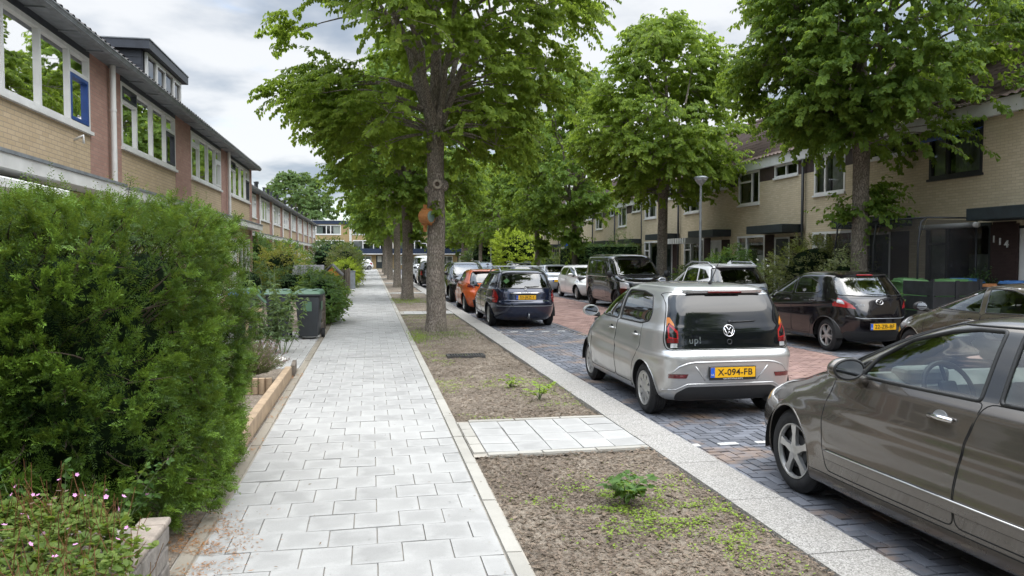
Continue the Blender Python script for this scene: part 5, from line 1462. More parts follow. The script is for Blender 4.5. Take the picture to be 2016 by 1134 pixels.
def left_house(y0, label, W=5.55, X=-4.5, pipe=False, blue=False, group=None, lastend=False, variant=0, zt=4.97):
    h = thing('terraced_house', label, 'house', (X, y0, 0), 0, group)
    a, b = .95, 4.9; zs = 3.78
    wb = MB(); wall_panel(wb, a, b, 2.95, zs, [], 0.0)
    # ground floor wall with openings
    wb2 = wb
    gf = [(1.0, 1.95, .02, 2.35), (2.3, 4.8, .55, 2.4)]
    wall_panel(wb2, a, b, 0, 2.75, gf, 0.0)
    hb = MB(); hb.box(-.1, .02, a, b, zt + .002, zt + .12); hb.build('head_board', MAT['anthracite'], h)
    wb2.build('brick_wall', MAT['ybrick'], h)
    for (pa, pb) in ((0, a), (b, W)):
        p = MB(); p.box(-.25, .004, pa, pb, 0, zt + .12); p.build('brick_pier', MAT['pbrick'], h)
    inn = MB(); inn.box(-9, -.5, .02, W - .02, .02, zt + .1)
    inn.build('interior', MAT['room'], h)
    if lastend:
        e = MB(); e.box(-8.6, -.004, W, W + .02, 0, 5.05); e.prism([(-8.6, W, 5.05), (-.2, W, 5.05), (-4.4, W, 7.3)], (0, .02, 0)); e.build('gable_wall', MAT['pbrick'], h)
    cur = [[(0, .22, 1, 'curtain_grey'), (.82, 1, 1, 'curtain_grey')], [(0, .2, 1, 'curtain'), (.30, .55, .95, 'curtain_grey'), (.84, 1, 1, 'curtain')], [(.0, .3, 1, 'curtain'), (.6, 1, .9, 'curtain')], [(.02, .25, 1, 'curtain_grey'), (.5, .8, 1, 'curtain')]][variant % 4]
    window(h, a, b, zs, zt, (.24, .52, .79), curtain=cur, tops=((0, .33), (3, .36)), fw=.07,
           subs=((3, 'blue' if blue else ('anthracite' if variant % 2 else 'white'), zs + .08, zt - .40), (0, 'anthracite' if variant % 2 else 'white', zt - .31, zt - .07)))
    window(h, 2.3, 4.8, .55, 2.4, (.35, .7), curtain=[(0, .3, 1, 'curtain')], tops=((0, .4),))
    d = MB(); d.box(-.06, .02, 1.0, 1.95, .02, 2.35); d.box(.02, .03, 1.3, 1.65, 1.1, 2.1); do = d.build('front_door', MAT['offwhite'], h)
    d = MB(); d.tube([(.05, 1.12, 1.0), (.09, 1.12, 1.0), (.09, 1.22, 1.0)], .012, 6); d.build('handle', MAT['steel'], do)
    # canopy with zinc-capped white fascia
    c = MB(); c.box(.004, .42, .35, W - .25, 2.76, 2.93); c.build('canopy', MAT['offwhite'], h)
    c = MB(); c.box(.004, .44, .33, W - .23, 2.932, 2.975); c.build('canopy_capping', MAT['gutter'], h)
    # eaves
    g = MB(); g.box(.0, .36, 0, W, zt + .10, zt + .13); go = g.build('soffit', MAT['gutter'], h)
    g = MB(); n = 8
    prof = [(.30 + .075 * math.cos(t), zt + .155 + .075 * math.sin(t)) for t in np.linspace(PI, 2 * PI, n)] + [(.39, zt + .16), (.39, zt + .175), (.365, zt + .175)]
    g.prism([(x, 0, z) for x, z in prof], (0, W, 0)); g.build('gutter', MAT['gutter'], h)
    for k in range(5):
        yb = .3 + k * W / 5
        g = MB(); g.box(.0, .31, yb, yb + .014, zt + .078, zt + .098); g.build('gutter_bracket', MAT['steel'], h)
    V, Q = tiled_slope(.34, zt + .19, -4.4, zt + .19 + 2.35, 0, W); r = npmesh('roof', V, Q, mats=MAT['gtile'], parent=h, smooth=True)
    V, Q = tiled_slope(-9.1, zt + .19, -4.4, zt + .19 + 2.35, 0, W); npmesh('roof_rear', V, Q, mats=MAT['gtile'], parent=h, smooth=True)
    for yy in (0, W - .01):
        e = MB(); e.prism([(.30, yy, zt + .16), (-9.1, yy, zt + .16), (-4.4, yy, zt + 2.5)], (0, .01, 0)); e.build('verge', MAT['anthracite'], h)
    if pipe:
        g = MB(); g.tube([(.10, .22, zt + .10), (.10, .22, .05)], .048, 12)
        for z in (1.2, 3.0, 4.3): g.lathe([(.057, -.02), (.057, .02)], 12, 'z', (.10, .22, z))
        g.build('drainpipe', MAT['offwhite'], h, smooth=True, angle=40)
    return h

def dormer(h, y0, y1, x=-1.15, ztop=7.2, zb=5.7):
    """box dormer: dark cladding, white window band"""
    m = MB(); m.box(-4.2, x, y0, y1, zb, ztop - .22); 
    for k in range(6):
        z = zb + .1 + k * .2
        m.box(-4.1, x - .02, y0 - .012, y0 + .01, z, z + .185); m.box(-4.1, x - .02, y1 - .01, y1 + .012, z, z + .185)
    o = m.build('dormer', MAT['anthracite'], h)
    m = MB(); m.box(-4.3, x + .22, y0 - .18, y1 + .18, ztop - .22, ztop); m.build('dormer_roof', MAT['anthracite'], o)
    m = MB(); m.box(-4.32, x + .24, y0 - .2, y1 + .2, ztop + .002, ztop + .03); m.build('roof_trim', MAT['gutter'], o)
    window(o, y0 + .12, y1 - .12, zb + .15, ztop - .24, (.25, .5, .75), x=x + .07, curtain=[(0, .24, 1, 'curtain_grey'), (.76, 1, 1, 'curtain_grey')], subs=((1, 'white', zb + .23, ztop - .32), (3, 'white', zb + .23, ztop - .32)), sill=False)
    bk = MB(); bk.box(x + .004, x + .02, y0 + .1, y1 - .1, zb + .1, ztop - .22); bk.build('dormer_front', MAT['room'], o)

def right_house(y0, label, W=4.9, X=13.4, pipe=False, dark=False, group=None, variant=0, gf=True, endwall=False):
    """local +x faces the street; local y=0 is the far end"""
    h = thing('terraced_house', label, 'house', (X, y0 + W, 0), PI, group)
    zt = 4.8; fr = 'dark' if dark else 'white'
    big = (.4, 1.95 if not dark else 2.05, 3.62, zt); small = (2.95, 4.4, 4.38, zt)
    holes = [big] + ([] if dark else [small])
    door = (3.0, 3.95, .12, 2.4); low = (.35, 2.35, .75, 2.5)
    holes += [door, low]
    w = MB(); wall_panel(w, 0, W, 0, zt, holes); w.build('brick_wall', MAT['rbrick'], h)
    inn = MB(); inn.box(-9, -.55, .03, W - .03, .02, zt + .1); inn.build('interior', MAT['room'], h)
    if not dark:
        for (ba, bb) in ((big[1] + .002, small[0] - .002), (small[1] + .002, W), (0, big[0] - .002)):
            b = MB(); b.box(-.02, .006, ba, bb, 4.36, zt); b.build('brown_band', MAT['brownpanel'], h)
    cv = [[(0, .4, 1, 'curtain_grey'), (.45, 1, 1, 'curtain')], [(.5, 1, .5, 'curtain')], [(0, .35, 1, 'curtain')], [(.4, 1, .75, 'curtain_grey'), (0, .2, 1, 'curtain')]][variant % 4]
    window(h, *big, (.36,) if variant % 3 != 2 else (.64,), frame=fr, curtain=cv, fw=.075, tops=() if variant % 2 else ((0, .35),))
    if not dark: window(h, *small, (.5,), frame=fr, fw=.06)
    window(h, *low, (.34,), frame=fr, curtain=[(0, .3, 1, 'curtain'), (.6, 1, .6, 'curtain')], tops=((0, .45),))
    d = MB(); d.box(-.08, -.02, door[0] + .06, door[1] - .06, door[2], door[3] - .06); do = d.build('front_door', MAT['darkgreen'] if variant % 2 == 0 else MAT['offwhite'], h)
    d = MB(); d.box(-.10, .012, door[0], door[0] + .06, door[2], door[3]); d.box(-.10, .012, door[1] - .06, door[1], door[2], door[3]); d.box(-.10, .012, door[0] + .06, door[1] - .06, door[3] - .06, door[3]); d.build('door_frame', MAT[fr], do)
    d = MB(); d.box(-.02, -.012, door[0] + .35, door[0] + .6, 1.3, 2.1); d.build('door_pane', MAT['glass'], do)
    d = MB(); d.box(-.02, -.008, door[0] + .3, door[0] + .62, 1.02, 1.1); d.build('letterbox', MAT['steel'], do)
    d = MB(); d.box(-.02, .006, door[1] + .002, W - .25, .12, 2.4); d.build('brick_pier', MAT['dbrick'], h)
    d = MB(); d.box(-.02, .005, low[1] + .02, door[0] - .002, .12, 2.5); d.build('brick_pier', MAT['dbrick'], h)
    c = MB(); c.box(.004, .75, 2.45, 4.75, 2.52, 2.78, .01); c.build('canopy', MAT['darkgreen'], h)
    f = MB(); f.box(-.1, .12, 0, W, zt + .004, zt + .34); f.build('fascia', MAT['white'], h)
    V, Q = tiled_slope(.2, zt + .33, -4.1, zt + .33 + 2.75, 0, W, .25, .34); npmesh('roof', V, Q, mats=MAT['rtile'], parent=h, smooth=True)
    for yy in (0, W - .01):
        e = MB(); e.prism([(.12, yy, zt + .30), (-8.4, yy, zt + .30), (-4.1, yy, zt + 3.0)], (0, .01, 0)); e.build('party_gable', MAT['rbrick'], h)
    m = MB(); m.tube([(-4.1, 0, zt + 3.1), (-4.1, W, zt + 3.1)], .12, 10); m.build('ridge_tiles', MAT['rtile'], h, smooth=True)
    if endwall:
        e = MB(); e.box(-8, -.003, -.02, -.002, 0, zt + .3); e.build('gable_wall', MAT['rbrick'], h)
    if pipe:
        g = MB(); g.tube([(.10, W - .08, zt), (.10, W - .08, .05)], .045, 10); g.build('drainpipe', MAT['dark'], h, smooth=True)
    return h

def right_dormer(h, y0, y1, mat='white', x=-1.5, zb=5.9, zt=7.1):
    m = MB(); m.box(-3.6, x, y0, y1, zb, zt); o = m.build('dormer', MAT['anthracite'] if mat != 'louver' else MAT['sage'], h)
    m = MB(); m.box(-3.7, x + .12, y0 - .1, y1 + .1, zt, zt + .12); m.build('dormer_roof', MAT['anthracite'], o)
    if mat == 'louver':
        m = MB()
        for k in range(6): m.box(x, x + .04, y0, y1, zb + .15 + k * .16, zb + .23 + k * .16)
        m.build('louvers', MAT['darkgreen'], o)
    else: window(o, y0 + .08, y1 - .08, zb + .15, zt - .02, (.5,), x=x + .07, sill=False, curtain=[(0, .4, 1, 'curtain_grey')])

def end_block():
    """flat-roofed row closing the street"""
    Y = 116.0
    xs = np.arange(-27.5, 34, 6.1); n = 0
    words = ['first', 'second', 'third', 'fourth', 'fifth', 'sixth', 'seventh', 'eighth', 'ninth', 'tenth', 'eleventh']
    proto = None
    for i, x in enumerate(xs):
        lab = '%s flat-roofed three-storey house from the left in the row closing the street' % words[i]
        if proto is None:
            h = thing('flat_roofed_house', lab, 'house', (x, Y, 0), -PI / 2, 'flat-roofed houses across the end of the street'); proto = h
            W = 6.1
            w = MB(); holes = [(.5, 4.9, 5.05, 6.5), (.5, 5.4, 2.6, 4.25), (.6, 3.2, .6, 1.9), (3.9, 4.9, .05, 2.0)]
            wall_panel(w, .22, W, 0, 7.0, holes); w.build('brick_wall', MAT['ebrick'], h)
            m = MB(); m.box(-.2, .08, 0, .22, 0, 7.0); m.build('party_pier', MAT['offwhite'], h)
            m = MB(); m.box(-9, -.5, .02, W - .02, 0, 7.0); m.build('interior', MAT['room'], h)
            m = MB(); m.box(-9, .14, 0, W, 6.62, 7.12); m.build('roof_fascia', MAT['navy'], h)
            m = MB(); m.box(-9, .2, 0, W, 7.122, 7.17); m.build('roof_trim', MAT['offwhite'], h)
            window(h, *holes[0], (.18, .52, .66), fw=.13, curtain=[(0, .4, 1, 'curtain_grey'), (.75, 1, 1, 'curtain')])
            window(h, *holes[1], (.3, .62, .82), fw=.13, curtain=[(0, .3, 1, 'curtain'), (.5, .7, 1, 'curtain_grey')], tops=((1, .45), (3, .45)))
            window(h, *holes[2], (.33, .66), fw=.1, curtain=[(0, 1, 1, 'curtain')])
            m = MB(); m.box(-.06, 0, 3.9, 4.9, .05, 2.0); d = m.build('front_door', MAT['darkgreen'], h)
            m = MB(); m.box(-.05, .02, 4.1, 4.7, 1.0, 1.9); m.build('door_pane', MAT['curtain'], d)
            m = MB(); m.box(0, .9, .1, W, 2.12, 2.25); m.build('canopy', MAT['white'], h)
            m = MB(); m.box(.78, .88, .1, W, 2.252, 3.0); m.build('balcony_front', MAT['navy'], h)
            m = MB(); m.tube([(.12, .3, 7.0), (.12, .3, 2.4)], .05, 8); m.build('drainpipe', MAT['white'], h)
        else:
            h = copy_tree(proto); h.location = (x, Y, 0); h['label'] = lab

def build_houses():
    g = 'houses of the near left terrace'
    left_house(3.15, 'brick terraced house at the left edge, partly cut off by the frame', W=5.55, group=g, variant=2, pipe=False)
    A = left_house(8.7, 'brick terraced house with a blue-framed casement and cream awning box, above the yew', W=5.55, group=g, blue=True, variant=0)
    B = left_house(14.25, 'brick terraced house beside the nearest white drainpipe, between blue casement house and dormer house', W=5.55, group=g, pipe=True, variant=1)
    Cc = left_house(19.8, 'brick terraced house carrying the dark box dormer on its roof', W=5.55, group=g, variant=2)
    dormer(Cc, 1.1, 4.9)
    left_house(25.35, 'last brick house of the near left terrace, at its far gable end', W=5.55, group=g, pipe=True, variant=3, lastend=True)
    # awning and cream board on house A
    m = MB(); m.box(.02, .5, .5, 2.6, 2.50, 2.64, .02); m.build('awning_cassette', MAT['white'], A)
    m = MB(); m.box(.02, .08, .3, 5.0, 2.1, 2.5); m.build('cream_board', MAT['cream'], A)
    m = MB(); m.ellipsoid((.16, 3.0, 2.3), (.07, .07, .07)); m.tube([(.08, 3.0, 2.32), (.16, 3.0, 2.32)], .03); m.build('camera_dome', MAT['white'], A, smooth=True)
    m = MB(); m.tube([(0, 4.2, 3.55), (.14, 4.2, 3.62), (.14, 4.2, 3.50)], .02, 8); m.build('wall_lamp', MAT['white'], A, smooth=True)
    # second left terrace, set back
    w = ['nearest', 'second', 'third', 'fourth', 'fifth', 'sixth', 'seventh', 'eighth', 'ninth', 'last']
    proto = None
    for i in range(10):
        lab = '%s house of the set-back left terrace beyond the gable' % w[i]
        y = 31.6 + 5.4 * i
        if proto is None:
            proto = left_house(y, lab, W=5.4, X=-5.9, group='houses of the far left terrace', pipe=True, variant=2)
            m = MB(); m.box(-4.2, -3.8, .5, .9, 7.0, 7.9); m.lathe([(.1, 0), (.1, .35), (.16, .36), (.16, .42)], 10, 'z', (-4.0, .7, 7.9)); m.build('chimney', MAT['anthracite'], proto)
            m = MB(); m.tube([(-1.2, 3.2, 5.7), (-1.2, 3.2, 6.4)], .07, 8); m.lathe([(.11, 0), (.11, .15)], 8, 'z', (-1.2, 3.2, 6.4)); m.build('roof_vent', MAT['dark'], proto)
        else:
            h = copy_tree(proto); h.location = (-5.9, y, 0); h['label'] = lab
    # right terrace, near part
    gr = 'houses of the near right terrace'
    N = right_house(12.0, 'pale brick house with dark window frames and house number 114', dark=True, group=gr, variant=3)
    # number on its dark pier, canopy, net etc
    for i, ch in enumerate('114'):
        text_mesh('house_number', ch, .21, MAT['white'], N, Matrix.Translation((.045, 2.46 + i * .17, 2.12 - i * .055)) @ Matrix.Rotation(PI / 2, 4, 'Z') @ Matrix.Rotation(PI / 2, 4, 'X'), .012, .004)
    m = MB(); m.box(.004, .035, 2.36, 3.08, .12, 2.45); m.build('number_pier', MAT['dbrick'], N)
    m = MB(); m.tube([(.3, .5, 2.45), (.3, 2.3, 2.45)], .06, 10); m.build('awning_roller', MAT['white'], N, smooth=True)
    m = MB(); m.prism([(0.05, .4, 4.62), (.05, 2.1, 4.62), (.42, 2.1, 4.45), (.42, .4, 4.45)], (0, 0, .012)); m.build('top_light_open', MAT['blue'], N)
    right_house(16.9, 'pale brick house behind the nearest right-hand tree, between two drainpipes', group=gr, variant=0, pipe=False)
    H3 = right_house(21.8, 'pale brick house with dark green door under a black canopy, behind round shrub', group=gr, variant=2, pipe=True); right_dormer(H3, 1.2, 2.7); right_dormer(H3, 3.4, 4.5, 'louver')
    H4 = right_house(26.7, 'pale brick house directly behind the street lamp', group=gr, variant=1)
    H5 = right_house(31.6, 'last house of the near right terrace, standing forward beside the dark hedge', group=gr, variant=0, pipe=True, endwall=True)
    for hh in (H4,):
        m = MB()
        for k in range(9): m.box(.2 + k * .0, .8, .3 + k * .24, .3 + k * .24 + .12, 2.30, 2.52)
        m.build('striped_awning', MAT['white'], hh)
    proto = None
    for i in range(12):
        lab = '%s house of the set-back right terrace beyond the dark hedge' % (['nearest', 'second', 'third', 'fourth', 'fifth', 'sixth', 'seventh', 'eighth', 'ninth', 'tenth', 'eleventh', 'last'][i])
        y = 36.5 + 4.9 * i
        if proto is None:
            proto = right_house(y, lab, X=15.3, group='houses of the far right terrace', variant=0, pipe=True); h = proto
        else:
            h = copy_tree(proto); h.location = (15.3, y + 4.9, 0); h['label'] = lab
        if i in (1, 2, 5): right_dormer(h, 1.2, 3.6)
    end_block()

# ================================================================== STREET FURNITURE, GARDEN THINGS
def lamp_post(loc, label, H=4.45):
    h = thing('street_lamp', label, 'street lamp', loc, 0, 'street lamps along the right side')
    m = MB(); m.tube([(0, 0, 0), (0, 0, .9)], .075, 14); m.tube([(0, 0, .9), (0, 0, .96)], [.075, .05], 14); m.tube([(0, 0, .96), (0, 0, H - .32)], [.05, .038], 14); m.build('pole', MAT['steel'], h, smooth=True, angle=30)
    m = MB(); m.lathe([(.04, H - .32), (.06, H - .28), (.10, H - .23), (.19, H - .13), (.235, H - .06)], 24); m.build('lamp_bowl', MAT['lampglass'], h, smooth=True)
    m = MB(); m.lathe([(.24, H - .06), (.25, H - .04), (.21, H + .0), (.11, H + .03), (.001, H + .04)], 24); m.build('lamp_hood', MAT['steel'], h, smooth=True)
    return h

def wheelie_bin(label, loc, rz, body, lid, group, emblem=False):
    h = thing('wheelie_bin', label, 'bin', loc, rz, group)
    m = MB()
    A = [(-.23, -.25), (.23, -.25), (.23, .25), (-.23, .25)]
    def ring(s, z, dy=0): return [(x * s, y * s + dy, z) for x, y in A]
    r0, r1 = ring(.84, .06), ring(1.08, .92)
    b = m.bm; v0 = [b.verts.new(p) for p in r0]; v1 = [b.verts.new(p) for p in r1]
    for i in range(4): b.faces.new((v0[i], v0[(i + 1) % 4], v1[(i + 1) % 4], v1[i]))
    b.faces.new(v0[::-1]); b.faces.new(v1)
    bmesh.ops.bevel(b, geom=[e for e in b.edges], offset=.025, segments=2, affect='EDGES', profile=.5)
    m.box(-.285, .285, -.30, .29, .915, .955, .01)
    m.build('bin_body', MAT[body], h, smooth=True, angle=35)
    m = MB(); V = [(-.29, -.31, .957), (.29, -.31, .957), (.29, .30, .957), (-.29, .30, .957)]; T = [(-.24, -.24, 1.03), (.24, -.24, 1.03), (.25, .27, 1.05), (-.25, .27, 1.05)]
    b = m.bm; v0 = [b.verts.new(p) for p in V]; v1 = [b.verts.new(p) for p in T]
    for i in range(4): b.faces.new((v0[i], v0[(i + 1) % 4], v1[(i + 1) % 4], v1[i]))
    b.faces.new(v0[::-1]); b.faces.new(v1)
    bmesh.ops.bevel(b, geom=[e for e in b.edges], offset=.018, segments=2, affect='EDGES', profile=.5)
    for x in (-.14, .14): m.box(x - .05, x + .05, -.2, .22, 1.035, 1.06, .01)
    l = m.build('lid', MAT[lid], h, smooth=True, angle=35)
    m = MB(); m.tube([(-.22, .34, .98), (.22, .34, .98)], .018, 8)
    for x in (-.2, .2): m.tube([(x, .28, .95), (x, .34, .98)], .016, 6)
    m.build('handle_bar', MAT[body], h, smooth=True)
    for x in (-.24, .24):
        m = MB(); m.lathe([(.03, -.03), (.10, -.03), (.105, -.02), (.105, .02), (.10, .03), (.03, .03)], 20, 'x', (x, .23, .105)); m.build('wheel', MAT['rubber'], h, smooth=True, angle=40)
    if emblem:
        m = MB(); m.box(-.09, .09, -.262, -.255, .60, .80); m.box(.252, .258, -.09, .09, .62, .80); m.build('sticker', MAT['lidgreen'], h)
    return h

def plank_fence(name, label, p0, p1, hgt, mat, cat='fence', post=.08, gap=.015, rows=5, vertical=False, group=None):
    p0 = Vector(p0); p1 = Vector(p1); d = p1 - p0; L = d.length
    h = thing(name, label, cat, p0, math.atan2(d.y, d.x), group)
    m = MB()
    if vertical:
        k = 0; x = 0
        while x < L - .05:
            m.box(x, min(x + .095, L), -.012, .012, .03, hgt + .03 * math.sin(k * 2.3)); x += .095 + gap; k += 1
    else:
        s = hgt / rows
        for k in range(rows): m.box(0, L, -.012 - .003 * (k % 2), .012, .03 + k * s, .03 + (k + 1) * s - gap)
    m.build('boards', MAT[mat], h)
    n = max(1, int(L / 1.6))
    for k in range(n + 1):
        x = L * k / n
        m = MB(); m.box(x - post / 2, x + post / 2, -.05, -.05 + post, 0, hgt + .07, .006); m.build('post', MAT[mat], h)
    return h

def build_furniture():
    lamp_post((11.0, 24.3, 0), 'grey street lamp with wide saucer head standing before the pale houses')
    lamp_post((10.35, 66.0, 0), 'small distant street lamp among the far right trees')
    # bug hotel on the first tree
    h = thing('insect_hotel', 'round cedar insect hotel with sage green face on the first left tree trunk', 'insect hotel', (1.27, 17.54, 2.66), R(48))
    m = MB(); n = 26
    for k in range(n):
        a = 2 * PI * k / n; m.obox((.145 * math.cos(a), 0, .145 * math.sin(a)), (0, 1, 0), (.25, .037, .02), (math.cos(a), 0, math.sin(a)))
    m.build('cedar_ring', MAT['cedar'], h)
    m = MB(); m.lathe([(.001, -.135), (.122, -.135), (.133, -.125), (.133, .12)], 30, 'y'); m.build('face_disc', MAT['sage'], h, smooth=True, angle=40)
    m = MB(); m.box(.0, .17, -.02, .16, -.19, .19); m.box(.02, .08, .06, .12, -.34, .28); m.build('back_board', MAT['cedar'], h)
    # storm drain in the second bed
    h = thing('drain_grate', 'small cast iron drain grate set in the second soil bed', 'drain', (1.62, 13.2, .0), 0)
    m = MB(); m.box(-.33, .33, -.17, -.14, -.04, .035); m.box(-.33, .33, .14, .17, -.04, .035); m.box(-.33, -.30, -.14, .14, -.04, .035); m.box(.30, .33, -.14, .14, -.04, .035); m.build('grate_frame', MAT['iron'], h)
    m = MB()
    for k in range(13): x = -.28 + k * .0467; m.box(x - .012, x + .012, -.14, .14, -.02, .03)
    m.build('bars', MAT['iron'], h)
    # stone block planter in the foreground
    h = thing('block_planter', 'low grey stone-block planter wall in the lower left corner, full of pink flowers', 'planter', (-1.08, 2.65, 0), 0)
    m = MB(); r = random.Random(3)
    for row in range(3):
        z0 = row * .098; y = 0 - (row % 2) * .12
        while y < 1.68:
            L = r.uniform(.2, .3); b = min(y + L, 1.7)
            if b - max(y, -.1) > .05: m.box(-.13, r.uniform(-.012, .006), max(y, -.1), b - .006, z0 + .002, z0 + .094, .012, 2)
            y += L
        x = -.14
        while x > -2.6:
            L = r.uniform(.2, .3); m.box(x - L + .006, x, 1.57, 1.70 + r.uniform(-.01, .006), z0 + .002, z0 + .094, .012, 2); x -= L
    m.build('stone_blocks', MAT['stone'], h)
    m = MB(); y = -.1
    while y < 1.68: m.box(-.15, .006, y, min(y + .28, 1.712) - .006, .296, .335, .014, 2); y += .28
    m.build('cap_stones', MAT['pinkstone'], h)
    m = MB(); m.box(-2.6, -.132, -.1, 1.56, .0, .26); m.build('planter_soil', MAT['soil'], h)
    # timber edged bed with log rolls
    h = thing('timber_edging', 'orange-brown timber beam edging beside the pavement, beyond the yew', 'garden edging', (-1.13, 6.9, 0), 0)
    m = MB(); m.box(-.09, 0, 0, 4.4, 0, .17, .008); m.build('beam', MAT['orangewood'], h)
    h = thing('log_edging', 'short upright half-log edging in front of lavender bush', 'garden edging', (-1.24, 10.05, 0), 0)
    m = MB()
    for k in range(11): m.tube([(-.05 - k * .085, 0, 0), (-.05 - k * .085, 0, .20)], .042, 10)
    m.build('log_row', MAT['orangewood'], h, smooth=True, angle=40)
    r = random.Random(5)
    for i, (x, y, s) in enumerate([(-1.34, 11.75, .085), (-1.58, 11.5, .055), (-1.46, 11.3, .045), (-1.30, 11.4, .04)]):
        m = MB(); m.ellipsoid((0, 0, s * .5), (s, s * .8, s * .6), 12, 8)
        for v in m.bm.verts: v.co *= 1 + .12 * math.sin(v.co.x * 90 + v.co.y * 60)
        o = m.build('pebble', MAT['pebble'], None, smooth=True); o.location = (x, y, .16)
        tag(o, ['largest white stone beside lavender', 'white stone behind the small pebbles at the lavender', 'small white pebble at the edge of lavender bed', 'smallest white pebble near the timber beam'][i], 'stone', 'white stones by lavender')
    m = MB(); m.box(0, .06, 0, .62, 0, .16, .006); o = m.build('edging_plank', MAT['oldwood']); o.location = (-1.16, 11.45, 0); o.rotation_euler = (0, 0, .05)
    tag(o, 'short dark reddish plank at the end of timber edging, by white stones', 'garden edging')
    # sloped green board on a wooden stand (feeder)
    h = thing('bird_feeder', 'small wooden feeding table with sloped green roof half hidden by yew', 'bird feeder', (-2.0, 13.0, 0), R(15))
    m = MB(); m.tube([(0, 0, 0), (0, 0, .85)], .03, 8); m.build('post', MAT['orangewood'], h)
    m = MB(); m.box(-.22, .22, -.16, .16, .85, .90); m.build('tray', MAT['orangewood'], h)
    m = MB(); m.prism([(-.30, -.2, 1.22), (.10, -.2, 1.22), (.30, -.2, 1.0), (.27, -.2, .99), (.08, -.2, 1.19), (-.30, -.2, 1.19)], (0, .4, 0)); m.build('roof', MAT['lidgreen'], h)
    m = MB(); m.box(-.02, .02, .1, .14, .9, 1.19); m.build('support', MAT['orangewood'], h)
    # bins on the drive
    wheelie_bin('dark wheelie bin with dull green lid next to the pavement', (-1.29, 16.75, 0), R(-6), 'binblack', 'lidgreen', 'wheelie bins on left driveway', True)
    wheelie_bin('dark wheelie bin with green lid, left of the bin next to the pavement', (-1.94, 16.85, 0), R(4), 'binblack', 'lidgreen', 'wheelie bins on left driveway')
    wheelie_bin('dark wheelie bin with blue lid, farthest left of the three on the driveway', (-2.6, 16.7, 0), R(-3), 'binblack', 'binblue', 'wheelie bins on left driveway')
    # fences on the left
    plank_fence('picket_fence', 'low weathered timber fence end just behind the dark bins', (-1.16, 17.6, 0), (-1.14, 19.0, 0), .74, 'oldwood', rows=3, gap=.1)
    plank_fence('board_fence', 'long weathered board fence across the left gardens behind bins', (-5.8, 34.2, 0), (-1.2, 34.4, 0), 1.15, 'oldwood', rows=6)
    plank_fence('board_fence', 'weathered board fence along the pavement past the leafy shrub', (-1.15, 34.5, 0), (-1.1, 40.5, 0), 1.1, 'oldwood', vertical=True)
    h = thing('playhouse', 'small garden playhouse with grey felt roof and orange gable', 'playhouse', (-1.75, 31.8, 0), 0)
    m = MB(); m.box(-1.1, 0.45, -.6, .8, 0, 1.05); m.build('wall', MAT['oldwood'], h)
    m = MB(); m.prism([(-.1, -.62, 1.0), (.55, -.62, 1.0), (.22, -.62, 1.33)], (0, .02, 0)); m.build('gable', MAT['orangepaint'], h)
    m = MB(); m.prism([(-.2, -.72, .98), (.22, -.72, 1.42), (.65, -.72, .98), (.65, -.72, 1.03), (.22, -.72, 1.47), (-.2, -.72, 1.03)], (0, 1.6, 0)); m.prism([(-1.3, -.8, 1.05), (-1.3, -.1, 1.42), (-1.3, .9, 1.05), (-1.3, .9, 1.0), (-1.3, -.8, 1.0)], (1.2, 0, 0)); m.build('roof', MAT['slate'], h)
    m = MB(); m.box(-.16, .16, -.12, .12, 0, .95, .01); m.box(-.19, .19, -.15, .15, .951, .99, .01); o = m.build('grey_cabinet', MAT['gutter']); o.location = (-1.0, 42.5, 0)
    tag(o, 'narrow grey utility cabinet beside the pavement, beyond the board fence', 'cabinet')
    # right side: black boxes, bins, net enclosure
    h = thing('bin_screen', 'black timber board enclosure in front of the green bins across the road', 'enclosure', (11.2, 13.6, 0), 0)
    m = MB()
    for k in range(4):
        m.box(0, 1.05, 0, .03, .02 + k * .31, .31 + k * .31); m.box(0, .03, .032, .9, .02 + k * .31, .31 + k * .31); m.box(1.02, 1.05, .032, .9, .02 + k * .31, .31 + k * .31)
    m.build('boards', MAT['blackwood'], h)
    m = MB(); m.box(-.03, .0, -.03, .05, 0, 1.28); m.box(.5, .58, -.025, -.002, 0, 1.26); m.box(1.052, 1.11, -.03, .05, 0, 1.28); m.build('post', MAT['blackwood'], h)
    gb = 'wheelie bins across the road'
    wheelie_bin('green wheelie bin with green lid behind the left end of black boards', (11.7, 14.9, .22), R(75), 'bingreen', 'bingreen', gb)
    wheelie_bin('green wheelie bin right of the black board enclosure', (12.1, 14.1, .22), R(95), 'bingreen', 'bingreen', gb)
    wheelie_bin('dark wheelie bin with blue lid behind the green bins', (12.7, 14.5, .22), R(85), 'binblack', 'binblue', gb)
    wheelie_bin('dark wheelie bin with orange lid, above roof of taupe car', (12.9, 13.75, .12), R(90), 'binblack', 'binorange', gb)
    wheelie_bin('dark wheelie bin with bright blue lid at the right edge', (12.95, 13.3, .2), R(90), 'binblack', 'binblue', gb)
    h = thing('net_enclosure', 'tall black net enclosure on grey poles in front of the house numbered 114', 'net enclosure', (11.7, 14.7, .1), 0)
    pts = [(0, 0), (0, 1.5), (0, 3.0), (1.45, 3.0), (1.45, 0)]
    m = MB()
    for (x, y) in pts[:3]: m.tube([(x, y, 0), (x, y, 1.9), (x + .06, y, 2.4), (x + .2, y, 2.5)], .022, 8)
    m.tube([(1.45, 0, 0), (1.45, 0, 2.5)], .022, 8)
    m.tube([(.2, 0, 2.5), (.2, 3.0, 2.5)], .02, 8); m.tube([(.2, 0, 2.5), (1.45, 0, 2.5)], .02, 8)
    m.build('frame', MAT['dark'], h, smooth=True)
    m = MB()
    for (a, b) in ((0, 1.48), (1.52, 3.0)):
        m.poly([(.0, a, .1), (0, b, .1), (0, b, 1.9), (0, a, 1.9)]); m.poly([(0, a, 1.9), (0, b, 1.9), (.2, b, 2.5), (.2, a, 2.5)])
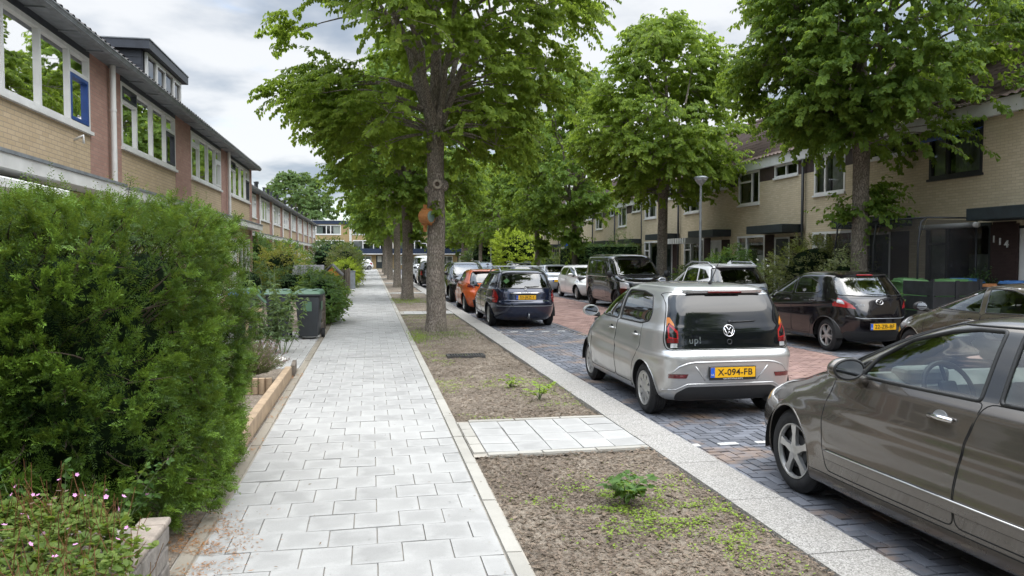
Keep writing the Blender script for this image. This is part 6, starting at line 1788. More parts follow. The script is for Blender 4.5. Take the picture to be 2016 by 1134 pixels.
    m.poly([(.02, .0, .1), (1.43, 0, .1), (1.43, 0, 2.45), (.2, 0, 2.45), (.0, 0, 1.9)])
    m.build('net', MAT['net'], h)
    # street sign post far right
    h = thing('sign_post', 'slim post with a narrow blue sign beside the far right trees', 'sign', (11.3, 43.5, 0), 0)
    m = MB(); m.tube([(0, 0, 0), (0, 0, 2.6)], .035, 8); m.build('post', MAT['gutter'], h)
    m = MB(); m.box(-.09, .09, -.05, -.036, 1.9, 2.55); m.build('sign_plate', MAT['plateblue'], h)

def build_behind():
    """the street goes on behind the viewer"""
    proto = None
    for i, n in enumerate(('first', 'second', 'third', 'fourth')):
        lab = '%s brick terraced house of the left row behind the viewer' % n
        if proto is None: proto = left_house(-2.4, lab, group='houses behind the viewer', variant=1)
        else:
            h = copy_tree(proto); h.location = (-4.5, -2.4 - 5.55 * i, 0); h['label'] = lab
    proto = None
    for i, n in enumerate(('first', 'second', 'third', 'fourth', 'fifth')):
        lab = '%s pale brick house of the right row behind the viewer' % n
        if proto is None: proto = right_house(7.1, lab, group='houses behind the viewer', variant=1)
        else:
            h = copy_tree(proto); h.location = (13.4, 7.1 + 4.9 - 4.9 * i, 0); h['label'] = lab
# ================================================================== VEGETATION
def norm(A):
    return A / np.maximum(np.linalg.norm(A, axis=-1, keepdims=True), 1e-9)

def leaf_geo(P, D, Nn, L, W, fold=.25, droop=.15, simple=False):
    """leaf blades: folded along the midrib. returns V, Q"""
    n = len(P)
    D = norm(D); S = norm(np.cross(D, Nn)); N = np.cross(S, D)
    L = np.broadcast_to(np.asarray(L, float), (n,))[:, None]; W = np.broadcast_to(np.asarray(W, float), (n,))[:, None]
    if simple:
        V = np.stack([P, P + D * L * .5 + S * W * .5, P + D * L, P + D * L * .5 - S * W * .5], 1)
        Q = np.arange(n)[:, None] * 4 + np.array([0, 1, 2, 3])[None]
        return V.reshape(-1, 3), Q
    f = fold * W * .5
    b = P; t = P + D * L - N * droop * L
    r1 = P + D * L * .22 + S * W * .5 + N * f; r2 = P + D * L * .62 + S * W * .40 + N * f * .8 - N * droop * L * .3
    l1 = P + D * L * .22 - S * W * .5 + N * f; l2 = P + D * L * .62 - S * W * .40 + N * f * .8 - N * droop * L * .3
    V = np.stack([b, r1, r2, t, l2, l1], 1)
    q = np.array([[0, 1, 2, 3], [0, 3, 4, 5]])
    Q = (np.arange(n)[:, None, None] * 6 + q[None]).reshape(-1, 4)
    return V.reshape(-1, 3), Q

def rdir(n, r):
    return norm(r.normal(size=(n, 3)))

def twig_leaves(O, A, LEN, per, lsize, r, hang=.75, wr=.88, spread=.8, updir=.6):
    """leaves along twigs. O origins, A directions, LEN lengths"""
    n = len(O)
    t = (np.arange(per)[None] + r.random((n, per))) / per
    side = np.where((np.arange(per) % 2) == 0, 1, -1)[None]
    A = norm(A)
    S = norm(np.cross(A, np.array([0, 0, 1.0]) + r.normal(scale=.25, size=(n, 3))))
    curve = (t ** 2)[..., None] * np.array([0, 0, -.28]) * LEN[:, None, None]
    P = O[:, None] + A[:, None] * (t * LEN[:, None])[..., None] + curve
    D = A[:, None] * .45 + S[:, None] * (side * spread)[..., None] + np.array([0, 0, -hang]) + r.normal(scale=.30, size=(n, per, 3))
    Nn = np.array([0, 0, 1.0]) * updir + r.normal(scale=.28, size=(n, per, 3)) + A[:, None] * .6
    m = n * per
    L = lsize * r.uniform(.65, 1.2, m)
    P = P.reshape(m, 3) + norm(D.reshape(m, 3)) * (lsize * .25)
    return P, D.reshape(m, 3), Nn.reshape(m, 3), L, L * wr

def trunk_mesh(name, path, rad, parent, mat, n=22, seed=0, rough=.10, sub=5):
    """bark-covered trunk with flare and burls"""
    path = np.array(path, float); rad = np.array(rad, float)
    k = len(path); u = np.linspace(0, k - 1, (k - 1) * sub + 1)
    C = np.stack([np.interp(u, range(k), path[:, i]) for i in range(3)], 1); Rr = np.interp(u, range(k), rad)
    V = []; Q = []
    m = len(C); th = np.linspace(0, 2 * PI, n, endpoint=False)
    base = np.stack([np.cos(th), np.sin(th), np.zeros(n)], 1)
    P = (C[:, None] + base[None] * Rr[:, None, None]).reshape(-1, 3)
    q = np.stack([np.tile(np.cos(th), m) * 2.2, np.tile(np.sin(th), m) * 2.2, P[:, 2] * 1.6], 1)
    d = (fbm(q, seed, 3) - .45) * rough * 2 + (fbm(q * np.array([5, 5, 1.2]), seed + 9, 2) - .4) * rough * .5
    Vv = P + np.tile(base, (m, 1)) * (d * np.repeat(Rr, n) * 1.0)[:, None]
    i = np.arange(m - 1)[:, None] * n; j = np.arange(n)[None]; j2 = (np.arange(n)[None] + 1) % n
    Q = np.stack([i + j, i + j2, i + n + j2, i + n + j], -1).reshape(-1, 4)
    return npmesh(name, Vv, Q, mats=mat, parent=parent, smooth=True)

def limb_geo(paths, n=7):
    """tapered tubes, vectorised: list of (points, radii)"""
    VV = []; QQ = []; off = 0
    for pts, rad in paths:
        pts = np.asarray(pts, float); m = len(pts)
        T = np.gradient(pts, axis=0); T = norm(T)
        a = norm(np.cross(T, np.array([.31, .77, .2]))); b = np.cross(T, a)
        th = np.linspace(0, 2 * PI, n, endpoint=False)
        ring = pts[:, None] + (a[:, None] * np.cos(th)[None, :, None] + b[:, None] * np.sin(th)[None, :, None]) * np.asarray(rad)[:, None, None]
        VV.append(ring.reshape(-1, 3))
        i = np.arange(m - 1)[:, None] * n; j = np.arange(n)[None]; j2 = (j + 1) % n
        QQ.append(np.stack([i + j, i + j2, i + n + j2, i + n + j], -1).reshape(-1, 4) + off)
        off += m * n
    return np.concatenate(VV), np.concatenate(QQ)

def bez(p0, p1, p2, n=7):
    t = np.linspace(0, 1, n)[:, None]
    p0, p1, p2 = map(np.asarray, (p0, p1, p2))
    return p0 * (1 - t) ** 2 + p1 * 2 * t * (1 - t) + p2 * t ** 2

def linden(label, loc, seed, H, cb, Rx, fork=4.6, r0=.20, lobes=80, per_lobe=22, per_twig=24, leaf=.115, lr=.75, mat='linden', rfun=None, group=None,
           prof=((0, .30), (.10, .72), (.28, 1.0), (.5, .92), (.72, .68), (.88, .40), (1, .08)), lean=(0, 0), limbs=9, rz=0.0, suckers=None, knots=None, openfork=False, name='linden_tree'):
    """street tree: cb crown bottom, H top, Rx crown radius"""
    r = np.random.default_rng(seed)
    h = thing(name, label, 'tree', loc, rz, group)
    top = np.array([lean[0] * 2, lean[1] * 2, cb + (H - cb) * .82])
    fk = np.array([lean[0], lean[1], fork])
    tp = [(0, 0, -.12), (.0, 0, .10), (.01, .0, .35), (.02 * r.normal(), .02 * r.normal(), 1.2), (.03 * r.normal() + lean[0] * .4, .03 * r.normal() + lean[1] * .4, fork * .55), (lean[0] * .8, lean[1] * .8, fork * .85), tuple(fk)]
    tr = [r0 * 1.38, r0 * 1.22, r0 * 1.07, r0, r0 * .93, r0 * .92, r0 * .98]
    trunk_mesh('trunk', tp, tr, h, MAT['bark'], seed=seed)
    # main limbs
    paths = []; limbp = []
    nl = limbs
    for i in range(nl):
        az = 2 * PI * i / nl * 1.0 + r.uniform(-.25, .25); up = r.uniform(.35, .85)
        zn = .18 + .62 * up
        rad = Rx * np.interp(zn, *zip(*prof)) * r.uniform(.55, .8) * (rfun(az, zn) if rfun else 1)
        e = np.array([math.cos(az) * rad + lean[0], math.sin(az) * rad + lean[1], cb + (H - cb) * zn])
        s = fk + np.array([math.cos(az) * r0 * .45, math.sin(az) * r0 * .45, -.15 + .1 * (i % 3)])
        mid = s * .5 + e * .5 + np.array([-math.cos(az) * rad * .22, -math.sin(az) * rad * .22, (e[2] - s[2]) * .12])
        pts = bez(s, mid, e, 12); pts[2:-1] += r.normal(scale=.05, size=(9, 3))
        rb = r0 * r.uniform(.36, .52)
        paths.append((pts, np.linspace(rb, .018, 12))); limbp.append(pts)
    pts = bez(fk - np.array([0, 0, .1]), (fk + top) / 2 + r.normal(scale=.15, size=3), top, 14); paths.append((pts, np.linspace(r0 * .78, .02, 14))); limbp.append(pts)
    LP = np.concatenate(limbp)
    # lobes
    zn = r.beta(1.25, 1.35, lobes); az = r.uniform(0, 2 * PI, lobes)
    rf = np.clip(r.beta(2.4, 1.05, lobes), .12, 1.0)
    pr = np.interp(zn, *zip(*prof))
    mul = np.array([rfun(a, z) if rfun else 1.0 for a, z in zip(az, zn)])
    Rl = Rx * pr * rf * mul
    if openfork:
        zn = np.where((np.abs(((az + PI / 2 + PI) % (2 * PI)) - PI) < .55) & (zn < .27), .27 + zn * 1.5, zn)
        Rl = np.where(zn < .30, np.maximum(Rl, 1.5), Rl)
    LC = np.stack([np.cos(az) * Rl + lean[0], np.sin(az) * Rl + lean[1], cb + (H - cb) * zn - .18 * Rl / Rx], 1)
    # sub branches to every lobe
    for c in LC:
        d = np.linalg.norm(LP - c, axis=1) + 1.1 * np.maximum(0, LP[:, 2] - c[2] + .2)
        s = LP[np.argmin(d)]
        mid = (s + c) / 2 + np.array([0, 0, .18 * np.linalg.norm(c - s)]) + r.normal(scale=.08, size=3)
        paths.append((bez(s, mid, c, 6), np.linspace(.034, .009, 6)))
    n = lobes * per_lobe
    C = np.repeat(LC, per_lobe, 0)
    cax = np.stack([np.full(n, lean[0]), np.full(n, lean[1]), C[:, 2]], 1)
    ld = norm(norm(C - cax) * .55 + np.array([0, 0, .55]) + r.normal(scale=.75, size=(n, 3)))
    O = C + ld * np.array([1.0, 1.0, .62]) * (lr * np.sqrt(r.uniform(.15, 1.0, n)))[:, None]
    axis = np.stack([np.full(n, lean[0]), np.full(n, lean[1]), O[:, 2]], 1)
    A = norm(O - axis) * .75 + norm(O - C) * .45 + r.normal(scale=.4, size=(n, 3)) + np.array([0, 0, -.12])
    LEN = r.uniform(.3, .62, n)
    # a few long sprays reaching out of the outline
    k = r.random(n) < .05; LEN[k] *= 1.6
    tw = [(np.stack([C[i], O[i], O[i] + norm(A[i]) * LEN[i] * .5 + np.array([0, 0, -.02]), O[i] + norm(A[i]) * LEN[i] + np.array([0, 0, -.28 * LEN[i]])]), (.008, .006, .005, .003)) for i in r.choice(n, min(n, 500), replace=False)]
    V, Q = limb_geo(paths, 8); V2, Q2 = limb_geo(tw, 4)
    npmesh('limbs', np.concatenate([V, V2]), np.concatenate([Q, Q2 + len(V)]), mats=MAT['bark'], parent=h, smooth=True)
    P, D, Nn, L, W = twig_leaves(O, A, LEN, per_twig, leaf, r)
    ex = []
    if suckers:
        for (sz, saz, ns, sl) in suckers:
            o2 = np.tile(np.array([[math.cos(saz) * r0, math.sin(saz) * r0, sz]]), (ns, 1)) + r.normal(scale=.07, size=(ns, 3))
            a2 = np.tile(np.array([[math.cos(saz), math.sin(saz), .35]]), (ns, 1)) + r.normal(scale=.55, size=(ns, 3))
            ex.append(twig_leaves(o2, a2, r.uniform(.4, 1.0, ns) * sl, 16, leaf, r))
    if ex:
        P, D, Nn, L, W = [np.concatenate([a] + [e[i] for e in ex]) for i, a in enumerate((P, D, Nn, L, W))]
    V, Q = leaf_geo(P, D, Nn, L, W, .28, .18)
    tone = np.clip(r.normal(.45, .22, len(P)), 0, 1)
    npmesh('crown', V, Q, mats=MAT[mat], parent=h, tone=np.repeat(tone, 2))
    if knots:
        for (kz, kaz, kr, ring) in knots:
            c = np.array([math.cos(kaz) * r0 * .97, math.sin(kaz) * r0 * .97, kz]); d = Vector((math.cos(kaz), math.sin(kaz), 0))
            m = MB()
            if ring:
                a = d.orthogonal().normalized(); b = d.cross(a)
                m.tube([Vector(c) + (a * math.cos(t) + b * math.sin(t)) * kr + d * .02 for t in np.linspace(0, 2 * PI, 25)], kr * .42, 8)
                m.build('healed_ring', MAT['knot'], h, smooth=True)
                m = MB(); m.prism([Vector(c) + (a * math.cos(t) + b * math.sin(t)) * kr * .8 + d * .004 for t in np.linspace(0, 2 * PI, 17)[:-1]], d * .012); m.build('branch_hollow', MAT['twig'], h)
            else:
                m.ellipsoid(tuple(c), (kr, kr, kr * 1.25), 16, 10); m.build('burl', MAT['bark'], h, smooth=True)
    return h

def shrub(label, loc, seed, rx, ry, hz, mat, leaf=.05, n=600, per=14, cat='shrub', name='shrub', group=None, base=.05, wr=.55, hang=.1, twl=.22, flowers=None, shell=.55, box=False, core=True, flat=0.0, rz=0.0, lobes=22):
    """bush with lumpy leafy outline and woody stems"""
    r = np.random.default_rng(seed)
    h = thing(name, label, cat, loc, rz, group)
    C = np.array([0, 0, base + (hz - base) * .5])
    # lumpy lobes
    ld = rdir(lobes, r); lw = r.uniform(.75, 1.12, lobes)
    d = rdir(n, r); 
    if box:
        p = r.uniform(-1, 1, (n, 3)); k = r.integers(0, 3, n); p[np.arange(n), k] = np.sign(p[np.arange(n), k]) * r.uniform(.86, 1.0, n)
        O = p * np.array([rx, ry, (hz - base) / 2]) + C; A = p * np.array([1 / rx, 1 / ry, 1]) * .6 + r.normal(scale=.5, size=(n, 3)) + np.array([0, 0, .3])
    else:
        sc = (d @ ld.T); w = np.exp((sc - 1) * 9); f = 1 + ((w * (lw - .95)[None]).sum(1)) * 1.2
        rad = f * (shell + (1 - shell) * np.sqrt(r.random(n)))
        O = d * rad[:, None] * np.array([rx, ry, (hz - base) / 2]) + C
        A = d + r.normal(scale=.45, size=(n, 3)) + np.array([0, 0, .45])
    O[:, 2] = np.maximum(O[:, 2], .03)
    LEN = r.uniform(.6, 1.25, n) * twl
    P, D, Nn, L, W = twig_leaves(O, A, LEN, per, leaf, r, hang, wr, 1.0, .6)
    V, Q = leaf_geo(P, D, Nn, L, W, .2, .1)
    tone = np.clip(r.normal(.45, .25, len(P)), 0, 1)
    npmesh('foliage', V, Q, mats=MAT[mat], parent=h, tone=np.repeat(tone, 2))
    st = []
    for i in range(14):
        e = O[r.integers(0, n)] * np.array([.8, .8, .9]); s = np.array([r.normal() * .08 * rx, r.normal() * .08 * ry, 0])
        st.append((bez(s, (s + e) / 2 + np.array([0, 0, .15 * hz]), e, 6), np.linspace(.02 + .008 * hz, .006, 6)))
    V, Q = limb_geo(st, 6); npmesh('stems', V, Q, mats=MAT['twig'], parent=h, smooth=True)
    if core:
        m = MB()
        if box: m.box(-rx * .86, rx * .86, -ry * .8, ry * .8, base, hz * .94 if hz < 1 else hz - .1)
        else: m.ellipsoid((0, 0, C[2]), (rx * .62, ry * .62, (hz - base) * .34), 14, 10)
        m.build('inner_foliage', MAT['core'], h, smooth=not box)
    if flowers:
        fm, fn, fs = flowers
        q = r.choice(n, fn); Pf = O[q] + norm(A[q]) * (LEN[q] * 1.15)[:, None]
        blooms(h, Pf, r, fs, fm)
    return h

def petals(parent, name, P, r, size, mat, k=5):
    """five-petalled flowers"""
    n = len(P); up = norm(np.array([0, 0, 1.0]) + r.normal(scale=.45, size=(n, 3)) + np.array([0, -.4, 0]))
    a = norm(np.cross(up, np.array([.3, .9, .1]))); b = np.cross(up, a)
    VV = []; 
    for i in range(k):
        t = 2 * PI * i / k
        d = a * math.cos(t) + b * math.sin(t)
        v, q = leaf_geo(P, d + up * .25, up, size, size * .8, .1, .05, simple=True); VV.append(v)
    V = np.concatenate(VV); Q = np.arange(len(V)).reshape(-1, 4)
    tone = np.tile(r.random(n), k)
    return npmesh(name, V, Q, mats=MAT[mat], parent=parent, tone=tone)

def blooms(parent, P, r, size, mat):
    o = petals(None, 'flower', np.zeros((1, 3)), r, size, mat)
    for i, p in enumerate(P):
        c = o if i == 0 else o.copy()
        if i: COL.objects.link(c)
        c.parent = parent; c.location = tuple(p); c.rotation_euler = (r.normal() * .4, r.normal() * .4, r.uniform(0, 6.28)); s = r.uniform(.75, 1.15); c.scale = (s, s, s)

def yew_hedge():
    r = np.random.default_rng(21)
    h = thing('yew_hedge', 'big untrimmed dark green yew filling the left foreground beside the pavement', 'hedge', (-2.45, 6.05, 0))
    half = np.array([1.42, 1.50, 1.25]); C = np.array([0, 0, .90])
    def surf(d):
        e = .30
        q = np.sign(d) * np.abs(d) ** e
        f = (np.abs(d[:, 0]) ** 6 + np.abs(d[:, 1]) ** 4 + np.abs(d[:, 2]) ** 5) ** (-1 / 5)
        p = d * f[:, None]
        nz = fbm(p * 2.3 + 7, 4, 3) - .45
        nz2 = fbm(p * 6 + 3, 8, 2) - .4
        return p * half * (1 + .30 * nz + .12 * nz2)[:, None] + C
    # tufts: branch ends carrying a spray of shoots each, over a dimmer background layer
    nt = 5000; k = 7
    d = rdir(nt * 2, r); d = d[r.random(len(d)) < np.where(d[:, 1] > .6, .35, 1.0)][:nt]; nt = len(d)
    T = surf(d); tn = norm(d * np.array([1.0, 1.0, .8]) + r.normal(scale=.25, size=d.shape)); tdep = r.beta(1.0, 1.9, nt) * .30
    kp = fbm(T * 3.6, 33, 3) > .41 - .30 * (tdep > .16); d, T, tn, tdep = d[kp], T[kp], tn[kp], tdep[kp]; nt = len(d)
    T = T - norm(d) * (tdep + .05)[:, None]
    tuft_age_shade = np.clip(r.beta(1.4, 1.3, nt) * 1.1 - tdep * 2.6, 0, 1)  # random shoot age, darkened with depth: shade between tufts put into the tone
    rp = lambda x: np.repeat(x, k, 0)
    A = norm(rp(tn) * .95 + np.array([0, 0, .30]) + r.normal(scale=.55, size=(nt * k, 3)))
    O = rp(T) + A * r.uniform(.0, .03, nt * k)[:, None]
    LEN = r.uniform(.045, .105, nt * k); dep = rp(tdep) ; age_shade = np.clip(rp(tuft_age_shade) * .8 + r.normal(scale=.12, size=nt * k), 0, 1)
    # background sprays, toned near black for the shade in the gaps
    nb = 15000; d2 = rdir(nb, r); S2 = surf(d2) - norm(d2) * r.uniform(.16, .42, nb)[:, None]
    A2 = norm(d2 + np.array([0, 0, .3]) + r.normal(scale=.7, size=(nb, 3)))
    # upright leading shoots on top
    nu = 260; d3 = rdir(nu * 6, r); d3 = d3[d3[:, 2] > .55][:nu]; nu = len(d3); S3 = surf(d3) - norm(d3) * .05; A3 = norm(np.array([0, 0, 1.0]) + r.normal(scale=.3, size=(nu, 3)))
    O = np.concatenate([O, S2, S3]); A = np.concatenate([A, A2, A3]); LEN = np.concatenate([LEN, r.uniform(.08, .18, nb), r.uniform(.08, .24, nu)])
    brown = np.repeat(r.random(nt) < .006, k)
    age_shade = np.concatenate([age_shade, r.uniform(0, .12, nb), r.uniform(.25, .7, nu)]); n = len(O)
    nrm = np.concatenate([rp(tn), norm(d2), norm(d3)])
    nrm0 = nrm; kp = O[:, 2] > .03; O, A, LEN, age_shade, nrm = O[kp], A[kp], LEN[kp], age_shade[kp], nrm[kp]; n = len(O)
    per = 22
    t = (np.arange(per)[None] + .5) / per
    side = np.where(np.arange(per) % 2 == 0, 1., -1.)[None]
    Sd = norm(np.cross(A, r.normal(size=(n, 3))))
    roll = r.normal(scale=.35, size=(n, per))
    Up = np.cross(Sd, A)
    P = O[:, None] + A[:, None] * (t * LEN[:, None])[..., None]
    tip = (t > .86)[..., None]
    D = Sd[:, None] * side[..., None] + Up[:, None] * roll[..., None] + A[:, None] * (.22 + .75 * t ** 2)[..., None]
    Nn = np.broadcast_to(Up[:, None], P.shape) + r.normal(scale=.3, size=P.shape)
    m = n * per
    L = (.030 * r.uniform(.8, 1.25, (n, per)) * (1 - .35 * t)).reshape(m)
    V, Q = leaf_geo(P.reshape(m, 3), D.reshape(m, 3), Nn.reshape(m, 3), L, np.full(m, .0066), simple=True)
    tone = np.clip(age_shade[:, None] * (.55 + .6 * t) + .14 * t - .07 + r.normal(scale=.06, size=(n, per)), 0, .89)  # young tips paler; contrast of lit tips and dark gaps also painted in
    bm_ = np.concatenate([brown, np.zeros(len(nrm0) - len(brown), bool)])[kp]; tone[bm_] = .985
    npmesh('foliage', V, Q, mats=MAT['yew'], parent=h, tone=tone.reshape(m))
    st = []
    for i in r.choice(n, 1300, replace=False):
        s = O[i] - nrm[i] * .25; e = O[i] + A[i] * LEN[i] * .9
        st.append((bez(s, (s + O[i]) / 2 + r.normal(scale=.02, size=3), e, 4), (.007, .005, .003, .0018)))
    for i in range(16):
        e = surf(rdir(1, r))[0]; e = C + (e - C) * .8; s = np.array([r.uniform(-.9, .9), r.uniform(-.9, .9), 0])
        st.append((bez(s, (s + e) / 2 + np.array([0, 0, .2]), e, 6), np.linspace(.035, .01, 6)))
    V, Q = limb_geo([s for s in st if len(s[0]) == 4], 4); V2, Q2 = limb_geo([s for s in st if len(s[0]) == 6], 6)
    npmesh('branches', np.concatenate([V, V2]), np.concatenate([Q, Q2 + len(V)]), mats=MAT['twig'], parent=h)
    # dim inner mass
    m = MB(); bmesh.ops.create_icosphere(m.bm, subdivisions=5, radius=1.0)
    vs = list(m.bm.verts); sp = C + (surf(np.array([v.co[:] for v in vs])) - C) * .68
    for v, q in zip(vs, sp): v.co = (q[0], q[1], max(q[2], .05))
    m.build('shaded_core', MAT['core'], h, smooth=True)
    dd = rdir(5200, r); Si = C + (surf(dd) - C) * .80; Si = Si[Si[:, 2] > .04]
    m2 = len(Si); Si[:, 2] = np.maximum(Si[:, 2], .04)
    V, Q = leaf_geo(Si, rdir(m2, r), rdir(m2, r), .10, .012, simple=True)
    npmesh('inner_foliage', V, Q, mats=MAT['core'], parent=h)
    return h

def litter_patch(name, label, x0, x1, y0, y1, n, mat, zf, L, W, seed, mask=None, cat=None):
    r = np.random.default_rng(seed)
    P = np.stack([r.uniform(x0, x1, n), r.uniform(y0, y1, n), np.zeros(n)], 1)
    if mask is not None: P = P[mask(P, r)]
    n = len(P); P[:, 2] = zf(P) + r.uniform(.002, .012, n)
    a = r.uniform(0, 2 * PI, n); D = np.stack([np.cos(a), np.sin(a), r.normal(scale=.15, size=n)], 1)
    V, Q = leaf_geo(P, D, np.array([0, 0, 1.0]) + r.normal(scale=.25, size=(n, 3)), L * r.uniform(.4, 1.3, n), W * r.uniform(.5, 1.3, n), simple=True)
    o = npmesh(name, V, Q, mats=MAT[mat], tone=r.random(n)); tag(o, label, cat, kind='stuff')
    return o

def soil_z(P):
    Q = np.stack([P[:, 0], P[:, 1], np.zeros(len(P))], 1)
    return -.055 + .075 * fbm(Q * 1.6, 3, 4) + .05 * (fbm(Q * 9, 5, 3) - .45) + .030 * (fbm(Q * 21, 6, 2) - .36)

def ground_cover():
    r = np.random.default_rng(5)
    # low weeds creeping over the soil
    def patches(P, rr):
        n1 = fbm(P * np.array([.9, .75, 1]) + 3.1, 14, 3); n2 = fbm(P * 5, 19, 2)
        return (n1 > .50) & (n2 > .36) & (P[:, 0] > .9)
    n = 34000
    P = np.stack([r.uniform(.9, 2.5, n), 1.6 + 21.5 * r.random(n) ** 1.5, np.zeros(n)], 1)
    P = P[patches(P, r)]
    # keep it thick around the big weed of the first bed
    n2 = 4200; g = r.normal(size=(n2, 3)) * np.array([.34, .34, 0]) + np.array([1.78, 5.05, 0]); g2 = r.normal(size=(1800, 3)) * np.array([.22, .40, 0]) + np.array([2.15, 4.45, 0])
    g = np.concatenate([g, g2]); g = g[(fbm(g * 6, 19, 2) > .40)]
    P = np.concatenate([P, g]); ok = (P[:, 0] > .9) & (P[:, 0] < 2.48)
    for (a, b) in CROSS: ok &= ~((P[:, 1] > a - .04) & (P[:, 1] < b + .04))
    P = P[ok]
    n = len(P); P[:, 2] = soil_z(P) + r.uniform(.004, .03, n)
    a = r.uniform(0, 2 * PI, n); D = np.stack([np.cos(a), np.sin(a), r.uniform(-.1, .5, n)], 1)
    V, Q = leaf_geo(P, D, np.array([0, 0, 1.0]) + r.normal(scale=.3, size=(n, 3)), .020 * r.uniform(.5, 1.4, n), .015 * r.uniform(.6, 1.3, n), simple=True)
    o = npmesh('low_weeds', V, Q, mats=MAT['weed'], tone=r.random(n)); tag(o, 'bright low weeds creeping over the bare soil beds', 'weeds', kind='stuff')
    inbed = lambda P, rr: np.logical_and.reduce([~((P[:, 1] > a - .02) & (P[:, 1] < b + .02)) for (a, b) in CROSS])
    litter_patch('soil_litter', 'dry twigs, chips and leaf scraps lying on soil beds', .88, 2.5, 1.6, 23, 60000, 'litter', soil_z, .036, .009, 11, inbed, 'litter')
    litter_patch('soil_litter', 'coarser chips on the first soil bed', .88, 2.5, 1.6, 8.5, 14000, 'litter', soil_z, .05, .013, 15, inbed, 'litter')
    litter_patch('soil_litter', 'larger bark chips and dry leaves on the near soil beds', .9, 2.5, 1.6, 14, 2600, 'litter', soil_z, .07, .022, 16, inbed, 'litter')
    zt = lambda P: np.full(len(P), .002)
    def near_yew(P, rr):
        d = np.hypot((P[:, 0] + 1.02) / .26, (P[:, 1] - 4.75) / .60)
        return (rr.random(len(P)) < np.exp(-d ** 2 * 1.6)) & (fbm(P * 9, 2, 2) > .32)
    litter_patch('needle_litter', 'rusty brown yew needles on tiles beside the planter', -1.5, -.45, 3.6, 5.7, 15000, 'needle_litter', zt, .034, .005, 23, near_yew, 'litter')
    litter_patch('pavement_litter', 'scattered dark crumbs and dry leaf bits on the pavement tiles', -1.1, .85, 2, 20, 700, 'litter', zt, .028, .008, 29, lambda P, rr: rr.random(len(P)) < np.clip(.2 + .8 * (np.abs(P[:, 0] + .1) / .95) ** 2, 0, 1), 'litter')
    litter_patch('edge_litter', 'dry leaves and sand along the timber edging', -1.2, -1.0, 6.0, 12, 900, 'needle_litter', zt, .035, .012, 31, lambda P, rr: fbm(P * 4, 5, 2) > .42, 'litter')
    # grass tufts around the first tree and edges
    def blades(name, label, cx, cy, sx, sy, n, hgt, mat, seed, wid=.006):
        r = np.random.default_rng(seed)
        P = r.normal(size=(n, 3)) * np.array([sx, sy, 0]) + np.array([cx, cy, 0]); P = P[(P[:, 0] > .78) & (P[:, 0] < 2.48)]
        n = len(P); P[:, 2] = np.where(P[:, 0] > .86, soil_z(P), 0)
        D = np.array([0, 0, 1.0]) + r.normal(scale=.55, size=(n, 3)); D[:, 2] = np.abs(D[:, 2])
        V, Q = leaf_geo(P, D, rdir(n, r), hgt * r.uniform(.4, 1.3, n), wid, simple=True)
        o = npmesh(name, V, Q, mats=MAT[mat], tone=r.random(n)); tag(o, label, 'grass', kind='stuff')
    blades('grass', 'short grass at the pavement corner before the first tree', 1.0, 16.6, .12, .7, 700, .07, 'weed', 41)
    blades('grass', 'sparse grass around the foot of the first tree', 1.6, 17.2, .5, .6, 900, .06, 'shrub', 43)
    blades('grass', 'short grass at the foot of the second tree', 1.4, 30.6, .5, .9, 1200, .08, 'weed', 47, .01)

def weed_plant(label, loc, seed, hgt, n, leaf, name='weed_plant', white=False):
    r = np.random.default_rng(seed)
    h = thing(name, label, 'weed', loc)
    st = []; Ps = []; As = []
    for i in range(n):
        a = 2 * PI * i / n + r.uniform(-.4, .4); rr = hgt * r.uniform(.25, .95)
        e = np.array([math.cos(a) * rr, math.sin(a) * rr, hgt * r.uniform(.55, 1.0)])
        st.append((bez((0, 0, -.02), (e[0] * .3, e[1] * .3, e[2] * .8), e, 5), (.006, .005, .004, .003, .002)))
        for q in (.45, .7, 1.0):
            for k in range(3):
                Ps.append(bez((0, 0, -.02), (e[0] * .3, e[1] * .3, e[2] * .8), e, 11)[int(q * 10)]); As.append((math.cos(a + (k - 1) * 1.1), math.sin(a + (k - 1) * 1.1), r.uniform(-.25, .25)))
    V, Q = limb_geo(st, 5); npmesh('stems', V, Q, mats=MAT['stem'], parent=h)
    Ps = np.array(Ps); As = np.array(As) + r.normal(scale=.15, size=(len(Ps), 3)); m = len(Ps)
    V, Q = leaf_geo(Ps, As, np.array([0, 0, 1.0]) + r.normal(scale=.2, size=(m, 3)), leaf * r.uniform(.6, 1.2, m), leaf * .75 * r.uniform(.7, 1.1, m), .2, .15)
    npmesh('leaves', V, Q, mats=MAT['shrub'] if white else MAT['weed'], parent=h, tone=np.repeat(r.uniform(.45, .88, m), 2))
    if white: petals(h, 'flower', np.array([[-.02, -.03, hgt * 1.05]]), r, .03, 'whitepetal')
    return h

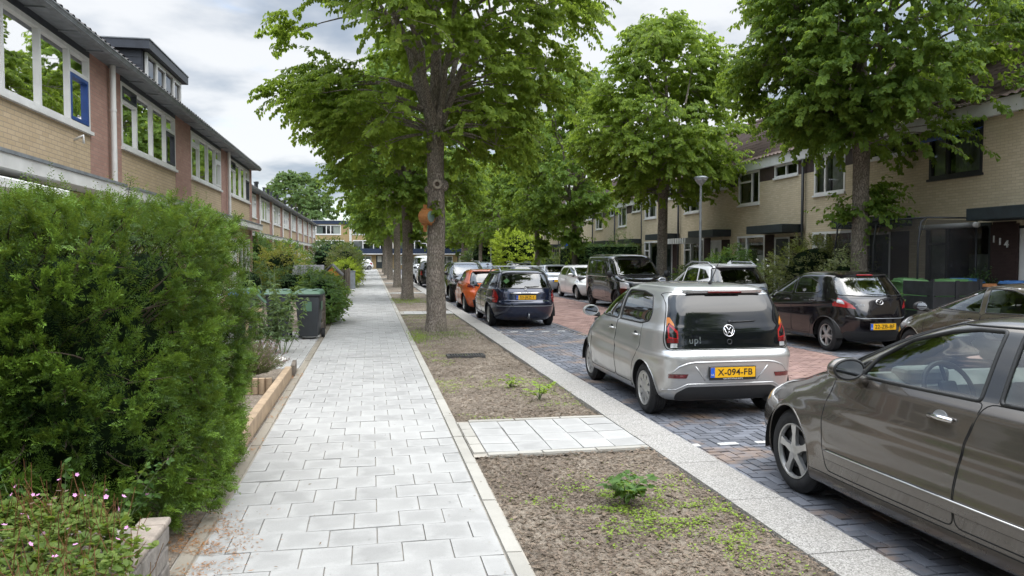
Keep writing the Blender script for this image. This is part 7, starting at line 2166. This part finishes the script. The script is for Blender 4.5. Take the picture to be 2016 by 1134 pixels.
def flowerbed():
    """cranesbill carpet spilling over the planter"""
    r = np.random.default_rng(9)
    h = thing('cranesbill', 'low carpet of green and reddish cranesbill with pink flowers over the stone planter', 'flowers', (-1.05, 2.65, .3))
    n = 2600
    O = np.stack([r.uniform(-2.4, -.0, n), r.uniform(-.1, 1.62, n), np.zeros(n)], 1)
    O[:, 2] = .03 + .12 * fbm(O * 2.5, 3, 3) + r.uniform(0, .07, n) - .22 * np.clip(O[:, 0] + .08, 0, 1) * 2
    O[:, 0] -= np.where(O[:, 1] > 1.2, (O[:, 1] - 1.2) * .9, 0)
    k = (r.random(n) < .12) & (O[:, 0] > -.6) & (O[:, 1] < 1.1); O[k, 0] = r.uniform(.0, .06, k.sum()); O[k, 2] = r.uniform(-.22, .04, k.sum())
    A = np.array([0, -.1, .8]) + r.normal(scale=.6, size=(n, 3))
    P, D, Nn, L, W = twig_leaves(O, A, r.uniform(.04, .10, n), 9, .036, r, .0, .8, 1.0, 1.2)
    V, Q = leaf_geo(P, D, Nn, L, W, .15, .1); npmesh('leaves', V, Q, mats=MAT['geran'], parent=h, tone=np.repeat(r.random(len(P)), 2))
    st = [(np.stack([O[i], O[i] + A[i] * .06, O[i] + A[i] * .10 + np.array([0, 0, .05])]), (.0025, .002, .0015)) for i in range(0, n, 2)]
    V, Q = limb_geo(st, 3); npmesh('red_stems', V, Q, mats=MAT['redstem'], parent=h, tone=r.random(len(Q)))
    vis = np.nonzero((O[:, 0] > -1.25) & (O[:, 1] > .45))[0]; q = r.choice(vis, 97, replace=False); Pf = O[q] + np.array([0, 0, .135]) + r.normal(scale=.02, size=(97, 3)); blooms(h, Pf, r, .0135, 'pink')
    h2 = thing('bramble', 'leggy leafy bramble shoots with a few pink flowers between planter and yew', 'weed', (-1.66, 4.45, .1))
    st = []; Ps = []; As = []
    for i in range(16):
        a = r.uniform(0, 2 * PI); e = np.array([r.uniform(-.6, .5), r.uniform(-.1, .25), r.uniform(.25, .55)]); s = np.array([e[0] * .5, e[1] * .4, 0])
        b = bez(s, (s + e) / 2 + np.array([0, 0, .12]), e, 9); st.append((b, np.linspace(.004, .0015, 9)))
        for j in range(2, 9):
            for k in range(4): Ps.append(b[j]); As.append(r.normal(size=3))
    V, Q = limb_geo(st, 4); npmesh('stems', V, Q, mats=MAT['stem'], parent=h2)
    Ps = np.array(Ps); m = len(Ps); V, Q = leaf_geo(Ps, np.array(As), np.array([0, -.3, 1.0]) + r.normal(scale=.4, size=(m, 3)), .045 * r.uniform(.6, 1.2, m), .03, .2, .1); npmesh('leaves', V, Q, mats=MAT['shrub'], parent=h2, tone=np.repeat(r.random(m), 2))
    blooms(h2, np.array([s[0][-1] for s in st[:7]]), r, .017, 'pink')

def tall_stalks():
    """grey-green tall leafy stalks before the bins"""
    r = np.random.default_rng(17)
    h = thing('leafy_stalks', 'tall grey-green leafy stalks growing in front of the dark bins', 'plant', (-1.72, 14.3, 0))
    st = []; Ps = []; As = []
    for i in range(22):
        s = np.array([r.uniform(-.42, .22), r.uniform(-.25, .25), 0]); tall = i < 5
        hh = r.uniform(1.35, 1.75) if tall else r.uniform(.8, 1.3)
        e = s + np.array([r.uniform(-.25, .55) if not tall else r.uniform(-.2, .15), r.normal() * .12, hh])
        b = bez(s, (s + e) / 2 + np.array([r.normal() * .06, 0, .1]), e, 14); st.append((b, np.linspace(.009, .003, 14)))
        for j in range(3, 14 if not tall else 11):
            for k in range(6):
                a = r.uniform(0, 2 * PI); Ps.append(b[j] + r.normal(scale=.012, size=3)); As.append((math.cos(a), math.sin(a), r.uniform(-.5, .4)))
    V, Q = limb_geo(st, 5); npmesh('stems', V, Q, mats=MAT['stem'], parent=h)
    Ps = np.array(Ps); m = len(Ps); V, Q = leaf_geo(Ps, np.array(As), np.array([0, 0, 1.0]) + r.normal(scale=.35, size=(m, 3)), .105 * r.uniform(.5, 1.2, m), .038, .25, .3)
    npmesh('leaves', V, Q, mats=MAT['grey_leaf'], parent=h, tone=np.repeat(r.random(m), 2))

def lavender():
    r = np.random.default_rng(27)
    h = thing('lavender', 'rounded lavender bush with faded purple heads beside the white stones', 'plant', (-1.66, 11.0, .1))
    n = 900; d = rdir(n, r); d[:, 2] = np.abs(d[:, 2]) + .25; d = norm(d)
    L = r.uniform(.30, .50, n); s = d * np.array([.10, .10, 0]); e = d * L[:, None] * np.array([1.05, .95, 1.12])
    V, Q = leaf_geo(s, e - s, rdir(n, r), np.linalg.norm(e - s, axis=1), .006, simple=True)
    P = s[:, None] + (e - s)[:, None] * r.uniform(.25, .9, (n, 12))[..., None]; P = P.reshape(-1, 3)
    V2, Q2 = leaf_geo(P, np.repeat(d, 12, 0) + r.normal(scale=.5, size=P.shape), rdir(len(P), r), .05, .008, simple=True)
    npmesh('leaves', np.concatenate([V, V2]), np.concatenate([Q, Q2 + len(V)]), mats=MAT['lav'], parent=h, tone=r.random(len(Q) + len(Q2)))
    k = r.random(n) < .45; P = e[k][:, None] + d[k][:, None] * (np.linspace(-.03, .07, 9))[None, :, None]; P = P.reshape(-1, 3)
    V, Q = leaf_geo(P, np.repeat(d[k], 9, 0) + r.normal(scale=.8, size=P.shape), rdir(len(P), r), .022, .012, simple=True)
    npmesh('flower_heads', V, Q, mats=MAT['lavflower'], parent=h, tone=r.random(len(Q)))

def build_vegetation():
    MAT['whitepetal'] = MAT['white_flower']
    gl = 'street lindens on the left'; gr = 'street lindens on the right'
    # first left tree, wide to the left
    def wide(az, zn):
        c = math.cos(az)      # +x right, -x left
        lo = .42 + .58 * min(1, max(0, (zn - .20) / .22))
        return (1.06 if c < 0 else .42 + (.62 * lo) if c > .3 else .9) * (1 + .08 * math.sin(3 * az + 1))
    linden('nearest left linden with a round wood scar and insect hotel on its trunk', (1.50, 17.9, 0), 101, 11.5, 4.1, 3.55, fork=4.75, r0=.215, lobes=150, per_lobe=25, per_twig=25, leaf=.108, lr=.85, openfork=True, mat='linden', rfun=wide, group=gl,
           knots=[(3.42, R(-84), .085, True), (3.40, R(-22), .11, False), (3.3, R(200), .07, False)], suckers=[(2.85, R(-110), 5, .3), (4.3, R(-150), 10, .7), (4.6, R(-30), 10, .6)], limbs=7,
           prof=((0, .22), (.08, .62), (.22, .95), (.45, 1.05), (.7, .95), (.9, .6), (1, .2)))
    linden('second left linden, dark crown behind the nearest one', (1.46, 31.4, 0), 102, 10.5, 3.5, 3.2, fork=4.4, r0=.228, lobes=110, per_lobe=18, per_twig=18, leaf=.15, lr=.9, mat='linden_dark', group=gl, suckers=[(2.6, R(-20), 14, .7), (3.4, R(-40), 14, .8)])
    t3 = linden('third left linden along the pavement', (1.50, 45, 0), 103, 10.0, 3.5, 2.9, fork=4.2, r0=.205, lobes=85, per_lobe=13, per_twig=13, leaf=.20, lr=.95, mat='linden_dark', group=gl)
    for lab, y, rz, s in (('fourth left linden along the pavement', 60, 2.1, 1.0), ('fifth left linden along the pavement', 74, 4.0, 1.05), ('farthest left linden near the end of pavement', 88, 1.1, .95)):
        c = copy_tree(t3); c.location = (1.47, y, 0); c.rotation_euler = (0, 0, rz); c.scale = (s, s, s); c['label'] = lab
    # right side
    linden('nearest right linden with leafy shoots on its trunk, behind the black hatchback', (11.62, 16.6, 0), 111, 10.8, 4.5, 3.0, fork=4.5, r0=.205, rfun=lambda az, zn: (1.08 + .34 * math.cos(az)) * (1 if math.cos(az) > -.2 else min(1, .55 + 1.6 * zn)), lobes=165, per_lobe=25, per_twig=25, leaf=.108, lr=.8, mat='linden_dark', group=gr,
           suckers=[(2.95, R(-50), 34, 1.15), (2.75, R(175), 22, 1.25), (3.3, R(-20), 22, 1.0)], prof=((0, .35), (.08, .85), (.22, 1.0), (.45, 1.0), (.7, .85), (.9, .5), (1, .15)))
    linden('second right linden, tall egg-shaped crown behind the street lamp', (10.85, 27.3, 0), 112, 10.4, 4.15, 2.85, fork=4.2, r0=.195, lobes=130, per_lobe=20, per_twig=20, leaf=.13, lr=.85, mat='linden', group=gr)
    t4 = linden('third right linden above the black van', (10.75, 39.5, 0), 113, 11.6, 3.5, 2.9, fork=4.0, r0=.20, lobes=95, per_lobe=14, per_twig=14, leaf=.19, lr=.9, mat='linden_dark', group=gr, suckers=[(2.2, R(-60), 30, 1.1), (2.9, R(200), 24, 1.1), (2.6, R(-120), 24, 1.0)])
    for lab, x, y, rz, s in (('fourth right linden, over the pale silver hatchback', 10.75, 49, 1.3, .93), ('fifth right linden far along the road', 10.75, 62, 2.6, .9), ('sixth right linden by the distant lamp', 10.75, 75, 3.9, .92), ('farthest right linden before the flat-roofed row', 10.75, 90, 5.0, .88)):
        c = copy_tree(t3 if y > 55 else t4); c.location = (x, y, 0); c.rotation_euler = (0, 0, rz); c.scale = (s, s, s); c['label'] = lab
    for lab, x, y, rz in (('left linden close behind the viewer', 1.5, -7, 1.0), ('left linden farther behind the viewer', 1.5, -21, 2.2), ('right linden behind the viewer', 10.85, -9, 3.1)):
        c = copy_tree(t4); c.location = (x, y, 0); c.rotation_euler = (0, 0, rz); c['label'] = lab
    # bigger trees beyond the houses
    far = linden('broad pale-green tree beyond the end of the left terrace', (-12.5, 134, 0), 121, 16.0, 3.5, 7.5, fork=5, r0=.4, lobes=120, per_lobe=14, per_twig=12, leaf=.38, lr=1.7, mat='far_leaf', group='trees beyond the flat-roofed houses', name='background_tree')
    for lab, x, y, s, rz in (('tall tree behind the flat-roofed row, left of centre', 2, 138, .9, 1), ('tall tree behind the flat-roofed row, right of centre', 15, 128, 1.25, 2), ('tall tree over the right end of flat-roofed row', 26, 130, 1.3, 3.3),
                             ('dark tree peeping over the left terrace roof', -16, 108, .62, 4.4), ('tree far behind the left gardens', -24, 126, .85, 5.1), ('tree rising between the right lindens far back', 12.8, 104, .95, .6)):
        c = copy_tree(far); c.location = (x, y, 0); c.scale = (s, s, s); c.rotation_euler = (0, 0, rz); c['label'] = lab
    yew_hedge(); flowerbed(); tall_stalks(); lavender(); ground_cover()
    weed_plant('leafy green weed with a white bloom in the nearest soil bed', (1.78, 5.12, 0), 61, .20, 9, .085, white=True)
    weed_plant('taller bright weed in the second soil bed near the cross path', (2.02, 9.05, 0), 62, .22, 6, .07)
    weed_plant('small bright weed in the second soil bed, left of the taller one', (1.83, 9.95, 0), 63, .16, 5, .06)
    # thin wispy bush rising behind the yew
    shrub('wispy twiggy bush rising behind the yew against the brick wall', (-3.2, 10.3, 0), 70, .75, .5, 2.75, 'olive', .035, 260, 8, twl=.4, shell=.2, core=False)
    shrub('glossy leafy shrub leaning over the pavement behind the picket fence', (-1.28, 20.9, 0), 71, .60, 1.3, 1.35, 'shrub', .075, 800, 14, twl=.25)
    G = 'garden shrubs on the left'
    for i, (lab, x, y, rx, ry, hz, mt, lf) in enumerate([
        ('orange-tinged bush by the far left terrace', -3.7, 33.2, 1.0, 1.1, 2.2, 'orangeleaf', .09), ('dark bush left of the orange-tinged bush', -4.4, 28, 1.0, 1.2, 1.5, 'shrub_dark', .08),
        ('yellow-green spreading bush above board fence', -1.5, 47.5, 1.0, 1.8, 2.5, 'olive', .11), ('bright yellow-green bush low beside the pavement', -1.35, 44.5, .7, 1.2, 1.6, 'yellowleaf', .09),
        ('large dark tree-like bush in the middle left gardens', -3.0, 60, 2.0, 3.0, 3.3, 'shrub_dark', .15), ('dark green hedge bush beside the pavement, past the yellow-green bush', -1.35, 55, .55, 3.0, 2.2, 'shrub_dark', .12),
        ('tall dark bush by the second terrace wall', -4.4, 40, 1.2, 2.0, 2.6, 'shrub', .13), ('dark bush farther along the left gardens', -2.2, 72, 1.2, 3.0, 2.8, 'shrub_dark', .18), ('loose green bush in front of the board fence', -2.9, 31.3, 1.0, .8, 1.35, 'shrub_dark', .07),
        ('climber on the nearest wall of the second terrace', -5.4, 38.5, .45, 1.6, 2.8, 'shrub', .12), ('far dark bush at the end of the left gardens', -3.6, 84, 2.0, 4.0, 2.6, 'shrub_dark', .22)]):
        shrub(lab, (x, y, 0), 200 + i, rx, ry, hz, mt, lf, 420, 13, group=G, twl=.3 + lf)
    G = 'garden plants on the right'
    shrub('round glossy green shrub left of the dark green door', (11.75, 23.6, 0), 301, .95, .95, 2.05, 'shrub', .07, 750, 14, group=G, twl=.25)
    shrub('pale rose bush with white flowers below the round shrub', (11.3, 20.6, 0), 302, .75, .7, 1.45, 'varieg', .05, 420, 12, group=G, twl=.25, flowers=('white_flower', 26, .05), core=False)
    shrub('olive-green layered shrub left of the nearest right linden trunk', (12.2, 19.4, 0), 303, 1.35, 1.1, 2.35, 'olive', .06, 900, 14, group=G, twl=.3)
    shrub('pale variegated shrub right of the nearest right linden trunk', (11.45, 16.9, 0), 304, .55, .6, 1.85, 'varieg', .065, 420, 12, group=G, twl=.25)
    shrub('feathery upright green shrub between black hatchback and black boards', (10.75, 14.5, 0), 305, .28, .3, 1.15, 'shrub', .035, 420, 12, group=G, twl=.2, core=False)
    shrub('clipped dark hedge behind the black van', (12.0, 37.2, 0), 306, 1.3, 1.0, 2.35, 'shrub_dark', .05, 1900, 12, cat='hedge', name='clipped_hedge', box=True, twl=.12)
    shrub('clipped dark hedge continuing left of the second trunk', (12.0, 41.2, 0), 307, 1.3, 2.6, 2.3, 'shrub_dark', .06, 1900, 10, cat='hedge', name='clipped_hedge', box=True, twl=.12)
    shrub('domed light green clipped bush rising over the dark hedge', (13.4, 40.0, 0), 308, 1.0, 1.0, 2.95, 'shrub', .05, 700, 12, group=G, twl=.15)
    shrub('large bright yellow-green bush beyond the parked cars', (11.0, 57, 0), 309, 2.0, 2.2, 4.0, 'yellowleaf', .14, 900, 14, group=G, twl=.5)
    shrub('brownish bush between far right trunks', (12.2, 46, 0), 310, 1.0, 1.4, 2.1, 'olive', .1, 420, 12, group=G, twl=.3)
    shrub('grey-green bush below the yellow-green bush', (12.0, 51, 0), 311, .9, 1.3, 1.9, 'grey_leaf', .1, 420, 12, group=G, twl=.3)
    shrub('dark bush under the distant street lamp', (11.6, 78, 0), 312, 2.0, 3.0, 3.6, 'shrub_dark', .22, 500, 12, group=G, twl=.5)
    shrub('green bush before the house behind the street lamp', (12.6, 28.2, 0), 313, .8, .9, 1.5, 'shrub', .07, 420, 12, group=G, twl=.25)
    shrub('small potted-looking green plant under the window of number 114', (12.9, 14.3, 0), 314, .35, .35, 1.55, 'shrub_dark', .05, 200, 10, group=G, twl=.2, core=False)
# ================================================================== SKY, SUN, CAMERA
SUN_EL, SUN_AZ = 58.0, 155.0   # azimuth clockwise from +Y (the street direction)
def build_world():
    w = bpy.data.worlds.new('World'); scene.world = w; w.use_nodes = True
    nt = w.node_tree; nt.nodes.clear(); L = nt.links.new
    def N(t, **k):
        n = nt.nodes.new(t)
        for a, b in k.items(): setattr(n, a, b)
        return n
    def mth(op, a, b=None):
        n = N('ShaderNodeMath', operation=op)
        for i, v in enumerate((a, b)):
            if v is None: continue
            if isinstance(v, bpy.types.NodeSocket): L(v, n.inputs[i])
            else: n.inputs[i].default_value = v
        return n.outputs[0]
    sky = N('ShaderNodeTexSky', sky_type='NISHITA'); sky.sun_disc = False
    sky.sun_elevation = R(SUN_EL); sky.sun_rotation = R(SUN_AZ); sky.air_density = 1.0; sky.dust_density = 1.5
    tc = N('ShaderNodeTexCoord'); sp = N('ShaderNodeSeparateXYZ'); L(tc.outputs['Generated'], sp.inputs[0])
    z = mth('MAXIMUM', sp.outputs[2], 0.0); zz = mth('ADD', z, .16)
    cb = N('ShaderNodeCombineXYZ'); L(mth('DIVIDE', sp.outputs[0], zz), cb.inputs[0]); L(mth('DIVIDE', sp.outputs[1], zz), cb.inputs[1])
    n1 = N('ShaderNodeTexNoise'); n1.inputs['Scale'].default_value = 1.15; n1.inputs['Detail'].default_value = 7; n1.inputs['Roughness'].default_value = .52; n1.inputs['Distortion'].default_value = .35
    L(cb.outputs[0], n1.inputs['Vector'])
    mp = N('ShaderNodeMapping'); mp.inputs['Location'].default_value = (4.3, 1.7, 2.0); L(cb.outputs[0], mp.inputs['Vector'])
    n2 = N('ShaderNodeTexNoise'); n2.inputs['Scale'].default_value = 1.25; n2.inputs['Detail'].default_value = 6; n2.inputs['Roughness'].default_value = .5; L(mp.outputs[0], n2.inputs['Vector'])
    cov = N('ShaderNodeMapRange'); cov.interpolation_type = 'SMOOTHSTEP'; L(n1.outputs['Fac'], cov.inputs['Value']); cov.inputs['From Min'].default_value = .27; cov.inputs['From Max'].default_value = .46
    shade = N('ShaderNodeMapRange'); shade.interpolation_type = 'SMOOTHSTEP'; L(n2.outputs['Fac'], shade.inputs['Value']); shade.inputs['From Min'].default_value = .43; shade.inputs['From Max'].default_value = .60
    cm = N('ShaderNodeMix', data_type='RGBA'); L(shade.outputs[0], cm.inputs[0]); cm.inputs[6].default_value = (CL_LO[0], CL_LO[1], CL_LO[2], 1); cm.inputs[7].default_value = (CL_HI[0], CL_HI[1], CL_HI[2], 1)
    # cloud is brighter towards the veiled sun
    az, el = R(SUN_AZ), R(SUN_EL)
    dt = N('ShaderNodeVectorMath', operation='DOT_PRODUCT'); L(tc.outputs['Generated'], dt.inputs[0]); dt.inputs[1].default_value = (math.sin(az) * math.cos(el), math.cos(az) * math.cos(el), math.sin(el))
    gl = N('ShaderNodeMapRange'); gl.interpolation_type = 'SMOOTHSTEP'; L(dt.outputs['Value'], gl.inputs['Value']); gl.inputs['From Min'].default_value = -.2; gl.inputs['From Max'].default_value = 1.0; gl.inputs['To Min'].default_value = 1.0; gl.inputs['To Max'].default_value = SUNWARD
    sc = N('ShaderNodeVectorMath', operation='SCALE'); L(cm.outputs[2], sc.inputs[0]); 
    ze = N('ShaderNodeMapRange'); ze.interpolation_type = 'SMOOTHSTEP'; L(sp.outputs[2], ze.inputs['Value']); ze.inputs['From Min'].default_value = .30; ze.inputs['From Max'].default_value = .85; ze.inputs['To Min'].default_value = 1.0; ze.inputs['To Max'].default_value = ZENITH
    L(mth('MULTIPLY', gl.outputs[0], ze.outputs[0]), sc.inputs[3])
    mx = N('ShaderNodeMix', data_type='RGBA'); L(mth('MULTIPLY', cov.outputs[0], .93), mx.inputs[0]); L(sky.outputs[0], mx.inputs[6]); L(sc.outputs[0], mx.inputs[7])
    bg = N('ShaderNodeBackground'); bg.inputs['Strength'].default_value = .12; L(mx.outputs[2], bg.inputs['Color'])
    out = N('ShaderNodeOutputWorld'); L(bg.outputs[0], out.inputs['Surface'])

CL_LO = (1.65, 1.92, 2.3); CL_HI = (3.75, 3.8, 3.85)

def build_light_camera():
    s = bpy.data.lights.new('sun', 'SUN'); s.energy = 1.05; s.angle = R(60); s.color = (1, .955, .89)
    o = bpy.data.objects.new('sun', s); COL.objects.link(o)
    az, el = R(SUN_AZ), R(SUN_EL)
    d = Vector((math.sin(az) * math.cos(el), math.cos(az) * math.cos(el), math.sin(el)))
    o.rotation_euler = d.to_track_quat('Z', 'Y').to_euler(); o.location = (0, 0, 40)
    cam = bpy.data.cameras.new('camera'); cam.sensor_width = 36; cam.lens = 36 * 1500 / 2016; cam.clip_end = 2000; cam.clip_start = .05
    c = bpy.data.objects.new('camera', cam); COL.objects.link(c)
    c.location = (0, 0, 1.74); c.rotation_euler = (R(90 - 2.33), 0, R(-10.5))
    scene.camera = c
    vs = scene.view_settings; vs.view_transform = 'Standard'; vs.look = 'None'; vs.gamma = 1.0; vs.exposure = EXPOSURE; vs.use_curve_mapping = False
    cy = scene.cycles
    cy.max_bounces = 8; cy.diffuse_bounces = 4; cy.glossy_bounces = 3; cy.transmission_bounces = 4; cy.transparent_max_bounces = 10
    cy.use_denoising = True
EXPOSURE = 1.1
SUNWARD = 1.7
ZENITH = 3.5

import time as _t
_t0 = _t.time()
build_ground(); print('ground', _t.time() - _t0)
build_houses(); build_behind(); print('houses', _t.time() - _t0)
build_furniture(); print('furniture', _t.time() - _t0)
build_cars(); print('cars', _t.time() - _t0)
build_vegetation(); print('vegetation', _t.time() - _t0)
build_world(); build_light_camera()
for _o in list(bpy.data.objects):
    if _o.type == 'MESH' and _o.data.users == 0: bpy.data.meshes.remove(_o.data)
